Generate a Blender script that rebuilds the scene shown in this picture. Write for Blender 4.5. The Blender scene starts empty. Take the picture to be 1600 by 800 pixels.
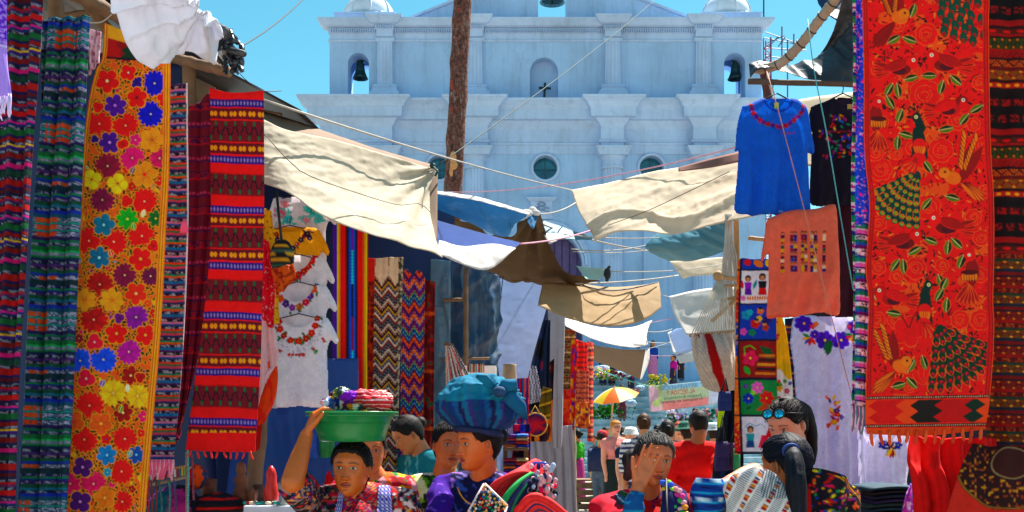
import bpy, bmesh, math, random
import numpy as np
from mathutils import Vector, Matrix
from math import sin, cos, pi, radians
SATUR = 1.22   # the dyes of the market cloths are vivid
random.seed(7); RNG = np.random.RandomState(7)
SC = bpy.context.scene; COL = SC.collection
# ---------------------------------------------------------------- camera, sky, sun, exposure
FPX = 1600.0; HOR = 665.0; EYE = 1.6
cam = bpy.data.cameras.new("camera"); camo = bpy.data.objects.new("camera", cam); COL.objects.link(camo)
cam.sensor_width = 36; cam.lens = 36; cam.shift_y = (HOR-400)/1600.0
cam.clip_start = 0.05; cam.clip_end = 2000
camo.location = (0, 0, EYE); camo.rotation_euler = (radians(90), 0, 0)
SC.camera = camo
SUN_EL, SUN_AZ = 60.0, 38.0      # azimuth measured from +Y (towards the church) to +X
W = bpy.data.worlds.new("World"); SC.world = W; W.use_nodes = True
nt = W.node_tree; bg = nt.nodes['Background']
sky = nt.nodes.new('ShaderNodeTexSky'); sky.sky_type = 'NISHITA'; sky.sun_disc = False
sky.sun_elevation = radians(SUN_EL); sky.sun_rotation = radians(SUN_AZ)
sky.altitude = 2000; sky.air_density = 1.0; sky.dust_density = 0.6; sky.ozone_density = 0.6
hs = nt.nodes.new('ShaderNodeHueSaturation'); hs.inputs['Hue'].default_value = 0.455; hs.inputs['Saturation'].default_value = 1.25
hs.inputs['Value'].default_value = 1.0
nt.links.new(sky.outputs[0], hs.inputs['Color']); nt.links.new(hs.outputs[0], bg.inputs['Color'])
bg.inputs['Strength'].default_value = 0.075
sl = bpy.data.lights.new("sun", 'SUN'); slo = bpy.data.objects.new("sun", sl); COL.objects.link(slo)
sl.energy = 5.0; sl.angle = radians(0.5); sl.color = (1.0, 0.95, 0.86)
d = Vector((cos(radians(SUN_EL))*sin(radians(SUN_AZ)), cos(radians(SUN_EL))*cos(radians(SUN_AZ)), sin(radians(SUN_EL))))
slo.rotation_euler = d.to_track_quat('Z', 'Y').to_euler(); slo.location = (0, 0, 30)
SC.view_settings.view_transform = 'Standard'; SC.view_settings.look = 'None'
SC.view_settings.exposure = 1.4; SC.view_settings.gamma = 1.0
SC.render.engine = 'CYCLES'
SC.cycles.max_bounces = 6; SC.cycles.diffuse_bounces = 4; SC.cycles.transmission_bounces = 4; SC.cycles.transparent_max_bounces = 8
SC.cycles.use_denoising = True
SC.cycles.sample_clamp_indirect = 6
# ---------------------------------------------------------------- helpers
def P(px, py, Y):
 return Vector(((px-800)/FPX*Y, Y, EYE+(HOR-py)/FPX*Y))
def lin(c):
 c = np.asarray(c, float)/255.0
 return np.where(c <= 0.04045, c/12.92, ((c+0.055)/1.055)**2.4)
def C(h):
 if isinstance(h, str):
  h = h.lstrip('#'); h = [int(h[i:i+2], 16) for i in (0, 2, 4)]
 return lin(h)
def _h(ix, iy, seed):
 v = np.sin(ix*127.1+iy*311.7+seed*74.7)*43758.5453
 return v-np.floor(v)
def vn(x, y, seed=0):
 x = np.asarray(x, float); y = np.asarray(y, float)
 ix = np.floor(x); iy = np.floor(y); fx = x-ix; fy = y-iy
 fx = fx*fx*(3-2*fx); fy = fy*fy*(3-2*fy)
 return ((_h(ix, iy, seed)*(1-fx)+_h(ix+1, iy, seed)*fx)*(1-fy)+(_h(ix, iy+1, seed)*(1-fx)+_h(ix+1, iy+1, seed)*fx)*fy)
def fbm(x, y, seed=0, o=3):
 r = 0; a = 0.5; n = 0
 for k in range(o):
  r = r+a*vn(x*2**k, y*2**k, seed+k*13); n += a; a *= .5
 return r/n-0.5
MATS = {}
def _new(name):
 m = bpy.data.materials.new(name); m.use_nodes = True
 return m, m.node_tree, m.node_tree.nodes['Principled BSDF']
def mat(name, col, rough=0.8, noise=0.15, scale=8.0, bump=0.0, bscale=60.0, metal=0.0, spec=0.4, trans=0.0, sheen=0.0, col2=None, dirt=None):
 """Solid coloured surface with mottled tone, optional fine bump, optional cloth translucency."""
 if name in MATS: return MATS[name]
 m, t, b = _new(name); N = t.nodes; L = t.links
 c = C(col) if isinstance(col, str) else np.asarray(col, float)
 tc = N.new('ShaderNodeTexCoord')
 nz = N.new('ShaderNodeTexNoise'); nz.inputs['Scale'].default_value = scale; nz.inputs['Detail'].default_value = 6; nz.inputs['Roughness'].default_value = .6
 L.new(tc.outputs['Object'], nz.inputs['Vector'])
 mx = N.new('ShaderNodeMix'); mx.data_type = 'RGBA'
 ca = C(col2) if col2 else c*(1-noise); cb = c if col2 else np.minimum(c*(1+noise), 1)
 mx.inputs[6].default_value = (*ca, 1); mx.inputs[7].default_value = (*cb, 1)
 rr = N.new('ShaderNodeMapRange'); rr.inputs[1].default_value = .35; rr.inputs[2].default_value = .65
 L.new(nz.outputs[0], rr.inputs[0]); L.new(rr.outputs[0], mx.inputs[0])
 out = mx.outputs[2]
 if dirt:
  n2 = N.new('ShaderNodeTexNoise'); n2.inputs['Scale'].default_value = dirt[1]; n2.inputs['Detail'].default_value = 8; n2.inputs['Roughness'].default_value = .7
  mp = N.new('ShaderNodeMapping'); mp.inputs['Scale'].default_value = dirt[3] if len(dirt) > 3 else (1, 1, 1)
  L.new(tc.outputs['Object'], mp.inputs[0]); L.new(mp.outputs[0], n2.inputs['Vector'])
  r2 = N.new('ShaderNodeMapRange'); r2.inputs[1].default_value = .52; r2.inputs[2].default_value = .75; r2.inputs[4].default_value = dirt[2]
  L.new(n2.outputs[0], r2.inputs[0])
  m2 = N.new('ShaderNodeMix'); m2.data_type = 'RGBA'; m2.inputs[7].default_value = (*C(dirt[0]), 1)
  L.new(out, m2.inputs[6]); L.new(r2.outputs[0], m2.inputs[0]); out = m2.outputs[2]
 L.new(out, b.inputs['Base Color'])
 b.inputs['Roughness'].default_value = rough; b.inputs['Metallic'].default_value = metal
 b.inputs['Specular IOR Level'].default_value = spec
 if sheen: b.inputs['Sheen Weight'].default_value = sheen
 if bump:
  n3 = N.new('ShaderNodeTexNoise'); n3.inputs['Scale'].default_value = bscale; n3.inputs['Detail'].default_value = 5
  L.new(tc.outputs['Object'], n3.inputs['Vector'])
  bp = N.new('ShaderNodeBump'); bp.inputs['Strength'].default_value = 1.0; bp.inputs['Distance'].default_value = bump
  L.new(n3.outputs[0], bp.inputs['Height']); L.new(bp.outputs[0], b.inputs['Normal'])
 if trans:
  tr = N.new('ShaderNodeBsdfTranslucent'); L.new(out, tr.inputs[0])
  ms = N.new('ShaderNodeMixShader'); ms.inputs[0].default_value = trans
  o = N['Material Output']; L.new(b.outputs[0], ms.inputs[1]); L.new(tr.outputs[0], ms.inputs[2]); L.new(ms.outputs[0], o.inputs[0])
 MATS[name] = m
 return m
def vmat(name, rough=0.85, weave=0.0006, wscale=900.0, trans=0.0, spec=0.25, sheen=0.0, sss=0.0, mott=0.12):
 """Surface whose pigment is stored per vertex (dyed, embroidered or printed cloth; skin)."""
 if name in MATS: return MATS[name]
 m, t, b = _new(name); N = t.nodes; L = t.links
 at = N.new('ShaderNodeAttribute'); at.attribute_name = 'pigment'
 tc = N.new('ShaderNodeTexCoord')
 nz = N.new('ShaderNodeTexNoise'); nz.inputs['Scale'].default_value = 25; nz.inputs['Detail'].default_value = 8; nz.inputs['Roughness'].default_value = .7
 L.new(tc.outputs['Object'], nz.inputs['Vector'])
 r = N.new('ShaderNodeMapRange'); r.inputs[1].default_value = .3; r.inputs[2].default_value = .7; r.inputs[3].default_value = 1-mott; r.inputs[4].default_value = 1+mott
 L.new(nz.outputs[0], r.inputs[0])
 mu = N.new('ShaderNodeVectorMath'); mu.operation = 'SCALE'
 L.new(at.outputs['Color'], mu.inputs[0]); L.new(r.outputs[0], mu.inputs['Scale'])
 L.new(mu.outputs[0], b.inputs['Base Color'])
 b.inputs['Roughness'].default_value = rough; b.inputs['Specular IOR Level'].default_value = spec
 if sheen: b.inputs['Sheen Weight'].default_value = sheen
 if sss:
  b.inputs['Subsurface Weight'].default_value = sss; b.inputs['Subsurface Radius'].default_value = (.012, .004, .002); b.inputs['Subsurface Scale'].default_value = 1
 if weave:
  n3 = N.new('ShaderNodeTexNoise'); n3.inputs['Scale'].default_value = wscale/3; n3.inputs['Detail'].default_value = 3
  L.new(tc.outputs['Object'], n3.inputs['Vector'])
  bp = N.new('ShaderNodeBump'); bp.inputs['Strength'].default_value = .8; bp.inputs['Distance'].default_value = weave
  L.new(n3.outputs[0], bp.inputs['Height']); L.new(bp.outputs[0], b.inputs['Normal'])
 if trans:
  tr = N.new('ShaderNodeBsdfTranslucent'); L.new(mu.outputs[0], tr.inputs[0])
  ms = N.new('ShaderNodeMixShader'); ms.inputs[0].default_value = trans
  o = N['Material Output']; L.new(b.outputs[0], ms.inputs[1]); L.new(tr.outputs[0], ms.inputs[2]); L.new(ms.outputs[0], o.inputs[0])
 MATS[name] = m
 return m
def thing(name, label, cat, loc=(0, 0, 0), group=None):
 o = bpy.data.objects.new(name, None); COL.objects.link(o); o.location = loc
 o.empty_display_size = .1
 o['label'] = label; o['category'] = cat
 if group: o['group'] = group
 return o
def tag(o, label, cat, group=None):
 o['label'] = label; o['category'] = cat
 if group: o['group'] = group
 return o
def kind(o, k):
 o['kind'] = k; return o
def mesh_from(name, V, F):
 me = bpy.data.meshes.new(name)
 V = np.asarray(V, float)
 if isinstance(F, np.ndarray):
  m = len(F); k = F.shape[1]
  me.vertices.add(len(V)); me.vertices.foreach_set('co', V.ravel())
  me.loops.add(m*k); me.loops.foreach_set('vertex_index', F.astype(np.int32).ravel())
  me.polygons.add(m); me.polygons.foreach_set('loop_start', np.arange(m, dtype=np.int32)*k)
  me.update(calc_edges=True); me.validate()
 else:
  me.from_pydata(V.tolist(), [], F)
 return me
def mk(name, V, F, m, parent=None, cols=None, smooth=True, solid=0.0, origin=None):
 V = np.asarray(V, float)
 if parent is not None:
  org = np.array(parent.matrix_basis.translation)
  pp = parent.parent
  while pp is not None:
   org = org+np.array(pp.matrix_basis.translation); pp = pp.parent
  loc = (0, 0, 0)
 else:
  org = np.array(origin if origin is not None else ((V[:, 0].min()+V[:, 0].max())/2, (V[:, 1].min()+V[:, 1].max())/2, V[:, 2].min()))
  loc = org
 me = mesh_from(name, V-org, F)
 if cols is not None:
  cols = np.asarray(cols, float); lum = cols @ np.array([.3, .5, .2]); cols = np.clip((lum[:, None]+(cols-lum[:, None])*SATUR)*1.08, 0.002, .88)
  a = me.color_attributes.new('pigment', 'FLOAT_COLOR', 'POINT')
  cc = np.ones((len(V), 4)); cc[:, :3] = np.clip(cols, 0, 1)
  a.data.foreach_set('color', cc.ravel().astype(np.float32))
 if smooth: me.polygons.foreach_set('use_smooth', np.ones(len(me.polygons), bool))
 o = bpy.data.objects.new(name, me); COL.objects.link(o); o.location = loc
 if m: me.materials.append(m)
 if parent is not None: o.parent = parent
 if solid:
  md = o.modifiers.new('thickness', 'SOLIDIFY'); md.thickness = solid; md.offset = 0
 return o
class MB:
 def __init__(s): s.V = []; s.F = []; s.K = []
 def add(s, V, F, col=None):
  n = len(s.V); s.V += [tuple(v) for v in V]; s.F += [tuple(i+n for i in f) for f in F]
  s.K += [col if col is not None else (1, 1, 1)]*len(V); return s
 def box(s, x0, x1, y0, y1, z0, z1, col=None, M=None):
  V = [(x, y, z) for x in (x0, x1) for y in (y0, y1) for z in (z0, z1)]
  if M is not None: V = [M @ Vector(v) for v in V]
  return s.add(V, [(0, 1, 3, 2), (4, 6, 7, 5), (0, 4, 5, 1), (2, 3, 7, 6), (0, 2, 6, 4), (1, 5, 7, 3)], col)
 def tube(s, pts, r, n=8, col=None, cap=True):
  pts = [Vector(p) for p in pts]; m = len(pts)
  rs = r if hasattr(r, '__len__') else [r]*m
  V = []; F = []; up = None
  for i, p in enumerate(pts):
   t = (pts[min(i+1, m-1)]-pts[max(i-1, 0)])
   if t.length < 1e-9: t = Vector((0, 0, 1))
   t.normalize()
   if up is None:
    up = Vector((0, 0, 1)) if abs(t.z) < .9 else Vector((1, 0, 0))
   a = t.cross(up)
   if a.length < 1e-4: a = t.cross(Vector((1, 0, 0)))
   a.normalize(); b = a.cross(t).normalized(); up = b
   for k in range(n):
    an = 2*pi*k/n; V.append(p+(a*cos(an)+b*sin(an))*rs[i])
  for i in range(m-1):
   for k in range(n):
    F.append((i*n+k, i*n+(k+1) % n, (i+1)*n+(k+1) % n, (i+1)*n+k))
  if cap: F.append(tuple(range(n))[::-1]); F.append(tuple((m-1)*n+k for k in range(n)))
  return s.add(V, F, col)
 def tube2(s, pts, r, n=8):
  k = len(pts)-1; q = cat_smooth3([Vector(p) for p in pts], 6*k+1); return s.tube([Vector(p) for p in q], list(np.interp(np.linspace(0, k, 6*k+1), range(k+1), r)), n)
 def lathe(s, prof, c, n=24, col=None, sx=1, sy=1, M=None, a0=0.0, a1=2*pi):
  full = abs(a1-a0-2*pi) < 1e-6; V = []; F = []; nn = n if full else n+1
  for (r, z) in prof:
   for k in range(nn):
    a = a0+(a1-a0)*k/n; V.append(Vector((r*cos(a)*sx, r*sin(a)*sy, z)))
  if M is not None: V = [M @ v for v in V]
  V = [v+Vector(c) for v in V]
  for i in range(len(prof)-1):
   for k in range(n):
    k2 = (k+1) % nn
    F.append((i*nn+k, i*nn+k2, (i+1)*nn+k2, (i+1)*nn+k))
  return s.add(V, F, col)
 def ell(s, c, r, M=None, n=14, m=10, col=None):
  r = r if hasattr(r, '__len__') else (r, r, r)
  V = []; F = []
  for i in range(m+1):
   ph = -pi/2+pi*i/m
   for k in range(n):
    a = 2*pi*k/n; V.append(Vector((cos(ph)*cos(a)*r[0], cos(ph)*sin(a)*r[1], sin(ph)*r[2])))
  if M is not None: V = [M @ v for v in V]
  V = [v+Vector(c) for v in V]
  for i in range(m):
   for k in range(n): F.append((i*n+k, i*n+(k+1) % n, (i+1)*n+(k+1) % n, (i+1)*n+k))
  return s.add(V, F, col)
 def prism(s, poly, y0, y1, col=None):
  """polygon in x,z extruded along y"""
  n = len(poly); V = [(x, y0, z) for x, z in poly]+[(x, y1, z) for x, z in poly]
  F = [tuple(range(n)), tuple(range(2*n-1, n-1, -1))]+[(i, i+n, (i+1) % n+n, (i+1) % n) for i in range(n)]
  return s.add(V, F, col)
 def build(s, name, m, parent=None, smooth=False, vc=False, solid=0.0):
  o = mk(name, s.V, s.F, m, parent, cols=np.array(s.K) if vc else None, smooth=smooth, solid=solid)
  return o
def cat_smooth(pts, n):
 """Catmull-Rom resample of a polyline to n points, evenly by length."""
 p = np.asarray(pts, float)
 if len(p) == 2:
  t = np.linspace(0, 1, n)[:, None]; return p[0]*(1-t)+p[1]*t
 q = np.vstack([2*p[0]-p[1], p, 2*p[-1]-p[-2]]); out = []
 for i in range(1, len(q)-2):
  for t in np.linspace(0, 1, 16, endpoint=False):
   a, b, c, e = q[i-1], q[i], q[i+1], q[i+2]
   out.append(.5*((2*b)+(-a+c)*t+(2*a-5*b+4*c-e)*t*t+(-a+3*b-3*c+e)*t**3))
 out.append(p[-1]); out = np.array(out)
 L = np.r_[0, np.cumsum(np.linalg.norm(np.diff(out[:, :2], axis=0), axis=1))]
 L += np.arange(len(L))*1e-9
 tt = np.linspace(0, L[-1], n)
 return np.stack([np.interp(tt, L, out[:, k]) for k in range(p.shape[1])], 1)
def coons(top, bot, left, right, nu, nv):
 T = cat_smooth(top, nu); B = cat_smooth(bot, nu)
 Lf = cat_smooth(left if left else [T[0], B[0]], nv); R = cat_smooth(right if right else [T[-1], B[-1]], nv)
 s = np.linspace(0, 1, nu)[None, :, None]; t = np.linspace(0, 1, nv)[:, None, None]
 G = (1-t)*T[None]+t*B[None]+(1-s)*Lf[:, None]+s*R[:, None]-((1-s)*(1-t)*T[0]+s*(1-t)*T[-1]+(1-s)*t*B[0]+s*t*B[-1])
 return G
def grid_faces(nv, nu):
 i = np.arange(nv*nu).reshape(nv, nu)
 return np.stack([i[:-1, :-1], i[1:, :-1], i[1:, 1:], i[:-1, 1:]], -1).reshape(-1, 4)
def to_world(G):
 X = (G[..., 0]-800)/FPX*G[..., 2]; Z = EYE+(HOR-G[..., 1])/FPX*G[..., 2]
 return np.stack([X, G[..., 2], Z], -1)
def cloth(name, label, cat, top, bot, m, left=None, right=None, cell=6.0, disp=None, cv=None, solid=0.003, parent=None, group=None, kindname=None):
 """Hanging or spanned sheet between four edges; edges are (px,py,distance) tie points."""
 def ln(a): a = np.asarray(a, float)[:, :2]; return np.linalg.norm(np.diff(a, axis=0), axis=1).sum()
 nu = max(6, int(max(ln(top), ln(bot))/cell));
 l = left or [top[0], bot[0]]; r = right or [top[-1], bot[-1]]
 nv = max(6, int(max(ln(l), ln(r))/cell))
 G = coons(top, bot, left, right, nu, nv); Wd = to_world(G)
 s = np.linspace(0, 1, nu)[None, :]+np.zeros((nv, 1)); t = np.linspace(0, 1, nv)[:, None]+np.zeros((1, nu))
 a = np.gradient(Wd, axis=0); b = np.gradient(Wd, axis=1); n = np.cross(a, b)
 n /= np.linalg.norm(n, axis=-1, keepdims=True)+1e-9
 n *= np.where(n[..., 1:2] > 0, -1, 1)
 dd = np.zeros((nv, nu))
 if disp is not None: dd = dd+disp(s, t, G[..., 0], G[..., 1])
 cols = None
 if cv is not None:
  cols, hh = cv.sample(G[..., 0].ravel(), G[..., 1].ravel()); dd = dd+hh.reshape(nv, nu)
 Wd = Wd+n*dd[..., None]
 o = mk(name, Wd.reshape(-1, 3), grid_faces(nv, nu), m, parent, cols=cols, solid=solid)
 if label: tag(o, label, cat, group)
 return o
def inpoly(X, Y, poly):
 p = np.asarray(poly, float); ins = np.zeros(X.shape, bool); j = len(p)-1
 for i in range(len(p)):
  xi, yi = p[i][:2]; xj, yj = p[j][:2]
  c = ((yi > Y) != (yj > Y)) & (X < (xj-xi)*(Y-yi)/((yj-yi) if yj != yi else 1e-9)+xi)
  ins ^= c; j = i
 return ins
def segdist(X, Y, a, b):
 ax, ay = a[:2]; bx, by = b[:2]; dx, dy = bx-ax, by-ay; L = dx*dx+dy*dy+1e-12
 t = np.clip(((X-ax)*dx+(Y-ay)*dy)/L, 0, 1)
 return np.hypot(X-ax-t*dx, Y-ay-t*dy)
def polydist(X, Y, poly, closed=True):
 d = np.full(X.shape, 1e9); n = len(poly)
 for i in range(n if closed else n-1): d = np.minimum(d, segdist(X, Y, poly[i], poly[(i+1) % n]))
 return d
class Cv:
 """Pigment layout of one cloth: u,v in its own drawing units, two samples per unit."""
 def __init__(s, x0, y0, x1, y1, bg, ss=2.0):
  s.x0, s.y0, s.ss = x0, y0, ss
  s.w = int((x1-x0)*ss)+1; s.h = int((y1-y0)*ss)+1
  s.X, s.Y = np.meshgrid(x0+np.arange(s.w)/ss, y0+np.arange(s.h)/ss)
  s.A = np.zeros((s.h, s.w, 3)); s.A[:] = C(bg); s.H = np.zeros((s.h, s.w))
 def _s(s, x0, y0, x1, y1):
  i0 = max(0, int((y0-s.y0)*s.ss)-1); i1 = min(s.h, int((y1-s.y0)*s.ss)+3)
  j0 = max(0, int((x0-s.x0)*s.ss)-1); j1 = min(s.w, int((x1-s.x0)*s.ss)+3)
  if i1 <= i0 or j1 <= j0: return None
  return slice(i0, i1), slice(j0, j1)
 def put(s, sl, mask, col, h=None):
  c = C(col) if isinstance(col, (str, tuple, list)) else col
  A = s.A[sl]; A[mask] = c if c.ndim == 1 else c[mask]
  if h is not None: s.H[sl][mask] = h
 def mask(s, m, col, h=None): s.put((slice(None), slice(None)), m, col, h)
 def ell(s, cx, cy, rx, ry, ang, col, h=None):
  r = max(rx, ry); sl = s._s(cx-r, cy-r, cx+r, cy+r)
  if sl is None: return
  X = s.X[sl]-cx; Y = s.Y[sl]-cy; c, q = cos(radians(ang)), sin(radians(ang))
  s.put(sl, ((X*c+Y*q)/rx)**2+((-X*q+Y*c)/ry)**2 < 1, col, h)
 def poly(s, pts, col, h=None):
  p = np.asarray(pts, float); sl = s._s(p[:, 0].min(), p[:, 1].min(), p[:, 0].max(), p[:, 1].max())
  if sl is None: return
  s.put(sl, inpoly(s.X[sl], s.Y[sl], p), col, h)
 def line(s, pts, w, col, h=None):
  p = np.asarray(pts, float)
  for a, b in zip(p[:-1], p[1:]):
   sl = s._s(min(a[0], b[0])-w, min(a[1], b[1])-w, max(a[0], b[0])+w, max(a[1], b[1])+w)
   if sl is None: continue
   s.put(sl, segdist(s.X[sl], s.Y[sl], a, b) < w/2, col, h)
 def leaf(s, x, y, ln, wd, ang, col, vein=None, edge=None, h=.0008):
  a = radians(ang); c, q = cos(a), sin(a); cx, cy = x+c*ln/2, y+q*ln/2
  sl = s._s(cx-ln, cy-ln, cx+ln, cy+ln)
  if sl is None: return
  X = s.X[sl]-x; Y = s.Y[sl]-y; u = (X*c+Y*q)/ln; v = np.abs(-X*q+Y*c)
  prof = wd/2*np.sin(np.clip(u, 0, 1)*pi)**.8; ok = (u > 0) & (u < 1)
  if edge: s.put(sl, ok & (v < prof+1.1), edge)
  s.put(sl, ok & (v < prof), col, h)
  if vein: s.put(sl, ok & (v < .55) & (u < .92), vein)
 def star(s, cx, cy, r, n, depth, col, rot=0, outline=None, sect=.12, mid=None, squash=1.0, sharp=1.0, h=.0015, ow=1.4):
  """n-petalled flower; satin-stitch sectors alternate slightly in tone of the thread."""
  sl = s._s(cx-r-2, cy-r-2, cx+r+2, cy+r+2)
  if sl is None: return
  X = s.X[sl]-cx; Y = (s.Y[sl]-cy)/squash; R = np.hypot(X, Y); T = np.arctan2(Y, X)+rot
  lobe = np.abs(np.cos(T*n/2))**sharp; rad = r*(1-depth+depth*lobe)
  c = C(col) if isinstance(col, str) else col
  if outline: s.put(sl, R < rad+ow, outline)
  tone = 1+sect*np.sign(np.sin(T*5+cx))*1.0+.18*np.sin(T*40)-.22*(R/r < .3)+.12*fbm(X/3, Y/3, 3, 2)
  s.put(sl, R < rad, np.clip(c[None, None]*tone[..., None], 0, 1), h)
  s.put(sl, (R < rad*.8) & (np.abs(np.sin(T*n/2)) > .985) & (R > r*.15), c*.45)
  if mid: s.put(sl, R < r*.13, mid, h)
 def sample(s, px, py):
  A = s.A; H = s.H
  k = 1
  def blur(a):
   p = np.pad(a, ((k, k), (k, k))+((0, 0),)*(a.ndim-2), 'edge')
   return (p[:-2, 1:-1]+p[2:, 1:-1]+p[1:-1, :-2]+p[1:-1, 2:]+2*p[1:-1, 1:-1])/6
  if not hasattr(s, 'B'): s.B = blur(A); s.G = blur(H)
  fx = np.clip((px-s.x0)*s.ss, 0, s.w-1.001); fy = np.clip((py-s.y0)*s.ss, 0, s.h-1.001)
  i = fy.astype(int); j = fx.astype(int); a = (fy-i)[:, None]; b = (fx-j)[:, None]
  B = s.B; th = 1+.22*(vn(px*1.1, py*.45, 31)-.5)+.16*fbm(px/22, py/22, 8, 2); col = (B[i, j]*(1-b)+B[i, j+1]*b)*(1-a)+(B[i+1, j]*(1-b)+B[i+1, j+1]*b)*a
  col = col*th[:, None]
  return col, s.G[i, j]
def garment(name, outline, Y, m, cv=None, col=None, neck=None, bulge=.03, cell=1.3, disp=None, parent=None, backcol=None, soft=14.0):
 """A hung shirt or dress: front and back layer that meet at the outline, the neck scooped out of the front."""
 p = cat_smooth([tuple(q)+(0,) for q in list(outline)+[outline[0]]], 5*len(outline))[:-1, :2]
 x0, y0 = p.min(0)-1; x1, y1 = p.max(0)+1
 nu = int((x1-x0)/cell)+2; nv = int((y1-y0)/cell)+2
 PX, PY = np.meshgrid(np.linspace(x0, x1, nu), np.linspace(y0, y1, nv))
 ins = inpoly(PX, PY, p); d = polydist(PX, PY, p)
 # pull near-outline vertices onto it by using distance falloff
 e = np.clip(d/soft, 0, 1); e = np.sqrt(1-(1-e)**2)
 wr = .016*(ridg((PX+PY*.35)/34, PY/80, 3)-.4)+.010*(ridg((PX-PY*.5)/22, (PY+PX)/60, 9)-.4)
 base = wr+disp((PX-x0)/(x1-x0), (PY-y0)/(y1-y0), PX, PY) if disp else np.zeros(PX.shape)
 Fq = grid_faces(nv, nu); quad_in = ins.ravel()[Fq].sum(1) >= 3
 Vs = []; Fs = []; Cs = []; off = 0
 for side in (0, 1):
  q = quad_in.copy()
  if side == 0 and neck is not None:
   nk = inpoly(PX, PY, neck).ravel()[Fq].sum(1) >= 3; q &= ~nk
  YY = Y-(base+bulge*e*(1 if side == 0 else -.6))
  hh = 0
  if cv is not None and side == 0:
   cc, hh = cv.sample(PX.ravel(), PY.ravel()); hh = hh.reshape(nv, nu); YY = YY-hh
  else:
   base_c = C(backcol) if backcol else (C(col) if col else cv.A[5, 5]); cc = np.tile(base_c, (nu*nv, 1))
  G = np.stack([PX, PY, YY], -1)
  # keep the silhouette where it hangs: project with the hanging distance
  Xw = (PX-800)/FPX*Y; Zw = EYE+(HOR-PY)/FPX*Y
  Wd = np.stack([Xw, YY, Zw], -1).reshape(-1, 3)
  F = Fq[q]
  if side == 1: F = F[:, ::-1]
  used = np.unique(F); mp = -np.ones(nu*nv, int); mp[used] = np.arange(len(used))
  Vs.append(Wd[used]); Cs.append(cc[used]); Fs.append(mp[F]+off); off += len(used)
 return mk(name, np.vstack(Vs), np.vstack(Fs), m, parent, cols=np.vstack(Cs))
def rope(name, label, pts, r, m, cat='rope', n=6, group=None, parent=None, sag=0.0, seg=18):
 p = [P(*q) if len(q) == 3 and not isinstance(q, Vector) else q for q in pts]
 if sag and len(p) == 2:
  a, b = p; p = [a.lerp(b, t)+Vector((0, 0, -sag*4*t*(1-t))) for t in np.linspace(0, 1, seg)]
 elif len(p) > 2:
  p = [Vector(v) for v in cat_smooth3(p, seg)]
 b = MB(); b.tube(p, r, n); o = b.build(name, m, parent, smooth=True)
 if label: tag(o, label, cat, group)
 return o
def cat_smooth3(pts, n):
 p = np.array([list(v) for v in pts]); q = np.vstack([2*p[0]-p[1], p, 2*p[-1]-p[-2]]); out = []
 for i in range(1, len(q)-2):
  for t in np.linspace(0, 1, 10, endpoint=False):
   a, b, c, e = q[i-1], q[i], q[i+1], q[i+2]
   out.append(.5*((2*b)+(-a+c)*t+(2*a-5*b+4*c-e)*t*t+(-a+3*b-3*c+e)*t**3))
 out.append(p[-1]); out = np.array(out)
 L = np.r_[0, np.cumsum(np.linalg.norm(np.diff(out, axis=0), axis=1))]+np.arange(len(out))*1e-9
 tt = np.linspace(0, L[-1], n); return np.stack([np.interp(tt, L, out[:, k]) for k in range(3)], 1)
def copy_tree(o, parent=None):
 c = o.copy(); COL.objects.link(c)
 if parent is not None: c.parent = parent
 for ch in list(o.children): copy_tree(ch, c)
 return c
# ---------------------------------------------------------------- ground
YC = 42.0; S = YC/FPX
def cx(px): return (px-800)*S
def cz(py): return EYE+(HOR-py)*S
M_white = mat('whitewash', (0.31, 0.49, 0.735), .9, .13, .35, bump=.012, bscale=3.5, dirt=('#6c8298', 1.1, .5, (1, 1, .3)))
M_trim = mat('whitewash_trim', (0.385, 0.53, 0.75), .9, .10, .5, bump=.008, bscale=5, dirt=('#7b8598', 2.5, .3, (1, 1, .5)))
def weather(m, lo=.72):
 """rain streaks and hairline cracks in old limewash"""
 t = m.node_tree; N = t.nodes; L = t.links; b = N['Principled BSDF']; src = b.inputs['Base Color'].links[0].from_socket; tc = N.new('ShaderNodeTexCoord'); last = src
 for sc, scale, a, c, v in (((2.2, 2.2, .16), 1.6, .50, .72, lo), ((1, 1, 1), 5.0, .60, .72, lo+.06)):
  mp = N.new('ShaderNodeMapping'); mp.inputs['Scale'].default_value = sc; n = N.new('ShaderNodeTexNoise'); n.inputs['Scale'].default_value = scale; n.inputs['Detail'].default_value = 9; n.inputs['Roughness'].default_value = .68
  L.new(tc.outputs['Object'], mp.inputs[0]); L.new(mp.outputs[0], n.inputs['Vector']); r = N.new('ShaderNodeMapRange'); r.inputs[1].default_value = a; r.inputs[2].default_value = c; r.inputs[3].default_value = 1; r.inputs[4].default_value = v; L.new(n.outputs[0], r.inputs[0])
  mu = N.new('ShaderNodeVectorMath'); mu.operation = 'SCALE'; L.new(last, mu.inputs[0]); L.new(r.outputs[0], mu.inputs['Scale']); last = mu.outputs[0]
 vo = N.new('ShaderNodeTexVoronoi'); vo.feature = 'DISTANCE_TO_EDGE'; vo.inputs['Scale'].default_value = .55; nz = N.new('ShaderNodeTexNoise'); nz.inputs['Scale'].default_value = 2.5; nz.inputs['Detail'].default_value = 6
 ad = N.new('ShaderNodeVectorMath'); ad.operation = 'ADD'; L.new(tc.outputs['Object'], ad.inputs[0]); L.new(nz.outputs['Color'], ad.inputs[1]); L.new(ad.outputs[0], vo.inputs['Vector']); r = N.new('ShaderNodeMapRange'); r.inputs[1].default_value = .0; r.inputs[2].default_value = .008; r.inputs[3].default_value = .87; r.inputs[4].default_value = 1; L.new(vo.outputs['Distance'], r.inputs[0])
 mu = N.new('ShaderNodeVectorMath'); mu.operation = 'SCALE'; L.new(last, mu.inputs[0]); L.new(r.outputs[0], mu.inputs['Scale']); L.new(mu.outputs[0], b.inputs['Base Color'])
weather(M_white, .8); weather(M_trim, .84)
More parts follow.
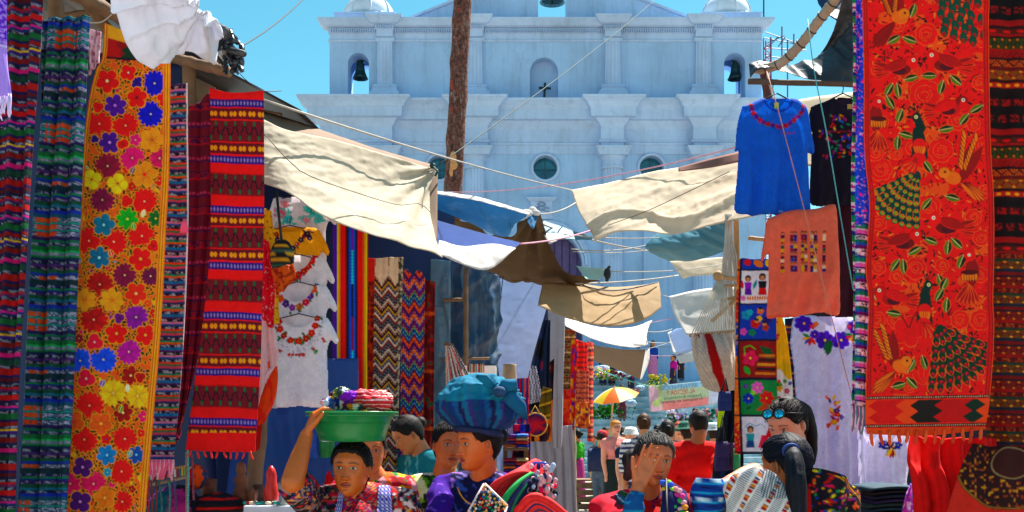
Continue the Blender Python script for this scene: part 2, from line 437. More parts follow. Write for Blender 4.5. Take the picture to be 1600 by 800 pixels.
M_stone = mat('plaza_stone', '#8f8578', .9, .25, 1.3, bump=.02, bscale=6, col2='#a89d8c', dirt=('#5f574d', 2.0, .5))
M_step = mat('church_step_stone', '#7f9aa6', .9, .2, 2.0, bump=.02, bscale=8, col2='#a9bfc6', dirt=('#4f6470', 1.2, .6))
M_hill = mat('hill', '#5f7a52', .95, .3, .02)
b = MB(); b.add([(-400, -60, 0), (400, -60, 0), (400, 700, 0), (-400, 700, 0)], [(0, 1, 2, 3)])
kind(b.build('ground', M_stone), 'structure')
# cobbled plaza slabs in the lane
b = MB(); rr = random.Random(3)
for i in range(52):
 for j in range(22):
  y = 9+i*.42; x = -2.2+j*.42+(i % 2)*.2
  w = .19+rr.uniform(-.02, .015); b.box(x-w, x+w, y-w, y+w, -.02, .02+rr.uniform(0, .02))
o = b.build('paving_stones', M_stone); kind(o, 'stuff')
# ---------------------------------------------------------------- church
church = thing('church', 'large blue-white colonial church facade with two belfries, domes and round windows', 'church', (cx(851), YC, 3.2))
def hole_wall(name, x0, x1, z0, z1, hole, c, yf, depth, m=M_white, parent=church):
 """rectangular wall with one star-shaped opening; reveals run back through the wall"""
 hp = sorted(hole, key=lambda p: math.atan2(p[1]-c[1], p[0]-c[0])); angs = [math.atan2(p[1]-c[1], p[0]-c[0]) for p in hp]
 def rim(a):
  dx, dz = cos(a), sin(a); t = 1e9
  if dx > 1e-9: t = min(t, (x1-c[0])/dx)
  if dx < -1e-9: t = min(t, (x0-c[0])/dx)
  if dz > 1e-9: t = min(t, (z1-c[1])/dz)
  if dz < -1e-9: t = min(t, (z0-c[1])/dz)
  return (c[0]+dx*t, c[1]+dz*t)
 allp = [(a, h, rim(a)) for a, h in zip(angs, hp)]
 for q in ((x0, z0), (x1, z0), (x1, z1), (x0, z1)):
  a = math.atan2(q[1]-c[1], q[0]-c[0])
  # opening boundary at that angle by interpolation between neighbours
  k = 0
  while k < len(angs) and angs[k] < a: k += 1
  p, r = hp[k-1], hp[k % len(hp)]
  den = (r[0]-p[0])*sin(a)-(r[1]-p[1])*cos(a)
  t = ((c[0]-p[0])*sin(a)-(c[1]-p[1])*cos(a))/den if abs(den) > 1e-9 else .5
  allp.append((a, (p[0]+(r[0]-p[0])*t, p[1]+(r[1]-p[1])*t), q))
 allp.sort(key=lambda q: q[0]); n = len(allp); V = []; F = []
 for y in (yf, yf+depth):
  V += [(h[0], y, h[1]) for _, h, _ in allp]+[(r[0], y, r[1]) for _, _, r in allp]
 for i in range(n):
  j = (i+1) % n
  F += [(i, j, j+n, i+n), (i+2*n, i+3*n, j+3*n, j+2*n), (i, i+2*n, j+2*n, j), (i+n, j+n, j+3*n, i+3*n)]
 return mk(name, V, F, m, parent, smooth=False)
def arch_pts(xc, r, zs, zb, n=18, inset=0.0):
 return [(xc+r*cos(pi*k/n), zs+r*sin(pi*k/n)) for k in range(n+1)]+[(xc-r, (zs+zb)/2), (xc-r+.001, zb+.01), (xc, zb+.01), (xc+r-.001, zb+.01), (xc+r, (zs+zb)/2)]
def mould(b, x0, x1, yf, prof, yb=None):
 """mitred moulding: prof = [(projection m, picture row)] from bottom to top"""
 yb = yb if yb is not None else YC+.3; V = []; F = []
 for p, py in prof:
  z = cz(py); V += [(x0-p, yb, z), (x0-p, yf-p, z), (x1+p, yf-p, z), (x1+p, yb, z)]
 n = len(prof)
 for i in range(n-1):
  for k in range(4): F.append((4*i+k, 4*i+(k+1) % 4, 4*i+4+(k+1) % 4, 4*i+4+k))
 F.append((0, 3, 2, 1)); F.append(tuple(4*(n-1)+k for k in range(4)))
 b.add(V, F)
def fluted(b, x0, x1, z0, z1, yf, n=5, round_r=None, taper=.06):
 """pilaster or half column with real grooves"""
 pts = []; m = n*6
 for i in range(m+1):
  t = i/m; g = .035*max(0, sin(t*n*2*pi-pi/2))**.7 if .04 < t < .96 else 0
  if round_r:
   a = pi*(1-t); r = round_r-g*1.2; pts.append(((x0+x1)/2+r*cos(a), yf+round_r-r*sin(a)))
  else: pts.append((x0+(x1-x0)*t, yf+g))
 xm = (x0+x1)/2; V = []; F = []; k = len(pts)+2
 for z, s in ((z0, 1.0), (z1, 1-taper)):
  row = [(x0, YC+.2)]+pts+[(x1, YC+.2)]
  V += [(xm+(x-xm)*s, y, z) for x, y in row]
 for i in range(k-1): F.append((i, i+1, i+1+k, i+k))
 F.append(tuple(range(k))[::-1]); F.append(tuple(range(k, 2*k)))
 b.add(V, F)
R18 = 18*S
circ = lambda px, py, r: [(cx(px)+r*cos(2*pi*k/28+.01), cz(py)+r*sin(2*pi*k/28+.01)) for k in range(28)]
# lower storey
zt, zb_ = cz(163), cz(606)
hole_wall('wall', cx(505), cx(769), zb_, zt, circ(686, 262, 19*S), (cx(686), cz(262)), YC, .8)
hole_wall('wall', cx(769), cx(935), cz(318), zt, circ(852, 262, 19*S), (cx(852), cz(262)), YC, .8)
hole_wall('wall', cx(769), cx(935), zb_, cz(318), arch_pts(cx(852), 58*S, cz(416), cz(606)), (cx(852), cz(500)), YC, .8)
hole_wall('wall', cx(935), cx(1196), zb_, zt, circ(1018, 262, 19*S), (cx(1018), cz(262)), YC, .8)
# body of the church behind the lower front
b = MB(); b.box(cx(507), cx(520), YC+.8, YC+16, zb_, cz(168)); b.box(cx(1182), cx(1194), YC+.8, YC+16, zb_, cz(168)); b.box(cx(507), cx(1194), YC+.9, YC+16, cz(175), cz(169)); b.build('side_wall', M_white, church)
# upper storey
b = MB(); b.box(cx(592), cx(822), YC, YC+.8, zt, cz(34)); b.box(cx(877), cx(1108), YC, YC+.8, zt, cz(34)); b.build('wall', M_white, church)
hole_wall('wall', cx(822), cx(877), zt, cz(34), arch_pts(cx(850), 22*S, cz(112), cz(163)), (cx(850), cz(130)), YC, .5)
b = MB(); b.box(cx(822), cx(877), YC+.5, YC+.8, zt, cz(34)); b.build('niche_back', M_white, church)
for (xa, xb, xc) in ((515, 592, 560), (1108, 1190, 1148)):
 hole_wall('belfry_wall', cx(xa), cx(xb), zt, cz(34), arch_pts(cx(xc), 16.5*S, cz(99), cz(161.5)), (cx(xc), cz(125)), YC, .8)
 hole_wall('belfry_wall', cx(xa), cx(xb), zt, cz(34), arch_pts(cx(xc), 24*S, cz(97), cz(166)), (cx(xc), cz(125)), YC+2.2, .5)
 bb = MB(); bb.box(cx(xa), cx(xa)+.4, YC+.8, YC+2.2, zt, cz(34)); bb.box(cx(xb)-.4, cx(xb), YC+.8, YC+2.2, zt, cz(34)); bb.box(cx(xa)+.4, cx(xb)-.4, YC+.8, YC+2.2, cz(40), cz(34))
 bb.build('belfry_side', M_white, church)
# round windows: raised ring and set-back glass
M_glass = mat('old_teal_glass', '#1f6f86', .12, .35, 1.5, spec=.8, col2='#0c3a4c')
for px in (686, 852, 1018):
 w = MB(); prof = []
 for k in range(9):
  a = pi*k/8; prof.append((21.5*S+.085*cos(a), .085*sin(a)))
 w.lathe([(18.6*S, 0), (18.8*S, .09), (20.5*S, .12), (22.5*S, .09), (23.2*S, 0)], (cx(px), YC, cz(262)), 36, M=Matrix.Rotation(radians(90), 4, 'X'))
 f = w.build('window', M_trim, church, smooth=True)
 w = MB(); w.lathe([(0.001, 0), (20*S, 0)], (cx(px), YC+.42, cz(262)), 28, M=Matrix.Rotation(radians(90), 4, 'X'))
 w.build('pane', M_glass, f)
 w = MB(); w.box(cx(px)-.02, cx(px)+.02, YC+.38, YC+.41, cz(262)-19*S, cz(262)+19*S); w.box(cx(px)-19*S, cx(px)+19*S, YC+.385, YC+.405, cz(262)-.02, cz(262)+.02)
 w.build('glazing_bar', mat('teal_iron', '#255a66', .7, .2), f)
# second cornice: plain run, then the breaks forward over every column
CORN = [(.0, 240), (.0, 227), (.07, 226), (.09, 223.5), (.02, 222.5), (.0, 202), (.06, 199), (.2, 192), (.24, 190.5), (.44, 190), (.46, 177), (.52, 175), (.6, 170), (.74, 166), (.8, 165), (.82, 161.5), (.0, 160.5)]
b = MB(); mould(b, cx(507), cx(1194), YC-.04, [(p*.97, y+1) for p, y in CORN]); b.build('cornice', M_trim, church)
for x0, x1 in ((503, 614), (724, 762), (938, 973), (1081, 1116)):
 b = MB(); mould(b, cx(x0), cx(x1), YC-.38, CORN); b.build('cornice_break', M_trim, church)
# upper cornice
UP = [(.0, 66), (.05, 65), (.05, 63), (.0, 62), (.0, 53), (.04, 52.5), (.06, 45.5), (.2, 44), (.26, 43), (.38, 38), (.42, 37), (.44, 33.5), (.0, 32.5)]
b = MB(); mould(b, cx(515), cx(1190), YC-.03, UP); b.build('cornice', M_trim, church)
UPB = [(.0, 60), (.0, 50), (.05, 49), (.06, 43), (.18, 42), (.24, 41), (.36, 35), (.4, 34), (.42, 31), (.0, 30)]
for pc in (602, 742, 957, 1098):
 b = MB(); mould(b, cx(pc-12.5), cx(pc+12.5), YC-.24, UPB); b.build('cornice_break', M_trim, church)
b = MB(); k = 517
while k < 1190:
 b.box(cx(k), cx(k+1.7), YC-.2, YC-.05, cz(52), cz(47)); k += 3.6
for pc in (602, 742, 957, 1098):
 for q in range(8): b.box(cx(pc-13.5+q*3.6), cx(pc-11.8+q*3.6), YC-.38, YC-.22, cz(48.5), cz(44))
kind(b.build('dentils', M_trim, church), 'stuff')
for pc in (602, 742, 957, 1098):
 b = MB(); mould(b, cx(pc-13), cx(pc+13), YC-.13, [(0, 67), (.04, 66), (.04, 60.8), (0, 60.2)]); fluted(b, cx(pc-12), cx(pc+12), cz(134), cz(67), YC-.16, 4)
 mould(b, cx(pc-13), cx(pc+13), YC-.14, [(.26, 160.2), (.26, 147), (.2, 146), (.14, 140), (.18, 139), (.1, 134), (0, 133.5)])
 b.build('pilaster', M_trim, church)
 # column of the lower storey
 b = MB(); fluted(b, cx(pc-16), cx(pc+16), cz(604), cz(264), YC-.42, 9, round_r=16*S)
 b.lathe([(16*S, cz(266)), (17.6*S, cz(265)), (17.8*S, cz(262.5)), (16.4*S, cz(262)), (15.6*S, cz(252)), (18*S, cz(249)), (20*S, cz(246.5))], (cx(pc), YC-.02, 0), 30, sy=.98)
 mould(b, cx(pc-16), cx(pc+16), YC-.42, [(.16, 246.5), (.26, 238), (.3, 237), (.31, 234.3), (.05, 234)])
 mould(b, cx(pc-16), cx(pc+16), YC-.4, [(.24, 606.5), (.24, 592), (.12, 590), (.1, 582)])
 b.build('column', M_trim, church, smooth=False)
for x0, x1 in ((1005, 1042), (660, 698)):
 b = MB(); mould(b, cx(x0), cx(x1), YC-.1, [(.1, 606.2), (.1, 580), (0, 578), (0, 330), (.05, 329), (.08, 318), (0, 317)]); b.build('pilaster', M_white, church)
# portal
b = MB()
for ri, ro, pr in ((58, 62, .1), (62.5, 66, .22), (66.5, 71, .14)):
 V = []; F = []; n = 28
 for k in range(n+1):
  a = pi*k/n
  for r, y in ((ri, YC+.1), (ri, YC-pr), (ro, YC-pr), (ro, YC+.1)): V.append((cx(852)+r*S*cos(a), y, cz(416)+r*S*sin(a)))
 for k in range(n):
  for q in range(4): F.append((4*k+q, 4*k+(q+1) % 4, 4*k+4+(q+1) % 4, 4*k+4+q))
 b.add(V, F)
for sgn in (-1, 1): b.box(cx(852+sgn*64.5)-6.4*S, cx(852+sgn*64.5)+6.4*S, YC-.16, YC+.1, cz(604), cz(416.4))
b.build('portal_arch', M_trim, church, smooth=False)
b = MB(); b.box(cx(790), cx(914), YC+.55, YC+.65, cz(604), cz(355));
dr = b.build('portal_door', mat('portal_door_wood', '#4a3a63', .7, .2, 3), church)
b = MB()
for k in range(10): b.box(cx(796+k*12), cx(806+k*12), YC+.5, YC+.549, cz(600), cz(362+abs(k-4.5)*5))
b.build('door_plank', mat('portal_door_wood2', '#574672', .7, .2, 3), dr)
b = MB(); mould(b, cx(829), cx(863), YC-.1, [(0, 343), (.0, 316), (.06, 315), (.16, 312), (.18, 310), (0, 309)], yb=YC+.2)
pq = b.build('keystone_plaque', M_trim, church)
b = MB()
for s1 in (1, -1):
 for off in (0, 6):
  pts = [Vector((cx(846+s1*(9*cos(t*2.2)-3)), YC-.13, cz(320+off+7*t/1.6*1.2-abs(s1)*0))) for t in np.linspace(-.6, 1.4, 12)]; b.tube(pts, .028, 5)
b.build('relief_scroll', mat('relief_blue', '#7d93b8', .9), pq, smooth=True)  # scrolls in one even blue, darker than the plaque
# gable with its own bell opening
g = [(cx(628), cz(32)), (cx(708), cz(0)), (cx(762), cz(-24)), (cx(762), cz(-60)), (cx(940), cz(-60)), (cx(940), cz(-24)), (cx(1009), cz(0)), (cx(1085), cz(29)), (cx(1085), cz(34)), (cx(628), cz(34))]
b = MB(); b.prism([g[0], g[1], g[2], (cx(762), cz(34)), (cx(628), cz(34))], YC+.25, YC+.8)
b.prism([(cx(940), cz(34)), g[5], g[6], g[7], g[8]], YC+.25, YC+.8)
b.prism([(cx(762), cz(34)), (cx(762), cz(-60)), (cx(841), cz(-60)), (cx(841), cz(34))], YC+.25, YC+.8)
b.prism([(cx(885), cz(34)), (cx(885), cz(-60)), (cx(940), cz(-60)), (cx(940), cz(34))], YC+.25, YC+.8)
b.box(cx(841), cx(885), YC+.25, YC+.8, cz(-60), cz(-30)); b.build('gable', M_white, church)
b = MB()
for a, c in ((g[0], g[1]), (g[1], g[2]), (g[5], g[6]), (g[6], g[7])):
 b.add([(a[0], YC+.12, a[1]), (a[0], YC+.9, a[1]), (c[0], YC+.9, c[1]), (c[0], YC+.12, c[1]), (a[0], YC+.12, a[1]+.1), (a[0], YC+.9, a[1]+.1), (c[0], YC+.9, c[1]+.1), (c[0], YC+.12, c[1]+.1)],
          [(0, 1, 2, 3), (7, 6, 5, 4), (0, 4, 5, 1), (1, 5, 6, 2), (2, 6, 7, 3), (3, 7, 4, 0)])
kind(b.build('gable_coping', M_trim, church), 'stuff')
b = MB()
for px in (738, 957): b.box(cx(px-6), cx(px+6), YC-.1, YC+.25, cz(30.5), cz(24))
b.build('finial_base', M_trim, church)
M_domesmooth = mat('dome_plaster', (0.62, 0.68, 0.76), .85, .08, .7, bump=.01, bscale=4, dirt=('#8a93a5', 1.5, .3))
for xc in (569, 1144):
 b = MB(); b.box(cx(xc-47), cx(xc+47), YC+.1, YC+2.5, cz(33.5), cz(20)); b.box(cx(xc-48.5), cx(xc+48.5), YC+.05, YC+2.55, cz(20), cz(17.5)); b.build('dome_drum', M_trim, church)
 b = MB(); b.lathe([(1.12, 0), (1.12, .12)]+[(1.09*cos(a), .12+1.09*sin(a)) for a in np.linspace(0, pi/2-.02, 14)], (cx(xc+1), YC+1.3, cz(18)), 32)
 dm = b.build('dome', M_domesmooth, church, smooth=True)
 b = MB()
 for k in range(8):
  a = k*pi/4+.2; b.tube([Vector((cx(xc+1)+1.1*cos(e)*cos(a), YC+1.3+1.1*cos(e)*sin(a), cz(18)+.13+1.1*sin(e))) for e in np.linspace(0, 1.5, 9)], .03, 5)
 b.build('dome_rib', M_domesmooth, dm, smooth=True)
# bells, cross and mast (each a thing of its own)
M_bell = mat('verdigris_bronze', '#2f5a5c', .5, .3, 6, metal=.4, col2='#1c3a3d')
M_dark = mat('black_iron', '#1b1d22', .6, .2, 10)
M_oldwood = mat('old_wood', '#5b4536', .85, .25, 8, bump=.004, bscale=30)
def bell(name, px, ytop, ybot, wpx, label):
 Yb = YC+.9; k_ = Yb/YC; px = 800+(px-800)/1; r = wpx*S/2*k_; zt_ = EYE+(HOR-ytop)*S*k_; zb2 = EYE+(HOR-ybot)*S*k_; h = zt_-zb2
 def cx(p): return (p-800)*S*k_
 t = thing(name, label, 'bell', (cx(px), Yb, zb2), 'bronze church bells')
 b = MB(); b.lathe([(.001, zb2+h*.72), (r*.35, zb2+h*.72), (r*.5, zb2+h*.66), (r*.56, zb2+h*.4), (r*.7, zb2+h*.16), (r, zb2), (r*.94, zb2-.01), (r*.5, zb2+h*.4), (.001, zb2+h*.6)], (cx(px), Yb, 0), 20)
 b.build('bell_body', M_bell, t, smooth=True)
 b = MB(); b.box(cx(px)-r*.5, cx(px)+r*.5, Yb-.12, Yb+.12, zb2+h*.72, zb2+h*.92); b.box(cx(px)-.8, cx(px)+.8, Yb-.06, Yb+.06, zb2+h*.92, zt_); b.build('headstock', M_bell, t)
 b = MB(); b.tube([(cx(px), Yb, zb2+h*.5), (cx(px), Yb, zb2-.05)], .025, 6); b.ell((cx(px), Yb, zb2-.03), .07); b.build('clapper', M_dark, t, smooth=True)
bell('bell', 563, 87, 123, 25, 'green bronze bell with wooden yoke in the arch under the dome beside open sky')
bell('bell', 1149, 88, 124, 25, 'green bronze bell hanging in the arch above the blue T-shirt')
bell('bell', 863, -34, 4, 40, 'rim of a big bell cut off by the top edge, in the square gable opening')
t = thing('cross', 'thin dark green cross standing in the arched niche of the church', 'cross', (cx(851), YC+.2, cz(161)))
b = MB(); b.tube([(cx(850), YC+.2, cz(161.5)), (cx(852), YC+.2, cz(127))], .055, 6); b.build('upright', mat('green_iron', '#0e2a2c', .6), t)
b = MB(); b.tube([(cx(842), YC+.18, cz(135)), (cx(861), YC+.18, cz(136))], .05, 6); b.build('crossbar', MATS['green_iron'], t)
t = thing('lightning_rod', 'thin black rod rising beside the dome above the right belfry', 'rod', (cx(1198), YC+1, cz(33)))
b = MB(); b.tube([(cx(1198), YC+.5, cz(33)), (cx(1198), YC+.5, cz(-20))], .03, 6); b.build('rod', M_dark, t)
# lattice mast and scaffold behind the right tower
t = thing('radio_mast', 'red and white lattice mast behind the right church tower', 'mast', (cx(1199), 46, 3.2))
Mr = mat('mast_red', '#8c3f55', .7); b = MB()
S2 = 46/FPX; X2 = lambda p: (p-800)*S2; Z2 = lambda p: EYE+(HOR-p)*S2
for dx, dy in ((-6, 0), (6, 0), (0, .3)): b.tube([(X2(1199+dx), 46+dy, 3.2), (X2(1199+dx), 46+dy, Z2(60))], .03, 5)
b.build('mast_leg', Mr, t); b = MB()
for k in range(60):
 z = 3.2+k*.26
 if z > Z2(62): break
 s_ = 1 if k % 2 else -1
 b.tube([(X2(1199-6*s_), 46, z), (X2(1199+6*s_), 46, z+.26)], .02, 4); b.tube([(X2(1193), 46, z), (X2(1205), 46, z)], .018, 4); b.tube([(X2(1199+6*s_), 46, z), (X2(1199), 46.3, z+.26)], .02, 4)
kind(b.build('lattice', Mr, t), 'stuff')
t = thing('scaffold', 'thin metal scaffold frame against the sky right of the church tower', 'scaffold', (X2(1235), 47, 3.2)); b = MB()
for px, a, c in ((1213, 50, 330), (1231, 28, 80), (1213, 45, 90), (1240, 50, 330), (1250, 40, 80)): b.tube([(X2(px), 47, Z2(c)), (X2(px), 47, Z2(a))], .035, 5)
for (a, b1, c, d1) in ((1205, 37, 1265, 58), (1203, 46, 1265, 58), (1205, 55, 1235, 42), (1203, 62, 1270, 66), (1210, 60, 1225, 44), (1225, 60, 1236, 45), (1205, 75, 1245, 80), (1205, 86, 1245, 77)):
 b.tube([(X2(a), 47, Z2(b1)), (X2(c), 47, Z2(d1))], .025, 4)
b.build('scaffold_tube', mat('dull_steel', '#5f5f75', .6, metal=.3), t)
# ---------------------------------------------------------------- platform and semicircular steps
plat = thing('church_steps', 'broad worn blue-grey stone steps climbing to the church platform', 'steps', (cx(851), 34, 0))
N_ST = 16; H_ST = 3.2/N_ST
for k in range(N_ST):
 ro = 10.8-.33*k; ri = ro-.36 if k < N_ST-1 else .2
 V = []; F = []; n = 40; z1 = H_ST*(k+1)
 for q in range(n+1):
  a = pi+pi*q/n
  for r, z in ((ro, z1-H_ST-.06), (ro, z1), (ri, z1), (ri, z1-H_ST-.06)): V.append((cx(851)+r*cos(a)*1.5+rr.uniform(-.01, .01), YC-.2+r*sin(a), z+rr.uniform(-.012, .0)))
 for q in range(n):
  for w in range(3): F.append((4*q+w, 4*q+w+1, 4*q+5+w, 4*q+4+w))
 mk('step', V, F, M_step, plat, smooth=False)
b = MB(); b.box(cx(851)-8.9, cx(851)+8.9, YC-5.2, YC+16, 0, 3.19); kind(b.build('platform', M_step), 'structure')
b = MB(); b.box(cx(995)-.3, cx(1150), 38.6, 39.4, 3.19, 4.6); b.box(cx(995)-.4, cx(1150)+.1, 38.5, 39.5, 4.6, 4.72)
o = b.build('platform_wall', M_white); tag(o, 'low whitewashed wall on the platform behind the woman in pink', 'wall')
# far town and hills beyond, low on the horizon
V = []; F = []; n = 60
for i in range(n+1):
 x = -300+600*i/n; V += [(x, 420, -1), (x, 420, 14+22*float(vn(i*.17, 2, 4)))]
for i in range(n): F.append((2*i, 2*i+2, 2*i+3, 2*i+1))
V2 = [(x, y+60, z) for x, y, z in V]; mm = len(V); F2 = [tuple(a+mm for a in f) for f in F]+[(2*i+1, 2*i+3, 2*i+3+mm, 2*i+1+mm) for i in range(n)]
kind(mk('hills', V+V2, F+F2, M_hill, smooth=False), 'structure')
# ---------------------------------------------------------------- canopies, tarps, poles, ropes
def ridg(x, y, seed, o=3):
 r = 0; a = .5
 for k in range(o):
  n = vn(x*1.9**k, y*1.9**k, seed+k*7); r = r+a*(1-np.abs(2*n-1))**2; a *= .5
 return r
def crease(amp, fx, fy, seed=0, ang=0.0, fine=.25):
 """draped wrinkles: broad soft folds plus sharper creases"""
 c, q = cos(radians(ang)), sin(radians(ang))
 def f(s, t, x, y):
  u = x*c+y*q; v = -x*q+y*c
  w = fbm(u/90+seed, v/90, seed+5, 2)*40
  return amp*(ridg((u+w)/fx, v/fy, seed)-.35)+amp*fine*ridg((u+w)/(fx*.3), v/(fy*.4), seed+3)+.02*(ridg((x+w*.6)/19., (y+w*.3)/9., seed+9, 2)-.4)
 return lambda s,t,x,y: .5*f(s,t,x,y)*(.3+.7*np.clip(np.minimum(np.minimum(s,1-s),np.minimum(t,1-t))*6,0,1))
def tarp(name, col, rough=.8, trans=.35, spec=.3, dirt=None, bump=.0008):
 return mat(name, col, rough, .06, 3, bump=bump, bscale=80, spec=spec, trans=trans, dirt=dirt)
M_cream = tarp('cream_canvas', '#d4c8b4', dirt=('#84704f', 3.2, .5, (1, 1, 2.0)), trans=.42)
M_cream2 = tarp('pale_canvas', '#ecdcc6', dirt=('#94735a', 3.6, .45, (.5, 1, 1.5)), trans=.5)
M_browncl = tarp('brown_underside', '#8c705c', trans=.15, dirt=('#4e3d31', 3, .5))
M_brown = tarp('brown_tarp', '#5e4a36', rough=.9, trans=.10, spec=.1, dirt=('#8c7650', 5, .4, (1, 1, 2)))
M_tan = tarp('tan_canvas', '#bd9e76', trans=.4, dirt=('#7e6142', 2.2, .4, (.6, 1, 1.6)))
M_blue = tarp('blue_tarp', '#3a86b4', rough=.7, trans=.42, spec=.2, dirt=('#d5e3ec', 4, .25, (1, 1, 3)))
M_dkblue = tarp('dark_blue_plastic', '#1c3b5a', rough=.45, trans=.12, spec=.4, dirt=('#6f93ad', 3, .5, (3, 1, .5)))
M_teal = tarp('teal_tarp', '#5f93a6', rough=.5, trans=.3)
M_lav = tarp('lavender_sheet', '#c4d2ee', rough=.6, trans=.45, dirt=('#7f92c8', 1.2, .5))
M_white2 = tarp('white_sheet', '#e6e0dc', trans=.4, dirt=('#a39c94', 2.5, .3))
M_whitecot = tarp('white_cotton', '#dde0ee', trans=.25, bump=.0004)
M_nightblue = tarp('night_blue_tarp', '#142c5e', rough=.5, trans=.05, spec=.4)  # deep colour adds to the darkness wanted inside the stalls
M_black = mat('charcoal_tarp', '#2b292e', .5, .2, 5, spec=.5, dirt=('#8f8a90', 2.5, .45, (2, 1, .6)))
M_bluewall = tarp('royal_blue_tarp', '#0f3c8c', rough=.45, trans=.08, spec=.5)
cloth('canopy', 'large cream canvas canopy sloping down over the hung white blouses', 'canopy',
      [(400, 181, 5.0), (447, 203, 5.2), (520, 218, 5.6), (600, 241, 6.2), (680, 264, 6.8)],
      [(404, 284, 4.95), (455, 303, 5.0), (500, 335, 5.1), (560, 360, 5.3), (620, 378, 5.7), (692, 402, 6.1)], M_cream,
      right=[(680, 264, 6.8), (673, 300, 6.7), (671, 335, 6.5), (677, 365, 6.3), (692, 402, 6.1)], cell=2.6,
      disp=lambda s, t, x, y: crease(.045, 90, 30, 3, 18)(s, t, x, y)+.05*np.clip(s-.6, 0, 1)*np.sin((np.arctan2(y-262, 684-x))*14)*np.exp(-np.hypot(x-684, y-262)/160.), solid=.003)
cloth('canopy', 'brown folded back layer along the upper edge of the large cream canopy', 'canopy',
      [(400, 171, 5.5), (450, 185, 5.6), (510, 206, 5.9), (590, 233, 6.4), (680, 259, 6.95)],
      [(400, 196, 5.1), (450, 212, 5.3), (520, 226, 5.75), (600, 248, 6.3), (679, 268, 6.86)], M_browncl, cell=4, disp=crease(.03, 60, 20, 8))
cloth('canopy', 'narrow brown hanging edge at the right end of the large cream canopy', 'canopy',
      [(674, 268, 6.84), (684, 264, 6.9)], [(678, 372, 6.5), (683, 376, 6.55)], M_browncl, left=[(674, 268, 6.84), (668, 320, 6.7), (673, 350, 6.6), (678, 372, 6.5)], cell=3)
cloth('canopy', 'long blue plastic tarp with white top hem behind the cream canopy', 'tarp',
      [(670, 299, 7.45), (745, 311, 7.5), (824, 333, 7.6)], [(670, 322, 7.9), (730, 346, 7.95), (786, 369, 8.0), (804, 350, 7.9), (822, 338, 7.7)], M_blue, cell=2.4,
      disp=crease(.12, 110, 9, 4, 17, .35))
cloth('tarp_hem', 'rolled white hem along the top of the blue plastic tarp', 'tarp', [(670, 297, 7.45), (745, 308, 7.45), (828, 332, 7.55)], [(670, 302, 7.38), (745, 313.5, 7.38), (826, 336, 7.5)], M_white2, cell=2.5, disp=crease(.03, 30, 6, 9))
cloth('canopy', 'big dark brown tarp sagging between the blue tarp and the church', 'tarp',
      [(640, 318, 8.1), (700, 335, 8.1), (786, 369, 8.1), (812, 348, 8.1), (832, 334, 8.1), (839, 336, 8.1)],
      [(600, 384, 9.2), (690, 412, 9.2), (770, 434, 9.3), (850, 443, 9.3), (905, 444, 9.2), (938, 440, 9.0)], M_brown,
      right=[(839, 336, 8.1), (848, 362, 8.3), (863, 392, 8.5), (886, 422, 8.8), (938, 440, 9.0)], cell=2.6,
      disp=lambda s, t, x, y: crease(.07, 28, 160, 6, -12)(s, t, x, y)+.05*np.sin(np.arctan2(x-836, y-325)*16)*np.exp(-np.hypot(x-836, y-325)/110.))
cloth('canopy', 'pale blue sheet tied to a pink rope over the brown tarp', 'tarp',
      [(672, 341, 6.9), (740, 361, 6.9), (812, 379, 6.9)], [(680, 396, 7.2), (722, 408, 7.2), (764, 417, 7.2), (811, 382, 7.0)], tarp('pale_blue_sheet', '#93aadc', trans=.45), cell=2.5, disp=crease(.05, 80, 16, 2, 15))
cloth('canopy', 'white folded lower border of the pale blue sheet', 'tarp',
      [(686, 376, 6.35), (725, 385, 6.35), (770, 381, 6.5), (800, 386, 6.75)], [(682, 396, 6.1), (722, 413, 6.2), (764, 421, 6.3), (806, 388, 6.7)], M_white2, cell=2.5, disp=crease(.05, 40, 12, 7, 10))
cloth('canopy', 'blue tarp corner bunched and tied at the tip of the dark brown tarp', 'tarp', [(826, 330, 7.95), (843, 331, 7.95)], [(830, 356, 7.8), (834, 358, 7.8)], M_blue, left=[(826, 330, 7.95), (824, 345, 7.85), (830, 356, 7.8)], cell=2, disp=crease(.05, 6, 30, 5))
b = MB(); b.ell(P(832, 329, 7.95), (.035, .035, .03)); b.ell(P(822, 334, 7.9), (.05, .03, .035)); b.ell(P(838, 333, 7.92), (.03, .03, .025)); tag(b.build('knot', M_white2, smooth=True), 'white knotted rag tying the peak of the dark brown tarp', 'knot')
cloth('canopy', 'small teal tarp behind the peak of the dark brown tarp', 'tarp', [(838, 342, 9), (870, 352, 9), (925, 372, 9)], [(846, 372, 8.8), (870, 374, 8.8), (925, 375, 8.8)], M_teal, cell=3, disp=crease(.05, 30, 12, 5))
cloth('canopy', 'white scrap of canvas between the brown tarp and the church arch', 'tarp', [(848, 365, 8.4), (882, 365, 8.4)], [(858, 382, 8.2), (870, 376, 8.2)], M_white2, cell=3, disp=crease(.04, 12, 12, 5))
cloth('canopy', 'pale green gathered tarp end tied with a black rag', 'tarp', [(900, 415, 8.9), (925, 419, 8.8), (948, 421, 8.6)], [(915, 436, 8.1), (935, 437, 8.2), (948, 431, 8.3)], tarp('mint_tarp', '#b9d4cb', trans=.3), cell=2.2, disp=crease(.07, 50, 5, 5, 8))
b = MB(); b.ell(P(949, 428, 8.3), (.03, .03, .05)); b.tube([P(949, 421, 8.3), P(953, 416, 8.3)], .012, 5); b.tube([P(949, 432, 8.3), P(948, 440, 8.3)], .015, 5); tag(b.build('knot', M_dark, smooth=True), 'black rag knot at the end of the pale green tarp', 'knot')
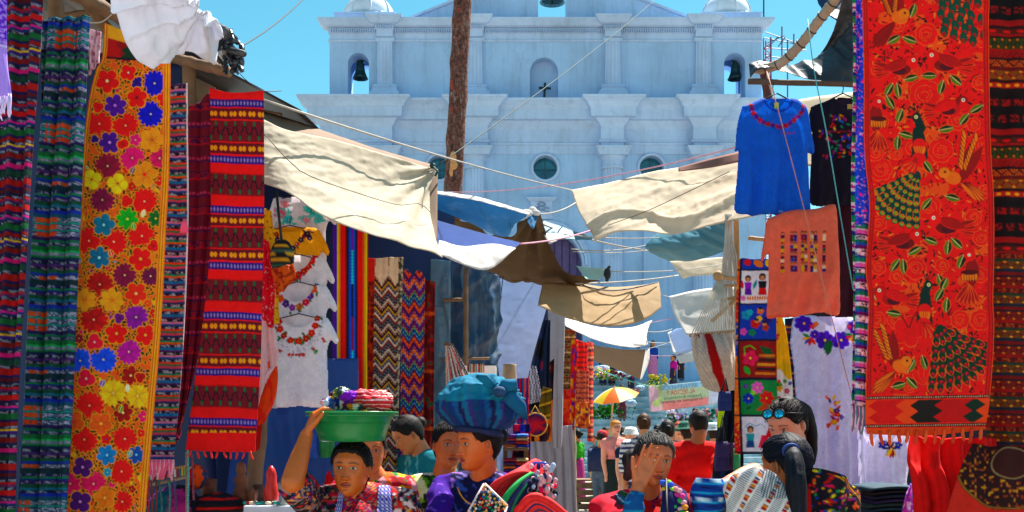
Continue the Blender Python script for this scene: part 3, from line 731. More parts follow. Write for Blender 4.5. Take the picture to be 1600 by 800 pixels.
# right-hand canopies
cloth('canopy', 'wide pale cream canvas canopy strung left of the blue T-shirt', 'canopy',
      [(893, 297, 9.6), (960, 284, 9.4), (1022, 268, 9.0), (1090, 258, 8.6), (1150, 242, 8.2), (1215, 222, 7.8)],
      [(930, 377, 8.4), (965, 363, 8.1), (1010, 361, 7.8), (1050, 366, 7.6), (1110, 353, 7.2), (1215, 330, 6.6)], M_cream2,
      left=[(893, 297, 9.6), (904, 330, 9.1), (922, 360, 8.6), (930, 377, 8.4)], cell=2.6, disp=lambda s, t, x, y: crease(.07, 120, 20, 11, -20)(s, t, x, y)+.05*np.exp(-((t-.75+.1*np.sin(s*9))/.05)**2))
cloth('canopy', 'reddish brown back edge of the wide pale cream canopy', 'canopy', [(1060, 262, 7.95), (1110, 248, 7.8), (1160, 236, 7.6)], [(1060, 268, 7.9), (1110, 262, 7.75), (1160, 252, 7.5)], mat('rust_canvas', '#a06a5c', .8, trans=.2), cell=3)
cloth('canopy', 'grey-teal tarp hanging below the wide pale cream canopy', 'tarp',
      [(1032, 362, 10.2), (1080, 358, 9.6), (1140, 338, 9)], [(1046, 408, 10.0), (1090, 406, 9.4), (1140, 390, 8.9)], M_teal, left=[(1032, 362, 10.2), (1008, 384, 10.2), (1024, 398, 10.1), (1046, 408, 10.0)], cell=2.6, disp=crease(.11, 70, 15, 15, 25))
cloth('canopy', 'small cream canvas strip under the grey-teal tarp', 'canopy', [(1046, 408, 12), (1090, 405, 11.6), (1150, 400, 11)], [(1068, 436, 11.6), (1085, 431, 11.4), (1150, 428, 10.8)], M_cream2, left=[(1046, 408, 12), (1056, 420, 11.8), (1068, 436, 11.6)], cell=3.5, disp=crease(.04, 50, 20, 1))
cloth('canopy', 'white canvas canopy behind the hammock strings', 'canopy', [(1046, 463, 11.5), (1080, 455, 11.2), (1115, 450, 11), (1170, 448, 10.5)], [(1072, 523, 10.8), (1110, 525, 10.6), (1170, 525, 10)], M_white2, left=[(1046, 463, 11.5), (1054, 492, 11.2), (1072, 523, 10.8)], cell=3.5, disp=crease(.06, 50, 30, 21))
cloth('canopy', 'small lavender cloth hanging over the steps beside the hammock', 'canopy', [(1045, 521, 14.5), (1060, 513, 14.3), (1090, 512, 14)], [(1058, 554, 14.2), (1090, 546, 13.8)], M_lav, cell=3, disp=crease(.05, 20, 30, 31))
cloth('canopy', 'small white cloth under the lavender one beside the hammock', 'canopy', [(1056, 556, 14.2), (1090, 547, 13.8)], [(1062, 568, 14.0), (1090, 563, 13.7)], M_white2, cell=3)
cloth('canopy', 'white strip hanging at the far end beside the lavender cloth', 'canopy', [(1043, 520, 14.8), (1049, 517, 14.8)], [(1052, 552, 14.5), (1058, 553, 14.5)], M_white2, cell=3)
# middle canopies
cloth('canopy', 'tan canvas canopy with a dark cord along its top in mid lane', 'canopy',
      [(848, 441, 9.0), (905, 444, 9.3), (952, 449, 9.8), (1000, 446, 10.2), (1029, 441, 10.4)],
      [(840, 478, 8.4), (880, 494, 8.6), (930, 508, 9.0), (975, 509, 9.4), (1010, 498, 9.8), (1033, 481, 10.0)], M_tan,
      right=[(1029, 441, 10.4), (1032, 458, 10.2), (1033, 481, 10.0)], cell=2.6, disp=crease(.07, 90, 18, 12, 5))
cloth('canopy', 'white cotton canopy sagging below the tan one', 'canopy',
      [(878, 496, 12.0), (940, 512, 12.2), (985, 512, 12.6), (1019, 500, 12.8)], [(884, 510, 11.5), (930, 532, 11.6), (985, 543, 11.9), (1012, 538, 12.2)], M_white2,
      right=[(1019, 500, 12.8), (1010, 522, 12.5), (1012, 538, 12.2)], cell=3, disp=crease(.09, 60, 14, 22, 12))
cloth('canopy', 'square white cloth pegged in front of the white cotton canopy', 'canopy', [(984, 518, 11.9), (1012, 516, 12.0)], [(990, 540, 11.6), (1008, 541, 11.7)], M_white2, cell=3, disp=crease(.05, 20, 10, 2))
cloth('canopy', 'grey-brown triangular tarp hanging above the striped umbrella', 'tarp',
      [(895, 528, 13.2), (925, 538, 13.2), (965, 545, 13.4), (1009, 546, 13.6)], [(895, 545, 14.2), (925, 562, 14.4), (962, 576, 14.6), (1001, 593, 14.8)], tarp('grey_brown_tarp', '#7d6b5a', trans=.2), right=[(1009, 546, 13.6), (1007, 570, 14.2), (1001, 593, 14.8)], cell=2.8, disp=crease(.08, 25, 60, 13, 30))
cloth('canopy', 'white edge of the grey-brown triangular tarp', 'tarp', [(1009, 546, 13.6), (1015, 545, 13.7)], [(1000, 594, 13.2), (1003, 592, 13.3)], M_white2, right=[(1015, 545, 13.7), (1014, 565, 13.6), (1003, 592, 13.3)], cell=2.5)  # separate white strip along the tarp's right edge
# vertical sheets between the stalls
cloth('sheet', 'lavender translucent plastic sheet closing the side of a stall', 'sheet',
      [(728, 416, 9.7), (800, 434, 9.7), (866, 440, 9.7)], [(748, 800, 9.5), (790, 800, 9.5), (800, 690, 9.6)], M_lav, right=[(866, 440, 9.7), (850, 495, 9.7), (832, 560, 9.7), (800, 690, 9.6)], cell=3.5, disp=crease(.05, 60, 260, 41, 8))
cloth('sheet', 'shiny dark blue plastic sheet gathered in tall folds beside the chevron runner', 'tarp',
      [(672, 402, 7.5), (702, 408, 7.4), (776, 430, 7.8)], [(674, 850, 7.5), (705, 850, 7.4), (770, 850, 7.8)], M_dkblue, cell=2.8,
      disp=lambda s, t, x, y: crease(.2, 26, 240, 19, 0)(s, t, x, y)+.12*ridg((x+y*.9)/38, (x-y)/200, 5)*(s > .35)*(1-t))
cloth('sheet', 'pale grey-blue plastic strip hanging right of the chevron runner', 'tarp', [(673, 405, 7.25), (704, 408, 7.25)], [(680, 800, 7.25), (703, 800, 7.25)], tarp('grey_blue_plastic', '#5b7f95', rough=.3, trans=.25, spec=.6), cell=2.5, disp=crease(.12, 9, 260, 29))
cloth('sheet', 'royal blue tarp wall under the hung white blouse', 'tarp', [(380, 560, 5.9), (560, 560, 6.1)], [(330, 960, 5.3), (560, 960, 5.9)], M_bluewall, cell=5, disp=crease(.09, 40, 300, 6, -10))
cloth('dark_backing', 'added night blue tarp wall that darkens the back of the blouse stall', 'tarp', [(330, 270, 7.9), (710, 300, 8.1)], [(330, 980, 7.9), (710, 980, 8.1)], M_nightblue, cell=12, disp=crease(.06, 40, 200, 6))  # added backing; its deep blue helps the stall interior read dark
cloth('shade_roof', 'added dark tarp roof that shades the blouse stall, hidden by the canopy', 'tarp', [(-50, 30, 7.9), (640, 345, 8.0)], [(-500, -350, 4.6), (470, 172, 5.4)], M_black, cell=30)  # added roof, unseen behind the canopy, keeps daylight out of the stall
cloth('shade_roof', 'added dark tarp roof that shades the nearest stall in the corner of the market lane', 'tarp', [(-300, 60, 6.2), (290, 60, 6.2)], [(-800, -420, 3.4), (60, -300, 3.6)], M_black, cell=30)  # added roof to darken the interior behind the near cloths
cloth('dark_backing', 'added dark tarp wall that darkens the stall behind the nearest striped cloths', 'tarp', [(-300, 60, 6.0), (300, 90, 6.0)], [(-300, 1100, 6.0), (360, 1100, 6.0)], M_nightblue, cell=20)  # added dark backing for the dim interior behind the striped cloths
cloth('sheet', 'faded cream tarp behind the wooden post and red banded runner', 'tarp', [(255, 88, 6.2), (352, 82, 6.3)], [(255, 240, 6.2), (352, 240, 6.3)], M_cream, cell=5, disp=crease(.1, 30, 60, 6))
cloth('draped_cloth', 'bundled white cotton sheet draped over the stall roof pole above the flowered runner', 'sheet',
      [(172, -30, 3.8), (235, -38, 3.8), (285, -22, 3.85), (300, -4, 3.9)], [(240, 107, 4.15), (262, 99, 4.15), (296, 86, 4.25), (338, 86, 4.35)], M_whitecot,
      left=[(172, -30, 3.8), (178, 18, 3.9), (196, 62, 4.02), (218, 92, 4.1), (240, 107, 4.15)], right=[(300, -4, 3.9), (318, 22, 4.0), (347, 44, 4.15), (338, 86, 4.35)], cell=1.8,
      disp=lambda s, t, x, y: .16*(ridg(np.arctan2(y-10, x-318)*2.6, np.hypot(x-318, y-10)/260, 3, 2)-.4)*(1-s*.4)+.03*(ridg(s*2.6+.5*t, t*.8, 3)-.4)+.035*(ridg(s*3+t*1.6, t*1.7-s, 8)-.3))
cloth('draped_cloth', 'crumpled translucent plastic over the end of the roof pole', 'sheet', [(296, 6, 4.5), (335, 30, 4.6), (362, 58, 4.6)], [(320, 70, 4.4), (345, 90, 4.4), (368, 112, 4.5)], M_white2, cell=2, disp=crease(.1, 16, 16, 7))
b = MB(); rr = random.Random(5)
for k in range(40):
 x0 = rr.uniform(338, 368); y0 = rr.uniform(45, 90); pts = [P(x0, y0, 4.45+rr.uniform(-.05, .05))]
 for q in range(4): x0 += rr.uniform(-3, 6); y0 += rr.uniform(2, 10); pts.append(P(x0, y0, 4.45+rr.uniform(-.06, .06)))
 b.tube(pts, [.006, .012, .008, .014, .003], 5)
tag(b.build('plastic_rags', mat('blue_black_plastic', '#27323f', .35, .3, 20, spec=.6), smooth=True), 'dark shredded plastic rags knotted at the end of the roof pole', 'rags')
b = MB(); b.tube([P(338, 45, 4.4), P(352, 52, 4.3)], .028, 8); tag(b.build('pole_end', M_black, smooth=True), 'short black pole end poking out of the white plastic', 'pole')
b = MB(); b.tube([P(358, 78, 4.4), P(381, 84, 4.3)], .014, 8); tag(b.build('pole_end', M_black, smooth=True), 'thin black stick poking out towards the sky beside the rags', 'stick')
# timber
M_bark = mat('pine_bark', '#3c221c', .95, .35, 22, bump=.03, bscale=28, col2='#7c4a3e', dirt=('#c9b8ae', 26, .55, (1, 1, .4)))
M_pole = mat('stall_timber', '#7a5b41', .8, .25, 7, bump=.005, bscale=40, dirt=('#3f2d21', 5, .6, (1, 1, .2)))
def stick(name, label, a, c, r, m=M_pole, cat='pole', r2=None, n=10):
 b = MB(); pa, pc = P(*a) if len(a) == 3 and not isinstance(a, Vector) else a, P(*c) if not isinstance(c, Vector) else c
 k = 12; rr = random.Random(hash_(label)); pts = [pa.lerp(pc, i/k)+Vector((rr.uniform(-1, 1), rr.uniform(-1, 1), rr.uniform(-1, 1)))*r*.12 for i in range(k+1)]
 b.tube(pts, [r+(r2-r)*i/k if r2 else r*(1+rr.uniform(-.06, .06)) for i in range(k+1)], n)
 return tag(b.build(name, m, smooth=True), label, cat)
def hash_(s): return sum(ord(c)*(i+1) for i, c in enumerate(s)) % 10007
# tall trunk pole with knots and a fresh cut
t = thing('trunk_pole', 'tall bare tree trunk pole with a fresh orange cut in front of the church', 'pole', tuple(P(680, 862, 13)), None)
pa = P(680, 862, 13); pc = P(726, -60, 13); b = MB(); V = []; F = []; nn = 30; kk = 150
for i in range(kk+1):
 u = i/kk; c0 = pa.lerp(pc, u)
 for k in range(nn):
  a = 2*pi*k/nn; r = .112-.004*u+.006*float(vn(k*.9, i*.12, 3))+.004*float(vn(k*2.1, i*.5, 5))
  for (ua, aa, am) in ((.70, pi*1.0, .016), (.83, pi*1.1, .018), (.77, 0, .012), (.62, pi, .012), (.9, pi, .014)):
   da = (a-aa+pi) % (2*pi)-pi; r += am*math.exp(-(da/.6)**2-((u-ua)/.012)**2)
  V.append(c0+Vector((cos(a)*r, sin(a)*r, 0)))
for i in range(kk):
 for k in range(nn): F.append((i*nn+k, i*nn+(k+1) % nn, (i+1)*nn+(k+1) % nn, (i+1)*nn+k))
b.add(V, F); b.build('trunk', M_bark, t, smooth=True)
b = MB()
for (x, y, w, h, mm) in ((708, 246, 5, 10, 1), (709, 258, 6, 7, 1), (705, 268, 3, 8, 1)): b.ell(P(x, y, 12.885), (w/FPX*13, .012, h/FPX*13))
b.build('cut', mat('fresh_wood', '#c8804a', .8, .3, 25, col2='#e0a468'), t, smooth=True)
b = MB()
for (x, y, w, h) in ((706, 132, 3, 8), (706, 170, 2, 7), (717, 14, 3, 2)): b.ell(P(x, y, 12.884), (w/FPX*13, .01, h/FPX*13))
b.build('bare_patch', mat('red_inner_bark', '#8c3b2a', .8, .3, 25), t, smooth=True)
stick('stall_post', 'square rough wooden post under the draped white sheet', (296, 92, 5.4), (302, 470, 5.4), .035)
stick('stall_beam', 'weathered wooden beam end sticking out under the draped white sheet', (262, 88, 4.9), (358, 112, 4.7), .026)
stick('stall_beam', 'small wooden rail end seen against the sky over the cream canopy', (405, 174, 5.6), (440, 180, 5.6), .012)
for lab, a, c, r in (('brown roof pole crossing the top left corner', (60, -40, 4.6), (190, 28, 4.9), .035), ('second brown roof pole slanting behind the striped cloths', (110, -30, 5.0), (178, 60, 5.4), .03), ('short upright brown post between the two striped cloths', (88, -30, 4.9), (88, 45, 4.9), .035), ('thin brown rail under the slanting roof poles', (80, 30, 5.4), (200, 8, 5.3), .018)):
 stick('roof_pole', lab, a, c, r)
stick('stall_post', 'leaning wooden pole behind the trinket table', (416, 560, 5.3), (376, 960, 5.1), .042)
stick('frame_post', 'brown upright post of the frame behind the dark blue plastic', (728, 418, 7.2), (728, 830, 7.2), .018)
stick('frame_rail', 'short brown rail nailed to the upright behind the dark blue plastic', (694, 469, 7.2), (728, 468, 7.2), .014)
stick('frame_rail', 'lower grey rail across the dark blue plastic above the cloth bundle', (690, 562, 7.2), (765, 560, 7.2), .01)
# bent bamboo with binding rings
t = thing('bamboo_pole', 'bent pale bamboo pole with dark bindings curving up over the T-shirts', 'pole', tuple(P(1180, 110, 5.7)))
bp = cat_smooth3([P(1176, 107, 5.8), P(1196, 107, 5.75), P(1222, 97, 5.7), P(1252, 68, 5.6), P(1278, 34, 5.5), P(1300, 6, 5.4), P(1318, -22, 5.3)], 70)
b = MB(); b.tube([Vector(p) for p in bp], [.027+.0035*(abs((i % 10)-5) < 1) for i in range(70)], 12); b.build('cane', mat('bamboo', '#a58b76', .45, .2, 12, bump=.002, bscale=30, dirt=('#5c4436', 6, .6)), t, smooth=True)
for i in (8, 14, 22, 31, 40, 49, 58):
 a, c = Vector(bp[i]), Vector(bp[i+1]); b = MB(); b.tube([a, a.lerp(c, .45)], .0315, 12); b.build('binding', M_dark, t, smooth=True)
stick('crossbar', 'dark square wooden crossbar the T-shirts hang from', (1169, 127, 5.7), (1420, 134, 5.7), .016, M_oldwood, 'bar')
stick('stall_post', 'reddish leaning post top between the bamboo and the blue T-shirt', (1193, 108, 5.9), (1342, 960, 6.4), .025, mat('red_wood', '#6e3c33', .75, .2, 8))
stick('peg', 'short pale wooden peg at the sleeve of the coral T-shirt', (1170, 372, 5.9), (1204, 375, 5.9), .012, mat('pale_wood', '#b98d5e', .7))
cloth('canopy', 'charcoal tarp hanging in a curve behind the bent bamboo pole', 'tarp', [(1222, 104, 6.2), (1262, 102, 6.1), (1290, 72, 6.0), (1308, 30, 5.9), (1322, -30, 5.8)],
      [(1215, 106, 6.1), (1250, 120, 5.9), (1290, 128, 5.8), (1350, 134, 5.7), (1420, 138, 5.6)], M_black, right=[(1322, -30, 5.8), (1360, -35, 5.8), (1420, -40, 5.7), (1420, 138, 5.6)], cell=2.6, disp=crease(.09, 30, 120, 7, -32))
cloth('canopy', 'black tarp rag wrapped round the low end of the bamboo pole', 'tarp', [(1170, 100, 5.8), (1186, 96, 5.8), (1212, 100, 5.8)], [(1173, 122, 5.75), (1184, 110, 5.7), (1210, 106, 5.7)], M_black, cell=2, disp=crease(.05, 10, 10, 7))
cloth('canopy', 'navy tarp fold at the very top behind the bamboo pole', 'tarp', [(1276, -30, 6.4), (1350, -30, 6.4)], [(1284, 16, 6.3), (1312, 36, 6.2)], mat('navy_tarp', '#1b2c55', .5, spec=.5), left=[(1276, -30, 6.4), (1277, 0, 6.4), (1284, 16, 6.3)], cell=3, disp=crease(.05, 20, 40, 7))
cloth('canopy', 'grey-white canvas strip against the sky behind the T-shirt rail', 'canopy', [(1212, 106, 8.5), (1270, 98, 8.3), (1350, 86, 8)], [(1220, 112, 8.2), (1270, 118, 8), (1350, 122, 7.8)], M_cream, cell=4, disp=crease(.05, 60, 16, 7))
cloth('canopy', 'bright cream roof sheet below the T-shirt rail', 'canopy', [(1196, 166, 9), (1260, 154, 8.8), (1360, 140, 8.6)], [(1180, 260, 8.4), (1260, 260, 8.2), (1360, 260, 8)], M_cream2, cell=5, disp=crease(.05, 60, 16, 7))
# ropes
M_rw = mat('white_rope', '#a39c94', .8); M_rp = mat('pink_rope', '#c98fa6', .8); M_rg = mat('green_rope', '#0b3834', .7); M_rb = mat('black_cord', '#16202c', .7)
M_ro = mat('orange_cord', '#c4806a', .7); M_rt = mat('turquoise_cord', '#4fa5a8', .7)
ROPES = [
 ('thin black cable against the sky above the canopy', [(376, 73, 4.4), (480, -8, 5.4)], .0045, M_rb, .02),
 ('long white rope crossing the church from the red runner to the right canopy', [(400, 152, 4.8), (893, 297, 9.6)], .0085, M_rw, .03),
 ('green rope rising from the cream canopy corner across the church', [(676, 264, 6.9), (1030, -6, 16)], .006, M_rg, .05),
 ('pink rope slanting across the round windows', [(700, 300, 12.8), (1150, 230, 8)], .009, M_rp, .1),
 ('short white rope from the brown tarp peak to the right canopy', [(838, 334, 8.0), (899, 317, 9.3)], .009, M_rw, .03),
 ('upper white rope from the teal tarp to the grey-teal tarp', [(846, 350, 8.8), (1010, 391, 10.2)], .011, M_rw, .03),
 ('pink and white rope tied to the pale blue sheet', [(811, 381, 7.0), (926, 359, 8.6)], .010, M_rp, .02),
 ('white line passing above the arch to the cream canopy', [(880, 366, 8.4), (1030, 371, 10)], .007, M_rw, .02),
 ('upper of two parallel lines between brown and grey-teal tarps', [(893, 389, 8.2), (1010, 383, 10.2)], .007, M_rw, .03),
 ('lower of two parallel lines between brown and grey-teal tarps', [(895, 393, 8.2), (1020, 390, 10.2)], .006, M_rw, .02),
 ('knotted line from the black knot to the small cream strip', [(952, 424, 8.3), (1150, 408, 10.9)], .007, M_rw, .04),
 ('pale rope along the top of the tan canopy', [(900, 443, 9.0), (1060, 430, 12)], .012, M_rw, .02),
 ('thin line from the tan canopy corner to the white canopy', [(1030, 460, 10.3), (1046, 464, 11.5)], .006, M_rw, .0),
 ('pink line between the white canopies over the steps', [(1014, 505, 12.8), (1052, 497, 11.3)], .007, M_rp, .0),
 ('white line above the woman on the platform', [(1012, 518, 12.2), (1050, 514, 14.3)], .008, M_rw, .02),
 ('low white line over the woman on the platform', [(1010, 534, 12.2), (1048, 535, 14.5)], .008, M_rw, .01),
 ('crossing line beside the lavender cloth', [(1010, 545, 13.6), (1048, 534, 14.5)], .006, M_rw, .01),
 ('dusky line across the steps to the lavender cloth', [(1014, 555, 13.6), (1062, 555, 14.2)], .006, M_rp, .01),
 ('turquoise cord from the stalls to the mirrored banner', [(925, 573, 12.8), (1013, 603, 14)], .010, M_rt, .02),
 ('orange cord hanging slack over the blue T-shirt', [(1198, 112, 5.4), (1218, 180, 5.25), (1256, 325, 5.15), (1298, 490, 5.1), (1334, 632, 5.1)], .004, M_ro, 0),
 ('blue-green cord hanging down in front of the dark T-shirt', [(1262, 30, 5.3), (1272, 110, 5.15), (1290, 200, 5.1), (1312, 330, 5.05), (1333, 452, 5.05)], .0045, M_rt, 0),
 ('thin wire looping between the post and the red runner', [(372, 112, 4.5), (388, 128, 4.5), (412, 142, 4.6), (440, 142, 4.8)], .003, M_rb, 0),
 ('grey wire strung from the striped cloths to the white sheet', [(140, 36, 4.5), (160, 34, 4.4), (182, 16, 4.3)], .004, M_rw, 0),
 ('long black cord hanging by the lavender sheet', [(786, 432, 8.2), (778, 500, 8.1), (760, 600, 8.1)], .006, M_rb, 0),
 ('dark cord hanging left of the long black one', [(782, 432, 8.2), (766, 490, 8.1), (757, 575, 8.1)], .005, M_rb, 0),
 ('wavy seam cord lying on the large cream canopy', [(412, 208, 4.85), (450, 250, 4.72), (482, 274, 4.88), (560, 302, 5.35), (622, 320, 5.85), (655, 318, 6.15), (674, 333, 6.35)], .0035, mat('grey_cord', '#5e554c', .8), 0),
 ('dark cord sagging along the upper edge of the tan canopy', [(905, 443, 9.2), (925, 450, 9.2), (955, 454, 9.5), (990, 450, 9.9), (1028, 441, 10.3)], .010, mat('grey_blue_cord', '#3f4658', .7), 0),
 ('fine cord laid across the wide pale cream canopy', [(950, 352, 8.0), (1010, 330, 7.6), (1070, 302, 7.3), (1140, 268, 7.0)], .0045, mat('grey_cord', '#5e554c', .8), 0),
]
for lab, pts, r, m, sag in ROPES:
 rope('cord', lab, pts, r*.66, m, 'cord', sag=sag)
for x in (678, 905, 895):
 pass
b = MB(); b.ell(P(676, 259, 6.7), (.02, .02, .02)); b.tube([P(676, 259, 6.7), P(684, 268, 6.6), P(680, 275, 6.6)], .007, 5); tag(b.build('knot', M_rg, smooth=True), 'green knot at the upper corner of the large cream canopy', 'knot')
# ---------------------------------------------------------------- woven, embroidered and printed cloths
V_cloth = vmat('woven_cotton', .85, .0006, 900, trans=.10)
V_heavy = vmat('embroidered_cloth', .8, .0008, 700, trans=.05)
V_thin = vmat('thin_cotton', .85, .0004, 900, trans=.25)
def folds(amp, n, seed=0, grow=.5, vert=0.0):
 def f(s, t, x, y):
  ph = fbm(t*2.0+seed, s*.7, seed, 2)*2.2
  return amp*(grow+(1-grow)*t)*(np.sin(2*pi*n*s+ph*2.5+seed)+.45*np.sin(2*pi*n*2.3*s+ph*4+seed*2))*.6+vert*fbm(s*3, t*9, seed+2)
 return f
def fringe(root, pts_a, ln, n, r, col_mats, seed=0, name='tassel', curl=.3):
 """twisted yarn tassels along a lower edge between two points"""
 rr = random.Random(seed); a, c = P(*pts_a[0]), P(*pts_a[1])
 for k in range(n):
  p = a.lerp(c, (k+.5)/n); l = ln*rr.uniform(.8, 1.15); dx = rr.uniform(-1, 1)*l*curl; b = MB(); pts = [p+Vector((0, 0, .006))]
  for q in range(1, 6): u = q/5; pts.append(p+Vector((dx*u*u, rr.uniform(-.002, .002), -l*u)))
  b.tube(pts, [r*.8, r, r*1.15, r, r*1.1, r*.5], 6); b.build(name, col_mats[k % len(col_mats)], root, smooth=True)
def bands(cv, seq, slope=0.0, wav=(0, 20), x_mid=0, start=0, region=None, seed=1):
 """repeat horizontal woven bands; each entry = (height, colour, kind, extra)"""
 hs = np.array([q[0] for q in seq], float); tot = hs.sum(); edge = np.cumsum(hs)
 wob = fbm(cv.X/45., cv.Y/70., seed, 2)*wav[0]
 Yw = cv.Y-start-(cv.X-x_mid)*slope-wob; m = np.mod(Yw, tot); idx = np.minimum(np.digitize(m, edge), len(seq)-1)
 top = np.r_[0, edge][idx]; v = (m-top)/hs[idx]; rep = np.floor(Yw/tot)
 for i, q in enumerate(seq):
  k = idx == i
  if region is not None: k &= region
  c = C(q[1]); cv.A[k] = c; kd = q[2] if len(q) > 2 else 'p'
  if kd == 'i':      # ikat: pale broken dashes
   n = vn(cv.X/2.3+rep*17, np.floor(cv.Y/1.2)*.8+i, 5+i); w = np.abs(v-.5) < .36+.2*(n-.5)
   big = np.sin(cv.X/3.1+rep*2+i) > -.55
   kk = k & w & (n > .46) & big; cv.A[kk] = C(q[3])*.55
  elif kd == 'd':    # chain of dots
   kk = k & (((np.mod(cv.X, q[4])-q[4]/2)/(q[4]*.28))**2+((v-.5)/.28)**2 < 1); cv.A[kk] = C(q[3])
  elif kd == 'dd':   # pairs of ovals
   p_ = q[4]; u = np.mod(cv.X+3, p_); kk = k & (((((u-p_*.28)/(p_*.19))**2+((v-.5)/.36)**2) < 1) | ((((u-p_*.66)/(p_*.19))**2+((v-.5)/.36)**2) < 1)); cv.A[kk] = C(q[3])
  elif kd == 'z':    # zigzag with small diamonds
   p_ = q[4]; tri = np.abs(np.mod(cv.X/p_, 1)-.5)*2
   kk = k & (np.abs(v-.15-.7*tri) < .055); cv.A[kk] = C('#140a12')
   k2 = k & (np.abs(v-.15-.7*tri) > .12) & (np.mod(np.floor(cv.X/2.2)+np.floor(cv.Y/2.6), 2) == 0); cv.A[k2] = C(q[3])
   k3 = k & (((np.mod(cv.X+p_/2, p_)-p_/2)/(p_*.13))**2+((v-.82)/.12)**2 < 1); cv.A[k3] = C(q[5])
   k3 = k & (((np.mod(cv.X, p_)-p_/2)/(p_*.13))**2+((v-.15)/.12)**2 < 1); cv.A[k3] = C(q[5])
  elif kd == 'o':    # blocks of orange brocade between two columns
   blk = (cv.X-(cv.Y-150)*q[4][2] > q[4][0]) & (cv.X-(cv.Y-150)*q[4][2] < q[4][1]) & (v > .12) & (v < .88) & (np.mod(cv.X, 19) > 1.5)
   n = vn(cv.X/2.0, cv.Y/1.4, 9); cv.A[k & blk & (n > .2)] = C(q[3])
   cv.A[k & ~blk & (np.abs(v-.5) < .35) & (vn(cv.X/2.2, cv.Y, 8) > .52)] = C('#b9b4cf')
 cv.H += .0006*np.sin(v*pi)
# ---- nearest striped cloths on the left
SA = [(5, '#5a0f1c'), (4, '#1d1a3c'), (5, '#17152c', 'i', '#b7b0cc'), (3, '#b81d1d'), (4, '#5d2b5a'), (5, '#10182c', 'i', '#9fb1cc'), (8, '#c01a16'), (4, '#241746'), (5, '#1b1838', 'i', '#b8a8cc'),
      (3, '#d8308a'), (4, '#1f2f6b'), (5, '#151225', 'i', '#c2bcd6'), (9, '#145c33'), (4, '#22134a'), (6, '#8c1020'), (5, '#1b1838', 'i', '#b8b8cc'), (3, '#e0b030'), (5, '#3d2270'), (5, '#10132a', 'i', '#a9b4cc'),
      (8, '#7c1420'), (4, '#16204c'), (5, '#1b1430', 'i', '#c9b8cc'), (6, '#cf3a78'), (4, '#1b1a3c'), (9, '#173b2e'), (5, '#15142c', 'i', '#aab0cc'), (10, '#a81712'), (5, '#26144a')]
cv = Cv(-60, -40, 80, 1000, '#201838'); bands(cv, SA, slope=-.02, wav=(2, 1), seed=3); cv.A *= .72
o = cloth('striped_cloth', 'maroon and green striped handwoven cloth at the far left edge with pale dashes', 'cloth', [(-50, -25, 3.9), (68, -25, 3.9)], [(-60, 985, 3.8), (18, 985, 3.8)], V_cloth,
      right=[(68, -25, 3.9), (62, 90, 3.9), (50, 260, 3.9), (42, 420, 3.85), (30, 640, 3.8), (18, 985, 3.8)], cell=1.5, disp=folds(.035, 3.2, 2, .7), cv=cv)
SB = [(4, '#11303a'), (5, '#181c50', 'i', '#b9bcd8'), (3, '#1c7a4c'), (3, '#1a2f7c'), (5, '#33205c', 'i', '#c0b8d6'), (6, '#0e4a38'), (4, '#1c6a86'), (5, '#16183c', 'i', '#aab6d6'), (5, '#1a37a8'),
      (5, '#1f4f6c'), (9, '#2a5a6a', 'o', '#e2601a', (78, 112, -.1)), (2, '#1aa08c'), (9, '#2a4a6a', 'o', '#e2601a', (78, 112, -.1)), (2, '#1aa08c'), (9, '#2c3f66', 'o', '#d9541a', (78, 112, -.1)),
      (5, '#2c1d52'), (4, '#126a52'), (5, '#1c1c4c', 'i', '#b0b8d0'), (7, '#12693c'), (3, '#2fa860'), (5, '#6a7890', 'i', '#c8ccd8'), (3, '#1d7a44'), (5, '#16254c'), (5, '#1a1c44', 'i', '#c0c4d8'),
      (4, '#4a2a6c'), (5, '#1c1a3c', 'i', '#c6a8c0'), (5, '#13543c'), (4, '#1c3a9c'), (7, '#2a3f5a', 'o', '#cf5a20', (90, 118, -.1)), (4, '#12303a')]
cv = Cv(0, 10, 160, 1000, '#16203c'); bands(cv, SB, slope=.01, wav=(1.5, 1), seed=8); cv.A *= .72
o = cloth('striped_cloth', 'blue and green striped cloth with orange brocade blocks beside the flowered runner', 'cloth', [(66, 30, 4.15), (100, 27, 4.15), (140, 25, 4.15)], [(12, 985, 4.0), (100, 985, 4.0)], V_cloth,
      left=[(66, 30, 4.15), (60, 200, 4.15), (46, 420, 4.1), (34, 640, 4.05), (12, 985, 4.0)], right=[(140, 25, 4.15), (133, 150, 4.15), (126, 300, 4.1), (118, 500, 4.1), (106, 800, 4.0), (100, 985, 4.0)],
      cell=1.4, disp=folds(.026, 2.6, 5, .8), cv=cv)
# lavender shawl corner with fringe
cv = Cv(-40, -40, 30, 160, '#a98ae6'); cv.mask((vn(cv.X/2, cv.Y/2, 3) > .5) & (cv.Y < 70), '#5a2fb4'); cv.mask((np.abs(cv.Y-72) < 2), '#c9b8f0')
o = cloth('shawl', 'lavender shawl corner with a pale fringe hanging in the top left corner', 'shawl', [(-40, -30, 3.4), (11, -30, 3.4)], [(-40, 152, 3.4), (17, 150, 3.4)], V_cloth, right=[(11, -30, 3.4), (9, 60, 3.4), (12, 110, 3.4), (17, 150, 3.4)], cell=1.6, disp=folds(.012, 2, 4), cv=cv)
fringe(o, [(-36, 150, 3.4), (18, 149, 3.4)], .075, 16, .0035, [mat('lilac_yarn', '#cdb9ee', .8)], 3)
cv = Cv(130, 30, 165, 130, '#d6b3bd'); cv.mask(vn(cv.X/2, cv.Y/6, 3) > .62, '#9c5f73')
cloth('lace_strip', 'thin pinkish lace strip tied behind the flowered runner', 'lace', [(137, 44, 4.6), (158, 50, 4.6)], [(139, 118, 4.6), (154, 98, 4.6)], V_thin, cell=2, disp=folds(.012, 2, 4), cv=cv)
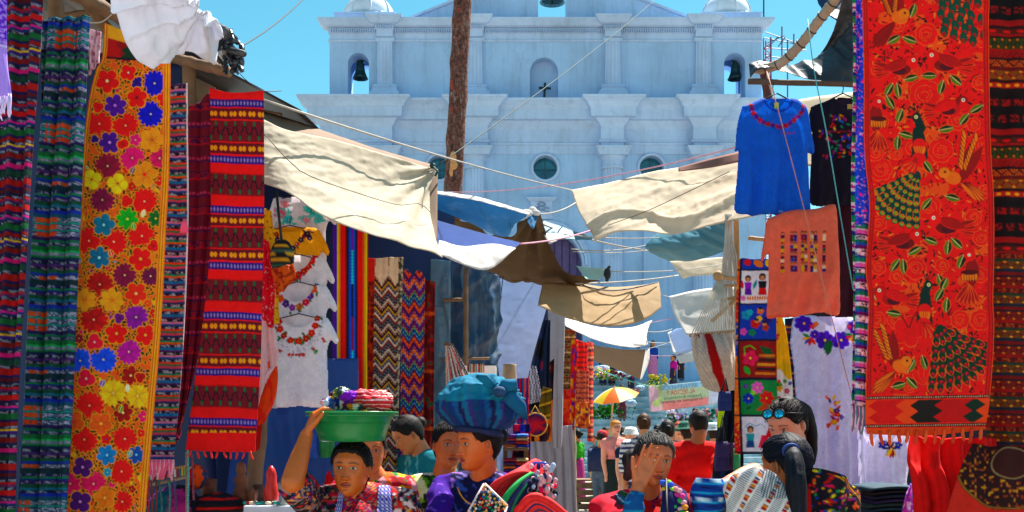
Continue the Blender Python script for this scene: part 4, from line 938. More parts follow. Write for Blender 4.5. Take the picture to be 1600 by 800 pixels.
# ---- flowered table runner
OR = '#f79a1e'; cv = Cv(90, 30, 280, 1000, '#ee6418')
tint = fbm(cv.X/30, cv.Y/30, 3, 2); cv.mask(tint > .12, '#f4662e'); cv.mask(tint < -.14, '#ec7a24')
rr = random.Random(11)
for k in range(2100):   # small leaves, curls and buds between the blossoms
 x = rr.uniform(95, 262); y = rr.uniform(92, 990); a = rr.uniform(0, 360)
 cv.leaf(x, y, rr.uniform(5, 10), rr.uniform(2.2, 4), a, rr.choice(['#123a1c', '#123a1c', '#0f2c1a', '#5a1420', '#1c4a24']), None, OR)
for k in range(170):
 x = rr.uniform(100, 258); y = rr.uniform(100, 990); cv.ell(x, y, rr.uniform(1.6, 3.4), rr.uniform(1.6, 3.4), 0, rr.choice(['#d81a1a', '#f2603a', '#2f8f9a', '#e8c040', '#b01858']), .001)
def feather(x, y, ln, ang, col, n=7, spread=34):
 for k in range(n): cv.leaf(x, y, ln*(1-.06*abs(k-n/2)), 3.2, ang+(k-n/2+.5)*spread/n*2, col, None, '#f9a830')
for a in ((134, 345, 22, 250, '#c8201c'), (122, 540, 28, 255, '#e02818'), (140, 262, 20, 150, '#3fa8b8'), (250, 300, 20, 240, '#3a2478'), (108, 700, 22, 60, '#f09a20'), (240, 690, 24, 260, '#e0407a'), (228, 760, 24, 260, '#f0b828'), (250, 545, 18, 265, '#e8382c'), (122, 268, 20, 200, '#3fb0b8'), (236, 470, 24, 60, '#8cae7a'), (120, 125, 18, 200, '#2f9a8c'), (130, 182, 24, 200, '#f27a5c'), (248, 205, 22, 260, '#f28a4a'), (108, 425, 18, 260, '#3f62b4'), (106, 615, 20, 230, '#c85a3c')): feather(*a)
AST = [(242, 131, 19, '#1c22a8'), (236, 179, 19, '#1d24b0'), (156, 194, 20, '#f0200e'), (196, 196, 19, '#ee1c10'), (207, 247, 18, '#e01470'), (250, 248, 15, '#c8145c'), (169, 260, 19, '#8a1038'),
       (161, 313, 18, '#7c1040'), (226, 315, 19, '#ee2418'), (140, 377, 20, '#f0242e'), (178, 378, 19, '#f01c28'), (222, 369, 20, '#f0200e'), (195, 430, 18, '#7c0e3c'), (236, 432, 14, '#6a0c3c'), (157, 445, 19, '#b01014'),
       (148, 500, 20, '#b80f14'), (213, 496, 18, '#86148c'), (202, 550, 18, '#b0148c'), (127, 564, 18, '#1c54d8'), (162, 562, 19, '#1a50d6'), (177, 614, 19, '#f0b80c'), (216, 619, 17, '#eeb40c'), (141, 634, 20, '#f0200e'),
       (133, 687, 19, '#ea1e0e'), (196, 686, 18, '#e41a0e'), (191, 737, 18, '#e81e12'), (111, 756, 17, '#ea1e64'), (146, 756, 19, '#e01462'), (192, 784, 16, '#e01e1c'), (168, 842, 20, '#2456d0'), (122, 850, 20, '#f0200e'), (205, 860, 18, '#e01470')]
def halo(x, y, r):
 n = max(6, int(r*.75)); rr = random.Random(int(x*3+y))
 for k in range(n): a = 2*pi*k/n+rr.uniform(-.3, .3); cv.leaf(x+cos(a)*r*.8, y+sin(a)*r*.8, r*.25+rr.uniform(5, 8), rr.uniform(3.2, 4.8), math.degrees(a)+rr.choice([-65, 65, 50, -50]), rr.choice(['#0c2c14', '#0c2c14', '#123c1c', '#3c0c14']), None, '#f28a2a')
rr = random.Random(19); DC = ['#d8141c', '#b01050', '#8c0f30', '#6a1478', '#e8401c', '#c81c1c', '#e0306c', '#a00f18', '#f0581c']
for k in range(150):
 x = rr.uniform(100, 256); y = rr.uniform(96, 985); r = rr.uniform(6, 10); halo(x, y, r); cv.star(x, y, r, rr.choice([5, 6, 8]), .35, rr.choice(DC), rot=k, outline='#f2902a', mid='#f2b84c', sharp=.6)
for q in AST: halo(q[0], q[1], q[2]*1.1)
for x, y, r, c in AST: cv.star(x, y, r*1.1, 15, .22, c, rot=x, outline='#f2902a', sharp=.8), cv.ell(x, y, 1.5, 1.5, 0, '#f0c89c')
PET = [(168, 127, 17, 5, '#ee2016', '#f6dca8'), (214, 129, 9, 4, '#2c1478', None), (214, 153, 15, 5, '#e81c14', '#6a0a18'), (259, 155, 12, 5, '#e0201c', '#6a0a18'), (180, 165, 16, 6, '#4c1584', '#c070d0'), (154, 168, 8, 3, '#f02818', None), (200, 113, 12, 4, '#e41c24', '#f8d0b0'),
       (172, 223, 16, 6, '#4a1480', '#d08ad8'), (149, 218, 6, 3, '#30127a', None), (238, 219, 17, 5, '#f6921a', '#c8501a'), (212, 219, 9, 5, '#ee3a78', '#f8b0a0'), (192, 225, 8, 2, '#d81a14', None), (226, 273, 18, 5, '#f28a18', '#e02818'),
       (144, 281, 14, 4, '#f6cc1e', '#d03018'), (184, 287, 14, 4, '#f4c61a', '#c83018'), (198, 314, 9, 3, '#e01418', None), (163, 352, 16, 5, '#14708e', '#9adce6'), (199, 342, 16, 8, '#2aa03a', '#c8d060'), (244, 342, 12, 7, '#14602c', '#e8c860'), (156, 403, 16, 6, '#12688a', '#a8dce6'),
       (220, 405, 17, 5, '#f03c0e', '#f8b060'), (134, 469, 15, 6, '#f79418', '#e86a10'), (175, 469, 16, 7, '#f79a1a', '#e86a10'), (213, 459, 16, 5, '#f04812', '#f8c080'), (182, 521, 16, 5, '#ea2430', '#f8a860'), (228, 524, 15, 5, '#e8283c', '#f8a860'), (149, 535, 12, 3, '#e6184c', '#f8b8b0'),
       (186, 497, 8, 3, '#6a1478', None), (136, 592, 13, 3, '#e0184c', '#f8b8b0'), (205, 587, 14, 6, '#9c1010', '#f0c080'), (193, 645, 14, 6, '#960f12', '#f4d090'), (117, 659, 15, 4, '#f0621a', '#e84a10'), (158, 662, 16, 5, '#f0641a', '#f8b060'), (167, 711, 15, 6, '#1a78b8', '#9ad0ea'), (214, 711, 13, 6, '#124c98', '#86c4e6'),
       (130, 730, 15, 4, '#4e1264', '#d890c8'), (126, 784, 16, 4, '#4c1064', '#d890c8'), (164, 778, 16, 5, '#f2781a', '#f8b868'), (166, 686, 8, 5, '#e03028', '#7040a0'), (168, 738, 7, 6, '#2a94b0', '#c8e8e8'), (220, 590, 8, 3, '#b01418', None), (240, 385, 9, 3, '#d81c34', None), (146, 830, 14, 5, '#f6c61a', '#d04018')]
for q in PET: halo(q[0], q[1], q[2]*1.05)
for x, y, r, n, c, m_ in PET: cv.star(x, y, r*1.1, n, .42, c, rot=y*.7, outline='#f2983a', mid=m_, sharp=.55, sect=.06)
for x, y, ang, c in ((204, 272, 300, '#1c1a6a'), (232, 640, 280, '#e8c040'), (187, 645, 290, '#1f7a34'), (120, 400, 60, '#1a6c8c'), (176, 402, 250, '#d82850'), (200, 715, 300, '#1f98a0'), (158, 605, 290, '#2040b8'), (208, 348, 80, '#3aa04c'), (222, 340, 290, '#f2d8b8'), (200, 600, 90, '#f0e4cc')): cv.leaf(x, y, 13, 7, ang, c, '#f2c89a', '#f9b040')
# upper dark woven end and the striped selvedges
up = cv.Y < 92+(cv.X-200)*.05; cv.mask(up, '#8c1018');
for k in range(-2, 4): cv.poly([(150+k*34, 92), (160+k*34, 84), (155+k*34, 78), (166+k*34, 70), (160+k*34, 64), (172+k*34, 56), (186+k*34, 64), (180+k*34, 70), (190+k*34, 78), (184+k*34, 84), (194+k*34, 92)], '#14301c' if k % 2 else '#b01c14')
cv.mask(cv.Y < 58+(cv.X-165)*.28, '#f39a12'); cv.mask(np.abs(cv.Y-92-(cv.X-200)*.05) < 1.6, '#1a0c14')
RE = cat_smooth([(262, 30), (266, 100), (265, 250), (260, 350), (255, 450), (249, 550), (240, 650), (228, 800), (220, 985)], 300); LE = cat_smooth([(163, 30), (160, 90), (150, 112), (137, 170), (128, 260), (119, 380), (110, 480), (104, 600), (99, 800), (96, 985)], 300)
xr = np.interp(cv.Y, RE[:, 1], RE[:, 0]); xl = np.interp(cv.Y, LE[:, 1], LE[:, 0])
for a, c in ((11, '#f58a1c'), (9, '#a8481a'), (7.5, '#f8a83a'), (5.5, '#b8401a'), (4, '#f79a2c'), (1.5, '#d86a1c')): cv.mask(cv.X > xr-a, c)
for a, c in ((7, '#f58a1c'), (5.5, '#b8481a'), (4, '#f8a03a'), (1.8, '#c8501a')): cv.mask(cv.X < xl+a, c)
o = cloth('table_runner', 'orange table runner covered in large embroidered blossoms of every colour', 'table runner', [(164, 36, 4.35), (210, 52, 4.3), (262, 44, 4.3)], [(96, 985, 4.1), (220, 985, 4.1)], V_heavy,
      left=[(164, 36, 4.35), (160, 90, 4.34), (150, 112, 4.33), (137, 170, 4.3), (128, 260, 4.28), (119, 380, 4.25), (110, 480, 4.22), (104, 600, 4.2), (99, 800, 4.15), (96, 985, 4.1)],
      right=[(262, 44, 4.3), (266, 100, 4.3), (265, 250, 4.28), (260, 350, 4.26), (255, 450, 4.24), (249, 550, 4.22), (240, 650, 4.2), (228, 800, 4.15), (220, 985, 4.1)],
      cell=1.0, disp=folds(.010, 1.5, 1, .4, .01), cv=cv)
# ---- narrow striped cloth, maroon cloth, banded runner
SC_ = [(4, '#b84a5c'), (3, '#1c2c5c'), (5, '#2a1a34', 'i', '#d8d0dc'), (3, '#1c7a5c'), (3, '#c85a20'), (5, '#241a44', 'i', '#c8c8d8'), (4, '#2c6a9c'), (3, '#4a2258'), (5, '#181428', 'i', '#e0c8d0'), (3, '#c87a9a'), (3, '#264a8c'), (5, '#201834', 'i', '#d0d4e0'), (3, '#d04a2a'), (3, '#136a4c')]
cv = Cv(225, 120, 305, 740, '#2a2040'); bands(cv, SC_, wav=(2, 1), seed=4)
xr = np.interp(cv.Y, [130, 350, 560, 745], [293, 295, 288, 272]); cv.mask(cv.X > xr-1.3, '#e8dce4')
o = cloth('striped_cloth', 'narrow many-striped cloth with pink tassels hanging right of the flowered runner', 'cloth', [(250, 134, 4.6), (293, 131, 4.6)], [(228, 722, 4.5), (271, 722, 4.5)], V_cloth, right=[(293, 131, 4.6), (295, 350, 4.58), (286, 560, 4.55), (271, 722, 4.5)], left=[(250, 134, 4.6), (250, 350, 4.58), (240, 560, 4.55), (228, 722, 4.5)], cell=1.3, disp=folds(.012, 1.5, 6, .6), cv=cv)
My = mat('pink_yarn', '#ee5c8c', .8); My2 = mat('pale_pink_yarn', '#f2a8bc', .8)
fringe(o, [(228, 720, 4.48), (272, 720, 4.48)], .075, 20, .006, [My, My2, My], 8)
t = thing('tassel', 'pink pompom tassel tied to the edge of the narrow striped cloth', 'tassel', tuple(P(288, 345, 4.5)))
for k in range(9): b = MB(); b.tube([P(288, 342, 4.5), P(284+k, 352, 4.49), P(282+k*1.5, 364, 4.49)], [.003, .004, .0025], 5); b.build('strand', My, t, smooth=True)
cv = Cv(265, 130, 340, 700, '#6a0f26'); SM = [(14, '#6a1028'), (2, '#2c1034'), (9, '#86142c', 'i', '#4a1a4c'), (2, '#a81c34'), (18, '#5c0d26'), (6, '#7c1430', 'd', '#b04a6c', 6), (3, '#3a1040')]
bands(cv, SM, slope=-.05, wav=(3, 1), seed=5)
cloth('maroon_cloth', 'deep maroon woven cloth narrowing to a point behind the red banded runner', 'cloth', [(295, 166, 4.95), (308, 162, 4.95), (336, 136, 4.95)], [(275, 692, 4.85), (279, 680, 4.85)], V_cloth, left=[(295, 166, 4.95), (286, 400, 4.9), (275, 692, 4.85)], right=[(336, 136, 4.95), (334, 380, 4.9), (318, 500, 4.9), (300, 600, 4.9), (279, 680, 4.85)], cell=1.8, disp=folds(.02, 2, 7, .6), cv=cv)
cv = Cv(280, 125, 425, 720, '#e01c18')
SR = [(13, '#e8160e'), (2, '#e8160e'), (12, '#2c1470', 'd', '#8a78b8', 5.2), (2, '#e0180e'), (3, '#5a0f24'), (11, '#6a0f20', 'dd', '#f29a1c', 15), (3, '#5a0f24'), (2, '#e8180e'), (33, '#331226', 'z', '#8c1a24', 15, '#1c5a34'), (2, '#e8180e'), (3, '#5a0f24'), (11, '#6a0f20', 'dd', '#f29a1c', 15), (3, '#5a0f24'), (3, '#e8160e'), (12, '#2c1470', 'd', '#8a78b8', 5.2), (14, '#ee1a0c'), (2, '#c01010'), (33, '#331226', 'z', '#8c1a24', 15, '#1c5a34'), (2, '#c01010')]
bands(cv, SR, slope=.03, wav=(2.5, 1), seed=6, start=140, x_mid=330); cv.mask(cv.Y > 676, '#ee160a'); cv.mask(cv.Y < 150, '#d8140c')
o = cloth('table_runner', 'red runner with dark zigzag bands and yellow ovals hanging by a wire', 'table runner', [(328, 137, 4.7), (340, 141, 4.7), (372, 145, 4.7), (412, 142, 4.7)], [(290, 703, 4.55), (345, 706, 4.55), (398, 706, 4.55)], V_heavy,
      left=[(328, 137, 4.7), (329, 250, 4.68), (329, 380, 4.66), (318, 500, 4.62), (304, 600, 4.58), (290, 703, 4.55)], right=[(412, 142, 4.7), (413, 300, 4.68), (411, 420, 4.66), (407, 560, 4.6), (398, 706, 4.55)], cell=1.2, disp=folds(.010, 1.3, 9, .5), cv=cv)
Mr_ = mat('red_yarn', '#e0241c', .8); fringe(o, [(293, 704, 4.54), (397, 707, 4.54)], .032, 10, .0045, [Mr_], 4, curl=.5)
# ---- red lace, yellow spotted cloth, orange cloth, pouch bag at the stall edge
cv = Cv(395, 300, 450, 680, '#f2b40e'); cv.mask((np.mod(cv.X+np.floor(cv.Y/9) % 2*4.5, 9)-4.5)**2+(np.mod(cv.Y, 9)-4.5)**2 < 2.2, '#5c2c10')
cloth('spotted_cloth', 'narrow yellow cloth with tiny brown spots behind the red runner', 'cloth', [(405, 322, 5.15), (424, 330, 5.15)], [(405, 510, 5.1), (436, 505, 5.1)], V_thin, right=[(424, 330, 5.15), (430, 400, 5.1), (436, 505, 5.1)], cell=1.6, disp=folds(.015, 1.5, 2), cv=cv)
cv = Cv(395, 360, 445, 600, '#e43a4c'); n = vn(cv.X/2.2, cv.Y/2.2, 6); cv.mask(n > .55, '#c41c30'); cv.mask(n > .8, '#f4b8b8'); cv.mask(cv.Y > 505+8*np.sin(cv.X/6), '#f2c4c4')
cloth('lace_shawl', 'red lace shawl with a pale pink lower end behind the red runner', 'shawl', [(402, 368, 5.02), (420, 378, 5.02)], [(402, 640, 4.95), (418, 560, 4.98)], V_thin, right=[(420, 378, 5.02), (430, 440, 5.0), (428, 510, 5.0), (436, 560, 5.0), (418, 575, 4.98)], cell=1.6, disp=folds(.015, 2, 3), cv=cv)
cv = Cv(395, 540, 445, 690, '#ee5a12'); cv.mask(fbm(cv.X/8, cv.Y/30, 3) > .15, '#d8420e')
cloth('orange_cloth', 'plain orange cloth tapering to a point right of the red runner', 'cloth', [(400, 585, 4.98), (430, 555, 5.0)], [(403, 664, 4.95), (410, 660, 4.95)], V_thin, right=[(430, 555, 5.0), (434, 590, 5.0), (428, 630, 5.0), (410, 660, 4.95)], cell=1.6, disp=folds(.015, 1.2, 3), cv=cv)
cv = Cv(380, 640, 440, 760, '#a01420'); cloth('dark_red_cloth', 'small dark red cloth end under the plain orange cloth', 'cloth', [(399, 650, 5.05), (410, 655, 5.05)], [(400, 705, 5.05), (406, 702, 5.05)], V_thin, cell=2, cv=cv)
t = thing('pouch_bag', 'rounded black and gold striped pouch with an orange lower flap on a black strap', 'bag', tuple(P(441, 470, 5.0)))
b = MB(); V = []; n = 20
for i in range(n+1):
 ph = pi*i/n
 for k in range(n):
  a = 2*pi*k/n; V.append((P(441+19*sin(ph)*cos(a), 403-30*cos(ph), 5.0)+Vector((0, .045*sin(ph)*sin(a), 0))))
F = [(i*n+k, i*n+(k+1) % n, (i+1)*n+(k+1) % n, (i+1)*n+k) for i in range(n) for k in range(n)]
Vn = np.array([list(v) for v in V]); py = HOR-(Vn[:, 2]-EYE)*FPX/5.0; cc = np.where((np.mod(py+.8*np.sin(Vn[:, 0]*60), 11) < 2.2)[:, None], C('#c89a3c'), np.where((np.mod(py, 11) > 8)[:, None], C('#3a5a4a'), C('#16181c')))
mk('pouch', Vn, F, V_cloth, t, cols=cc)
cv = Cv(415, 380, 465, 480, '#c8601a'); cv.mask(vn(cv.X/3, cv.Y/3, 4) > .6, '#8c2c12')
cloth('flap', None, None, [(424, 420, 4.94), (458, 412, 4.94)], [(432, 462, 4.93), (446, 452, 4.93)], V_cloth, right=[(458, 412, 4.94), (461, 432, 4.93), (446, 452, 4.93)], cell=1.6, cv=cv, parent=t, disp=folds(.02, 1.5, 3))
b = MB(); b.tube([P(432, 298, 5.0), P(436, 340, 4.98), P(440, 376, 4.96)], .007, 6); b.build('strap', M_dark, t, smooth=True)
# ---- blouses on hangers
def arc_garland(cv, pts, r, cols, leafc='#2c6a2c', n=9):
 p = cat_smooth(pts, n); rr = random.Random(int(pts[0][0]*7+pts[0][1]))
 for k in range(n*3):
  q = p[rr.randrange(n)]; cv.leaf(q[0]+rr.uniform(-r, r), q[1]+rr.uniform(-r, r), r*1.3, r*.6, rr.uniform(0, 360), leafc)
 for i, q in enumerate(p): cv.star(q[0], q[1], r*rr.uniform(.85, 1.15), 5, .3, cols[i % len(cols)], rot=i, mid='#f2c050', sect=.15, sharp=.6)
BL = [(427, 502), (437, 494), (499, 493), (513, 499), (522, 514), (529, 531), (525, 538), (516, 531), (511, 555), (513, 605), (511, 634), (490, 637), (468, 635), (445, 637), (421, 635), (427, 600), (430, 560), (418, 556), (416, 545)]
def blouse(label, dx, dy, Y, base, deco, neck_ry=24, group='embroidered blouses on hangers'):
 sc = Y/5.3; t = thing('blouse', label, 'blouse', tuple(P(468+dx, 636+dy, Y)), group)
 ol = [(x+dx, y+dy) for x, y in BL]
 c = Cv(405+dx, 485+dy, 545+dx, 645+dy, base); c.mask(np.abs(np.mod(c.Y, 2.2)-1.1) < .35, np.array(C(base))*.94)
 deco(c, dx, dy)
 nk = [(467+dx+29*cos(a), 489+dy+neck_ry*sin(a)) for a in np.linspace(-.2, pi+.2, 20)]+[(467+dx, 470+dy)]
 garment('body', ol, Y, V_thin, cv=c, neck=nk, bulge=.035, cell=1.3, disp=folds(.022, 2.6, int(abs(dx)+3), .15), parent=t, backcol=base)
 b = MB(); b.tube([P(440+dx, 497+dy, Y), P(467+dx, 490+dy, Y), P(496+dx, 497+dy, Y)], .003, 5); b.tube([P(467+dx, 490+dy, Y), P(467+dx, 482+dy, Y), P(470+dx, 478+dy, Y), P(468+dx, 474+dy, Y)], .0025, 5); b.build('hanger', M_dark, t, smooth=True)
 return t
def deco_red(c, dx, dy):
 c.mask((np.hypot((c.X-467-dx)/44, (c.Y-492-dy)/62) < 1) & (np.hypot((c.X-467-dx)/34, (c.Y-490-dy)/50) > 1) & (vn(c.X/2, c.Y/2, 4) > .6), '#c3bccb')
 arc_garland(c, [(437+dx, 503+dy), (442+dx, 520+dy), (455+dx, 532+dy), (470+dx, 534+dy), (484+dx, 527+dy), (493+dx, 514+dy), (497+dx, 498+dy)], 6.2, ['#c81414', '#d82a1c', '#a80f12'])
 arc_garland(c, [(454+dx, 555+dy), (476+dx, 555+dy)], 2.8, ['#d02a1c', '#b81450'], n=5); arc_garland(c, [(436+dx, 547+dy), (440+dx, 549+dy)], 2.6, ['#c81414'], n=2); arc_garland(c, [(492+dx, 546+dy), (496+dx, 550+dy)], 3, ['#c81414', '#1f8a3c'], n=2)
 arc_garland(c, [(506+dx, 530+dy), (508+dx, 534+dy)], 2.4, ['#c81414'], n=2)
def deco_purple(c, dx, dy):
 arc_garland(c, [(435+dx, 508+dy), (446+dx, 522+dy), (462+dx, 532+dy), (480+dx, 526+dy), (492+dx, 508+dy), (497+dx, 492+dy)], 6, ['#5a1c8c', '#e05a1c', '#4a1484', '#8c2ca0', '#d87a1c', '#c81c50'])
def deco_rose(c, dx, dy):
 arc_garland(c, [(440+dx, 520+dy), (455+dx, 533+dy), (470+dx, 528+dy), (484+dx, 518+dy), (494+dx, 505+dy), (500+dx, 494+dy)], 6.2, ['#c81c24', '#d8243c', '#b81414'])
def deco_yel(c, dx, dy):
 arc_garland(c, [(448+dx, 506+dy), (452+dx, 522+dy), (466+dx, 532+dy), (480+dx, 522+dy), (492+dx, 508+dy)], 4.6, ['#7c1424', '#2c1c4c', '#b02430', '#1c1c3c'], leafc='#4a2a24')
 arc_garland(c, [(496+dx, 505+dy), (500+dx, 512+dy)], 5, ['#241a3c'], n=2, leafc='#241a3c')
def deco_pastel(c, dx, dy):
 for (x, y, r, k) in ((440, 520, 8, '#e86a8c'), (447, 505, 6, '#f08a9c'), (438, 540, 6, '#f0b0bc'), (490, 515, 8, '#4ab0b0'), (500, 528, 7, '#58b8b8'), (480, 530, 6, '#e89ab0'), (452, 530, 7, '#4aa8b4')):
  arc_garland(c, [(x+dx, y+dy), (x+dx+3, y+dy+2)], r, [k, '#58b8b8'], leafc='#6ac0b8', n=3)
blouse('white blouse with teal and pink flowers, topmost of the stack under the canopy', -2, -186, 5.75, '#ded6dc', deco_pastel, 16)
blouse('mustard yellow blouse with dark embroidered yoke between two white ones', -14, -138, 5.65, '#f0a50c', deco_yel, 14)
blouse('white blouse with red roses along the right of its neckline, just under the yellow one', -6, -94, 5.52, '#e6dfe6', deco_rose, 30)
blouse('white blouse with purple and orange flowers at the neckline, second from the bottom', -2, -50, 5.42, '#e6dfe6', deco_purple, 34)
blouse('lowest white blouse with a full ring of red roses and tiny flowers on its chest', 0, 0, 5.3, '#e8e2ea', deco_red)
# ---- serape, rust cloth, zigzag and chevron runners
cv = Cv(515, 330, 585, 760, '#e0301c')
for x0, x1, c in ((515, 527, '#54149a'), (527, 529, '#f4d020'), (529, 532, '#f49a18'), (532, 540, '#ee2a0c'), (540, 541.5, '#8c1010'), (541.5, 544, '#14101c'), (544, 546, '#16306c'), (546, 549, '#1c50c8'), (549, 552.5, '#1438a8'), (552.5, 555, '#1c58d0'), (555, 557, '#102a70'), (557, 559, '#14101c'), (559, 566, '#ee2410'), (566, 569, '#f25a14'), (569, 572, '#f49a18'), (572, 574, '#f4d020'), (574, 585, '#7c1414')): cv.mask((cv.X >= x0) & (cv.X < x1), c)
z = np.mod(cv.Y, 5.0); seg = np.floor((cv.Y-340)/52).astype(int)
k = (np.abs(cv.X-550.8) < 2.6-np.abs(z-2.5)*.9)
for i, c in enumerate(['#7a2ab0', '#28c8e0', '#101c34', '#8c1434', '#38c8d8', '#f0d020', '#f4e050', '#c82060']): cv.mask(k & (seg % 8 == i), c)
cloth('serape', 'vertically striped serape in red, blue and yellow with a chain of small figures', 'blanket', [(520, 338, 6.3), (576, 352, 6.3)], [(520, 745, 6.2), (572, 745, 6.2)], V_cloth, cell=1.2, disp=folds(.014, 1.5, 4), cv=cv)
cv = Cv(565, 395, 600, 720, '#7a2410'); n = vn(cv.X/5, cv.Y/9, 4); cv.mask(n > .5, '#b8481a'); cv.mask(n > .75, '#3c1810'); cv.mask(cv.Y < 440, '#d8421a')
cloth('rust_cloth', 'rust-brown patterned cloth squeezed between serape and zigzag runner', 'cloth', [(571, 403, 6.75), (592, 404, 6.75)], [(568, 715, 6.75), (592, 715, 6.75)], V_cloth, cell=1.8, disp=folds(.015, 1.5, 8), cv=cv)
def chevrons(cv, seq, per, amp, x0, dots=None, start=0):
 tri = (np.abs(np.mod((cv.X-x0)/per, 1)-.5)*2-.5)*amp; Yw = cv.Y-start+tri; hs = np.array([q[0] for q in seq], float); tot = hs.sum(); e = np.cumsum(hs); m = np.mod(Yw, tot); idx = np.minimum(np.digitize(m, e), len(seq)-1)
 for i, q in enumerate(seq):
  k = idx == i; cv.mask(k, q[1])
  if len(q) > 2: cv.mask(k & (np.abs(m-(np.r_[0, e][i]+q[0]/2)) < .7) & (np.mod(cv.X, 3) < 1.4), q[2])
cv = Cv(580, 395, 635, 760, '#1c1420')
chevrons(cv, [(5, '#1a1220', '#c8a8a0'), (3, '#d8c8b4'), (5, '#5a2434', '#e0c0a0'), (4, '#141018'), (3, '#c89a34'), (6, '#1c1830', '#b8b0c8'), (3, '#e0d4c4'), (5, '#7c3430'), (5, '#16121c', '#8ca8c0')], 21, 13, 586)
cv.mask((cv.Y < 437-(np.abs(np.mod((cv.X-586)/21, 1)-.5)*2-.5)*22), '#d9c9b2'); cv.mask((cv.Y < 416) & (np.mod(cv.X-586, 21) < 2), '#8c7a68'); cv.mask((cv.X > 622), '#3c4038'); cv.mask((cv.X > 622) & (vn(cv.X/2, cv.Y/3, 4) > .55), '#b8a890')
cloth('zigzag_runner', 'black, cream and ochre zigzag runner with cream top flaps', 'table runner', [(586, 404, 6.5), (606, 402, 6.5), (630, 402, 6.5)], [(580, 740, 6.45), (620, 740, 6.45)], V_heavy, cell=1.15, disp=folds(.014, 2, 3), cv=cv)
cv = Cv(622, 410, 670, 760, '#4c0f3c')
chevrons(cv, [(4, '#e0301c', '#f4e0a0'), (3, '#f0801c'), (4, '#2c1478', '#b0a8e0'), (6, '#5a1058'), (4, '#6c0f3c', '#d890b0'), (4, '#146a34', '#b8e0a0'), (3, '#1c2c8c'), (5, '#104c74', '#90c8e0'), (4, '#5c0f4c'), (4, '#c81c24', '#f4c040'), (3, '#e8581c'), (6, '#3a0f58'), (5, '#6c0f4c', '#c890c0')], 17, 13, 630)
cloth('chevron_runner', 'purple, red and green chevron runner beside the zigzag one', 'table runner', [(628, 428, 6.8), (636, 420, 6.8), (645, 430, 6.8), (654, 421, 6.8), (664, 434, 6.8)], [(624, 745, 6.75), (660, 745, 6.75)], V_heavy, cell=1.15, disp=folds(.012, 2, 5), cv=cv)
cv = Cv(650, 430, 690, 760, '#5c0a14'); n = vn(cv.X/5, cv.Y/7, 14); cv.mask(n > .55, '#a0141c'); cv.mask(n > .78, '#1c4a34'); cv.mask(np.abs(np.mod(cv.Y, 90)-40) < 3, '#c85a1c')
cloth('red_cloth', 'dark red brocade cloth in shade right of the chevron runner', 'cloth', [(655, 436, 6.95), (680, 440, 6.95)], [(652, 745, 6.9), (676, 745, 6.9)], V_heavy, cell=1.5, disp=folds(.012, 2, 5), cv=cv)
cv = Cv(395, 660, 530, 830, '#d81410'); cv.mask(fbm(cv.X/20, cv.Y/20, 4) > .2, '#b80f10')
cloth('red_sheet', 'plain bright red cloth hanging low behind the raised arm', 'cloth', [(470, 668, 6.0), (520, 668, 6.0)], [(462, 850, 5.8), (545, 850, 5.8)], V_cloth, cell=3, disp=folds(.03, 2, 5), cv=cv)
for lab, px, c in (('rolled blue cloth hanging below the green basin', 490, '#1c4ca8'), ('rolled green cloth hanging below the green basin', 507, '#1c7a3c')):
 b = MB(); b.tube([P(px, 655, 5.6), P(px, 686, 5.6), P(px+.5, 715, 5.6)], [.026, .029, .024], 12); b.tube([P(px+8, 655, 5.62), P(px+9, 690, 5.62), P(px+9, 714, 5.62)], [.02, .024, .02], 10)
 tag(b.build('rolled_cloth', mat('cloth_'+c[1:], c, .8, .2, 30), smooth=True), lab, 'cloth roll')
# ---------------------------------------------------------------- right-hand stall: runner with birds, shawl, shirts, dresses
RD = '#f01a08'; DR = '#a80c0a'; MR = '#6c0a12'
cv = Cv(1335, -50, 1565, 700, '#ea3608'); cv.mask(fbm(cv.X/35, cv.Y/35, 4, 2) > .06, '#ee2c08'); cv.mask(fbm(cv.X/30, cv.Y/30, 9, 2) > .14, '#f25a10')
rr = random.Random(21)
for k in range(2300):
 x = rr.uniform(1352, 1548); y = rr.uniform(-45, 615); cv.leaf(x, y, rr.uniform(4, 12), rr.uniform(1.4, 3.4), rr.uniform(0, 360), rr.choice(['#7c0e0a', '#b8140a', '#3c0c0c', '#c81c0a', '#f27a1c', '#9c0e0c', '#1a0c0a', '#0c0808']), None, None)
for k in range(60):
 x = rr.uniform(1360, 1540); y = rr.uniform(-40, 610); cv.star(x, y, rr.uniform(4, 8), 5, .35, rr.choice(['#f21c10', '#f03a10', '#e8140c']), mid='#f2902a', sharp=.6)
def rose(x, y, r, col=RD):
 cv.star(x, y, r, 7, .14, col, rot=x, sect=.05, sharp=.7, outline='#e8601a')
 for k in range(3):
  p = [(x+r*(.25+.2*k)*cos(a+k*2+y), y+r*(.22+.2*k)*sin(a+k*2+y)) for a in np.linspace(0, 4.2, 14)]; cv.line(p, .9, '#f8702c')
for a in ((1445, 148, 24), (1447, 54, 17), (1478, 25, 12), (1500, 50, 12), (1470, 235, 19), (1425, 232, 10), (1430, 112, 9), (1495, 190, 14), (1520, 195, 10), (1535, 228, 12), (1375, 265, 18), (1372, 350, 12), (1450, 325, 20), (1520, 340, 12), (1532, 372, 12), (1402, 320, 12), (1430, 420, 17), (1472, 415, 10), (1372, 418, 11), (1400, 433, 10), (1367, 240, 12), (1400, 500, 14), (1500, 500, 14), (1532, 500, 16), (1370, 500, 12), (1535, 60, 14), (1530, 130, 11), (1535, 10, 8), (1402, 40, 10), (1530, 585, 9), (1420, 605, 8), (1380, 190, 8), (1400, 240, 9), (1370, 110, 8), (1540, 300, 10), (1530, 430, 12)): rose(*a)
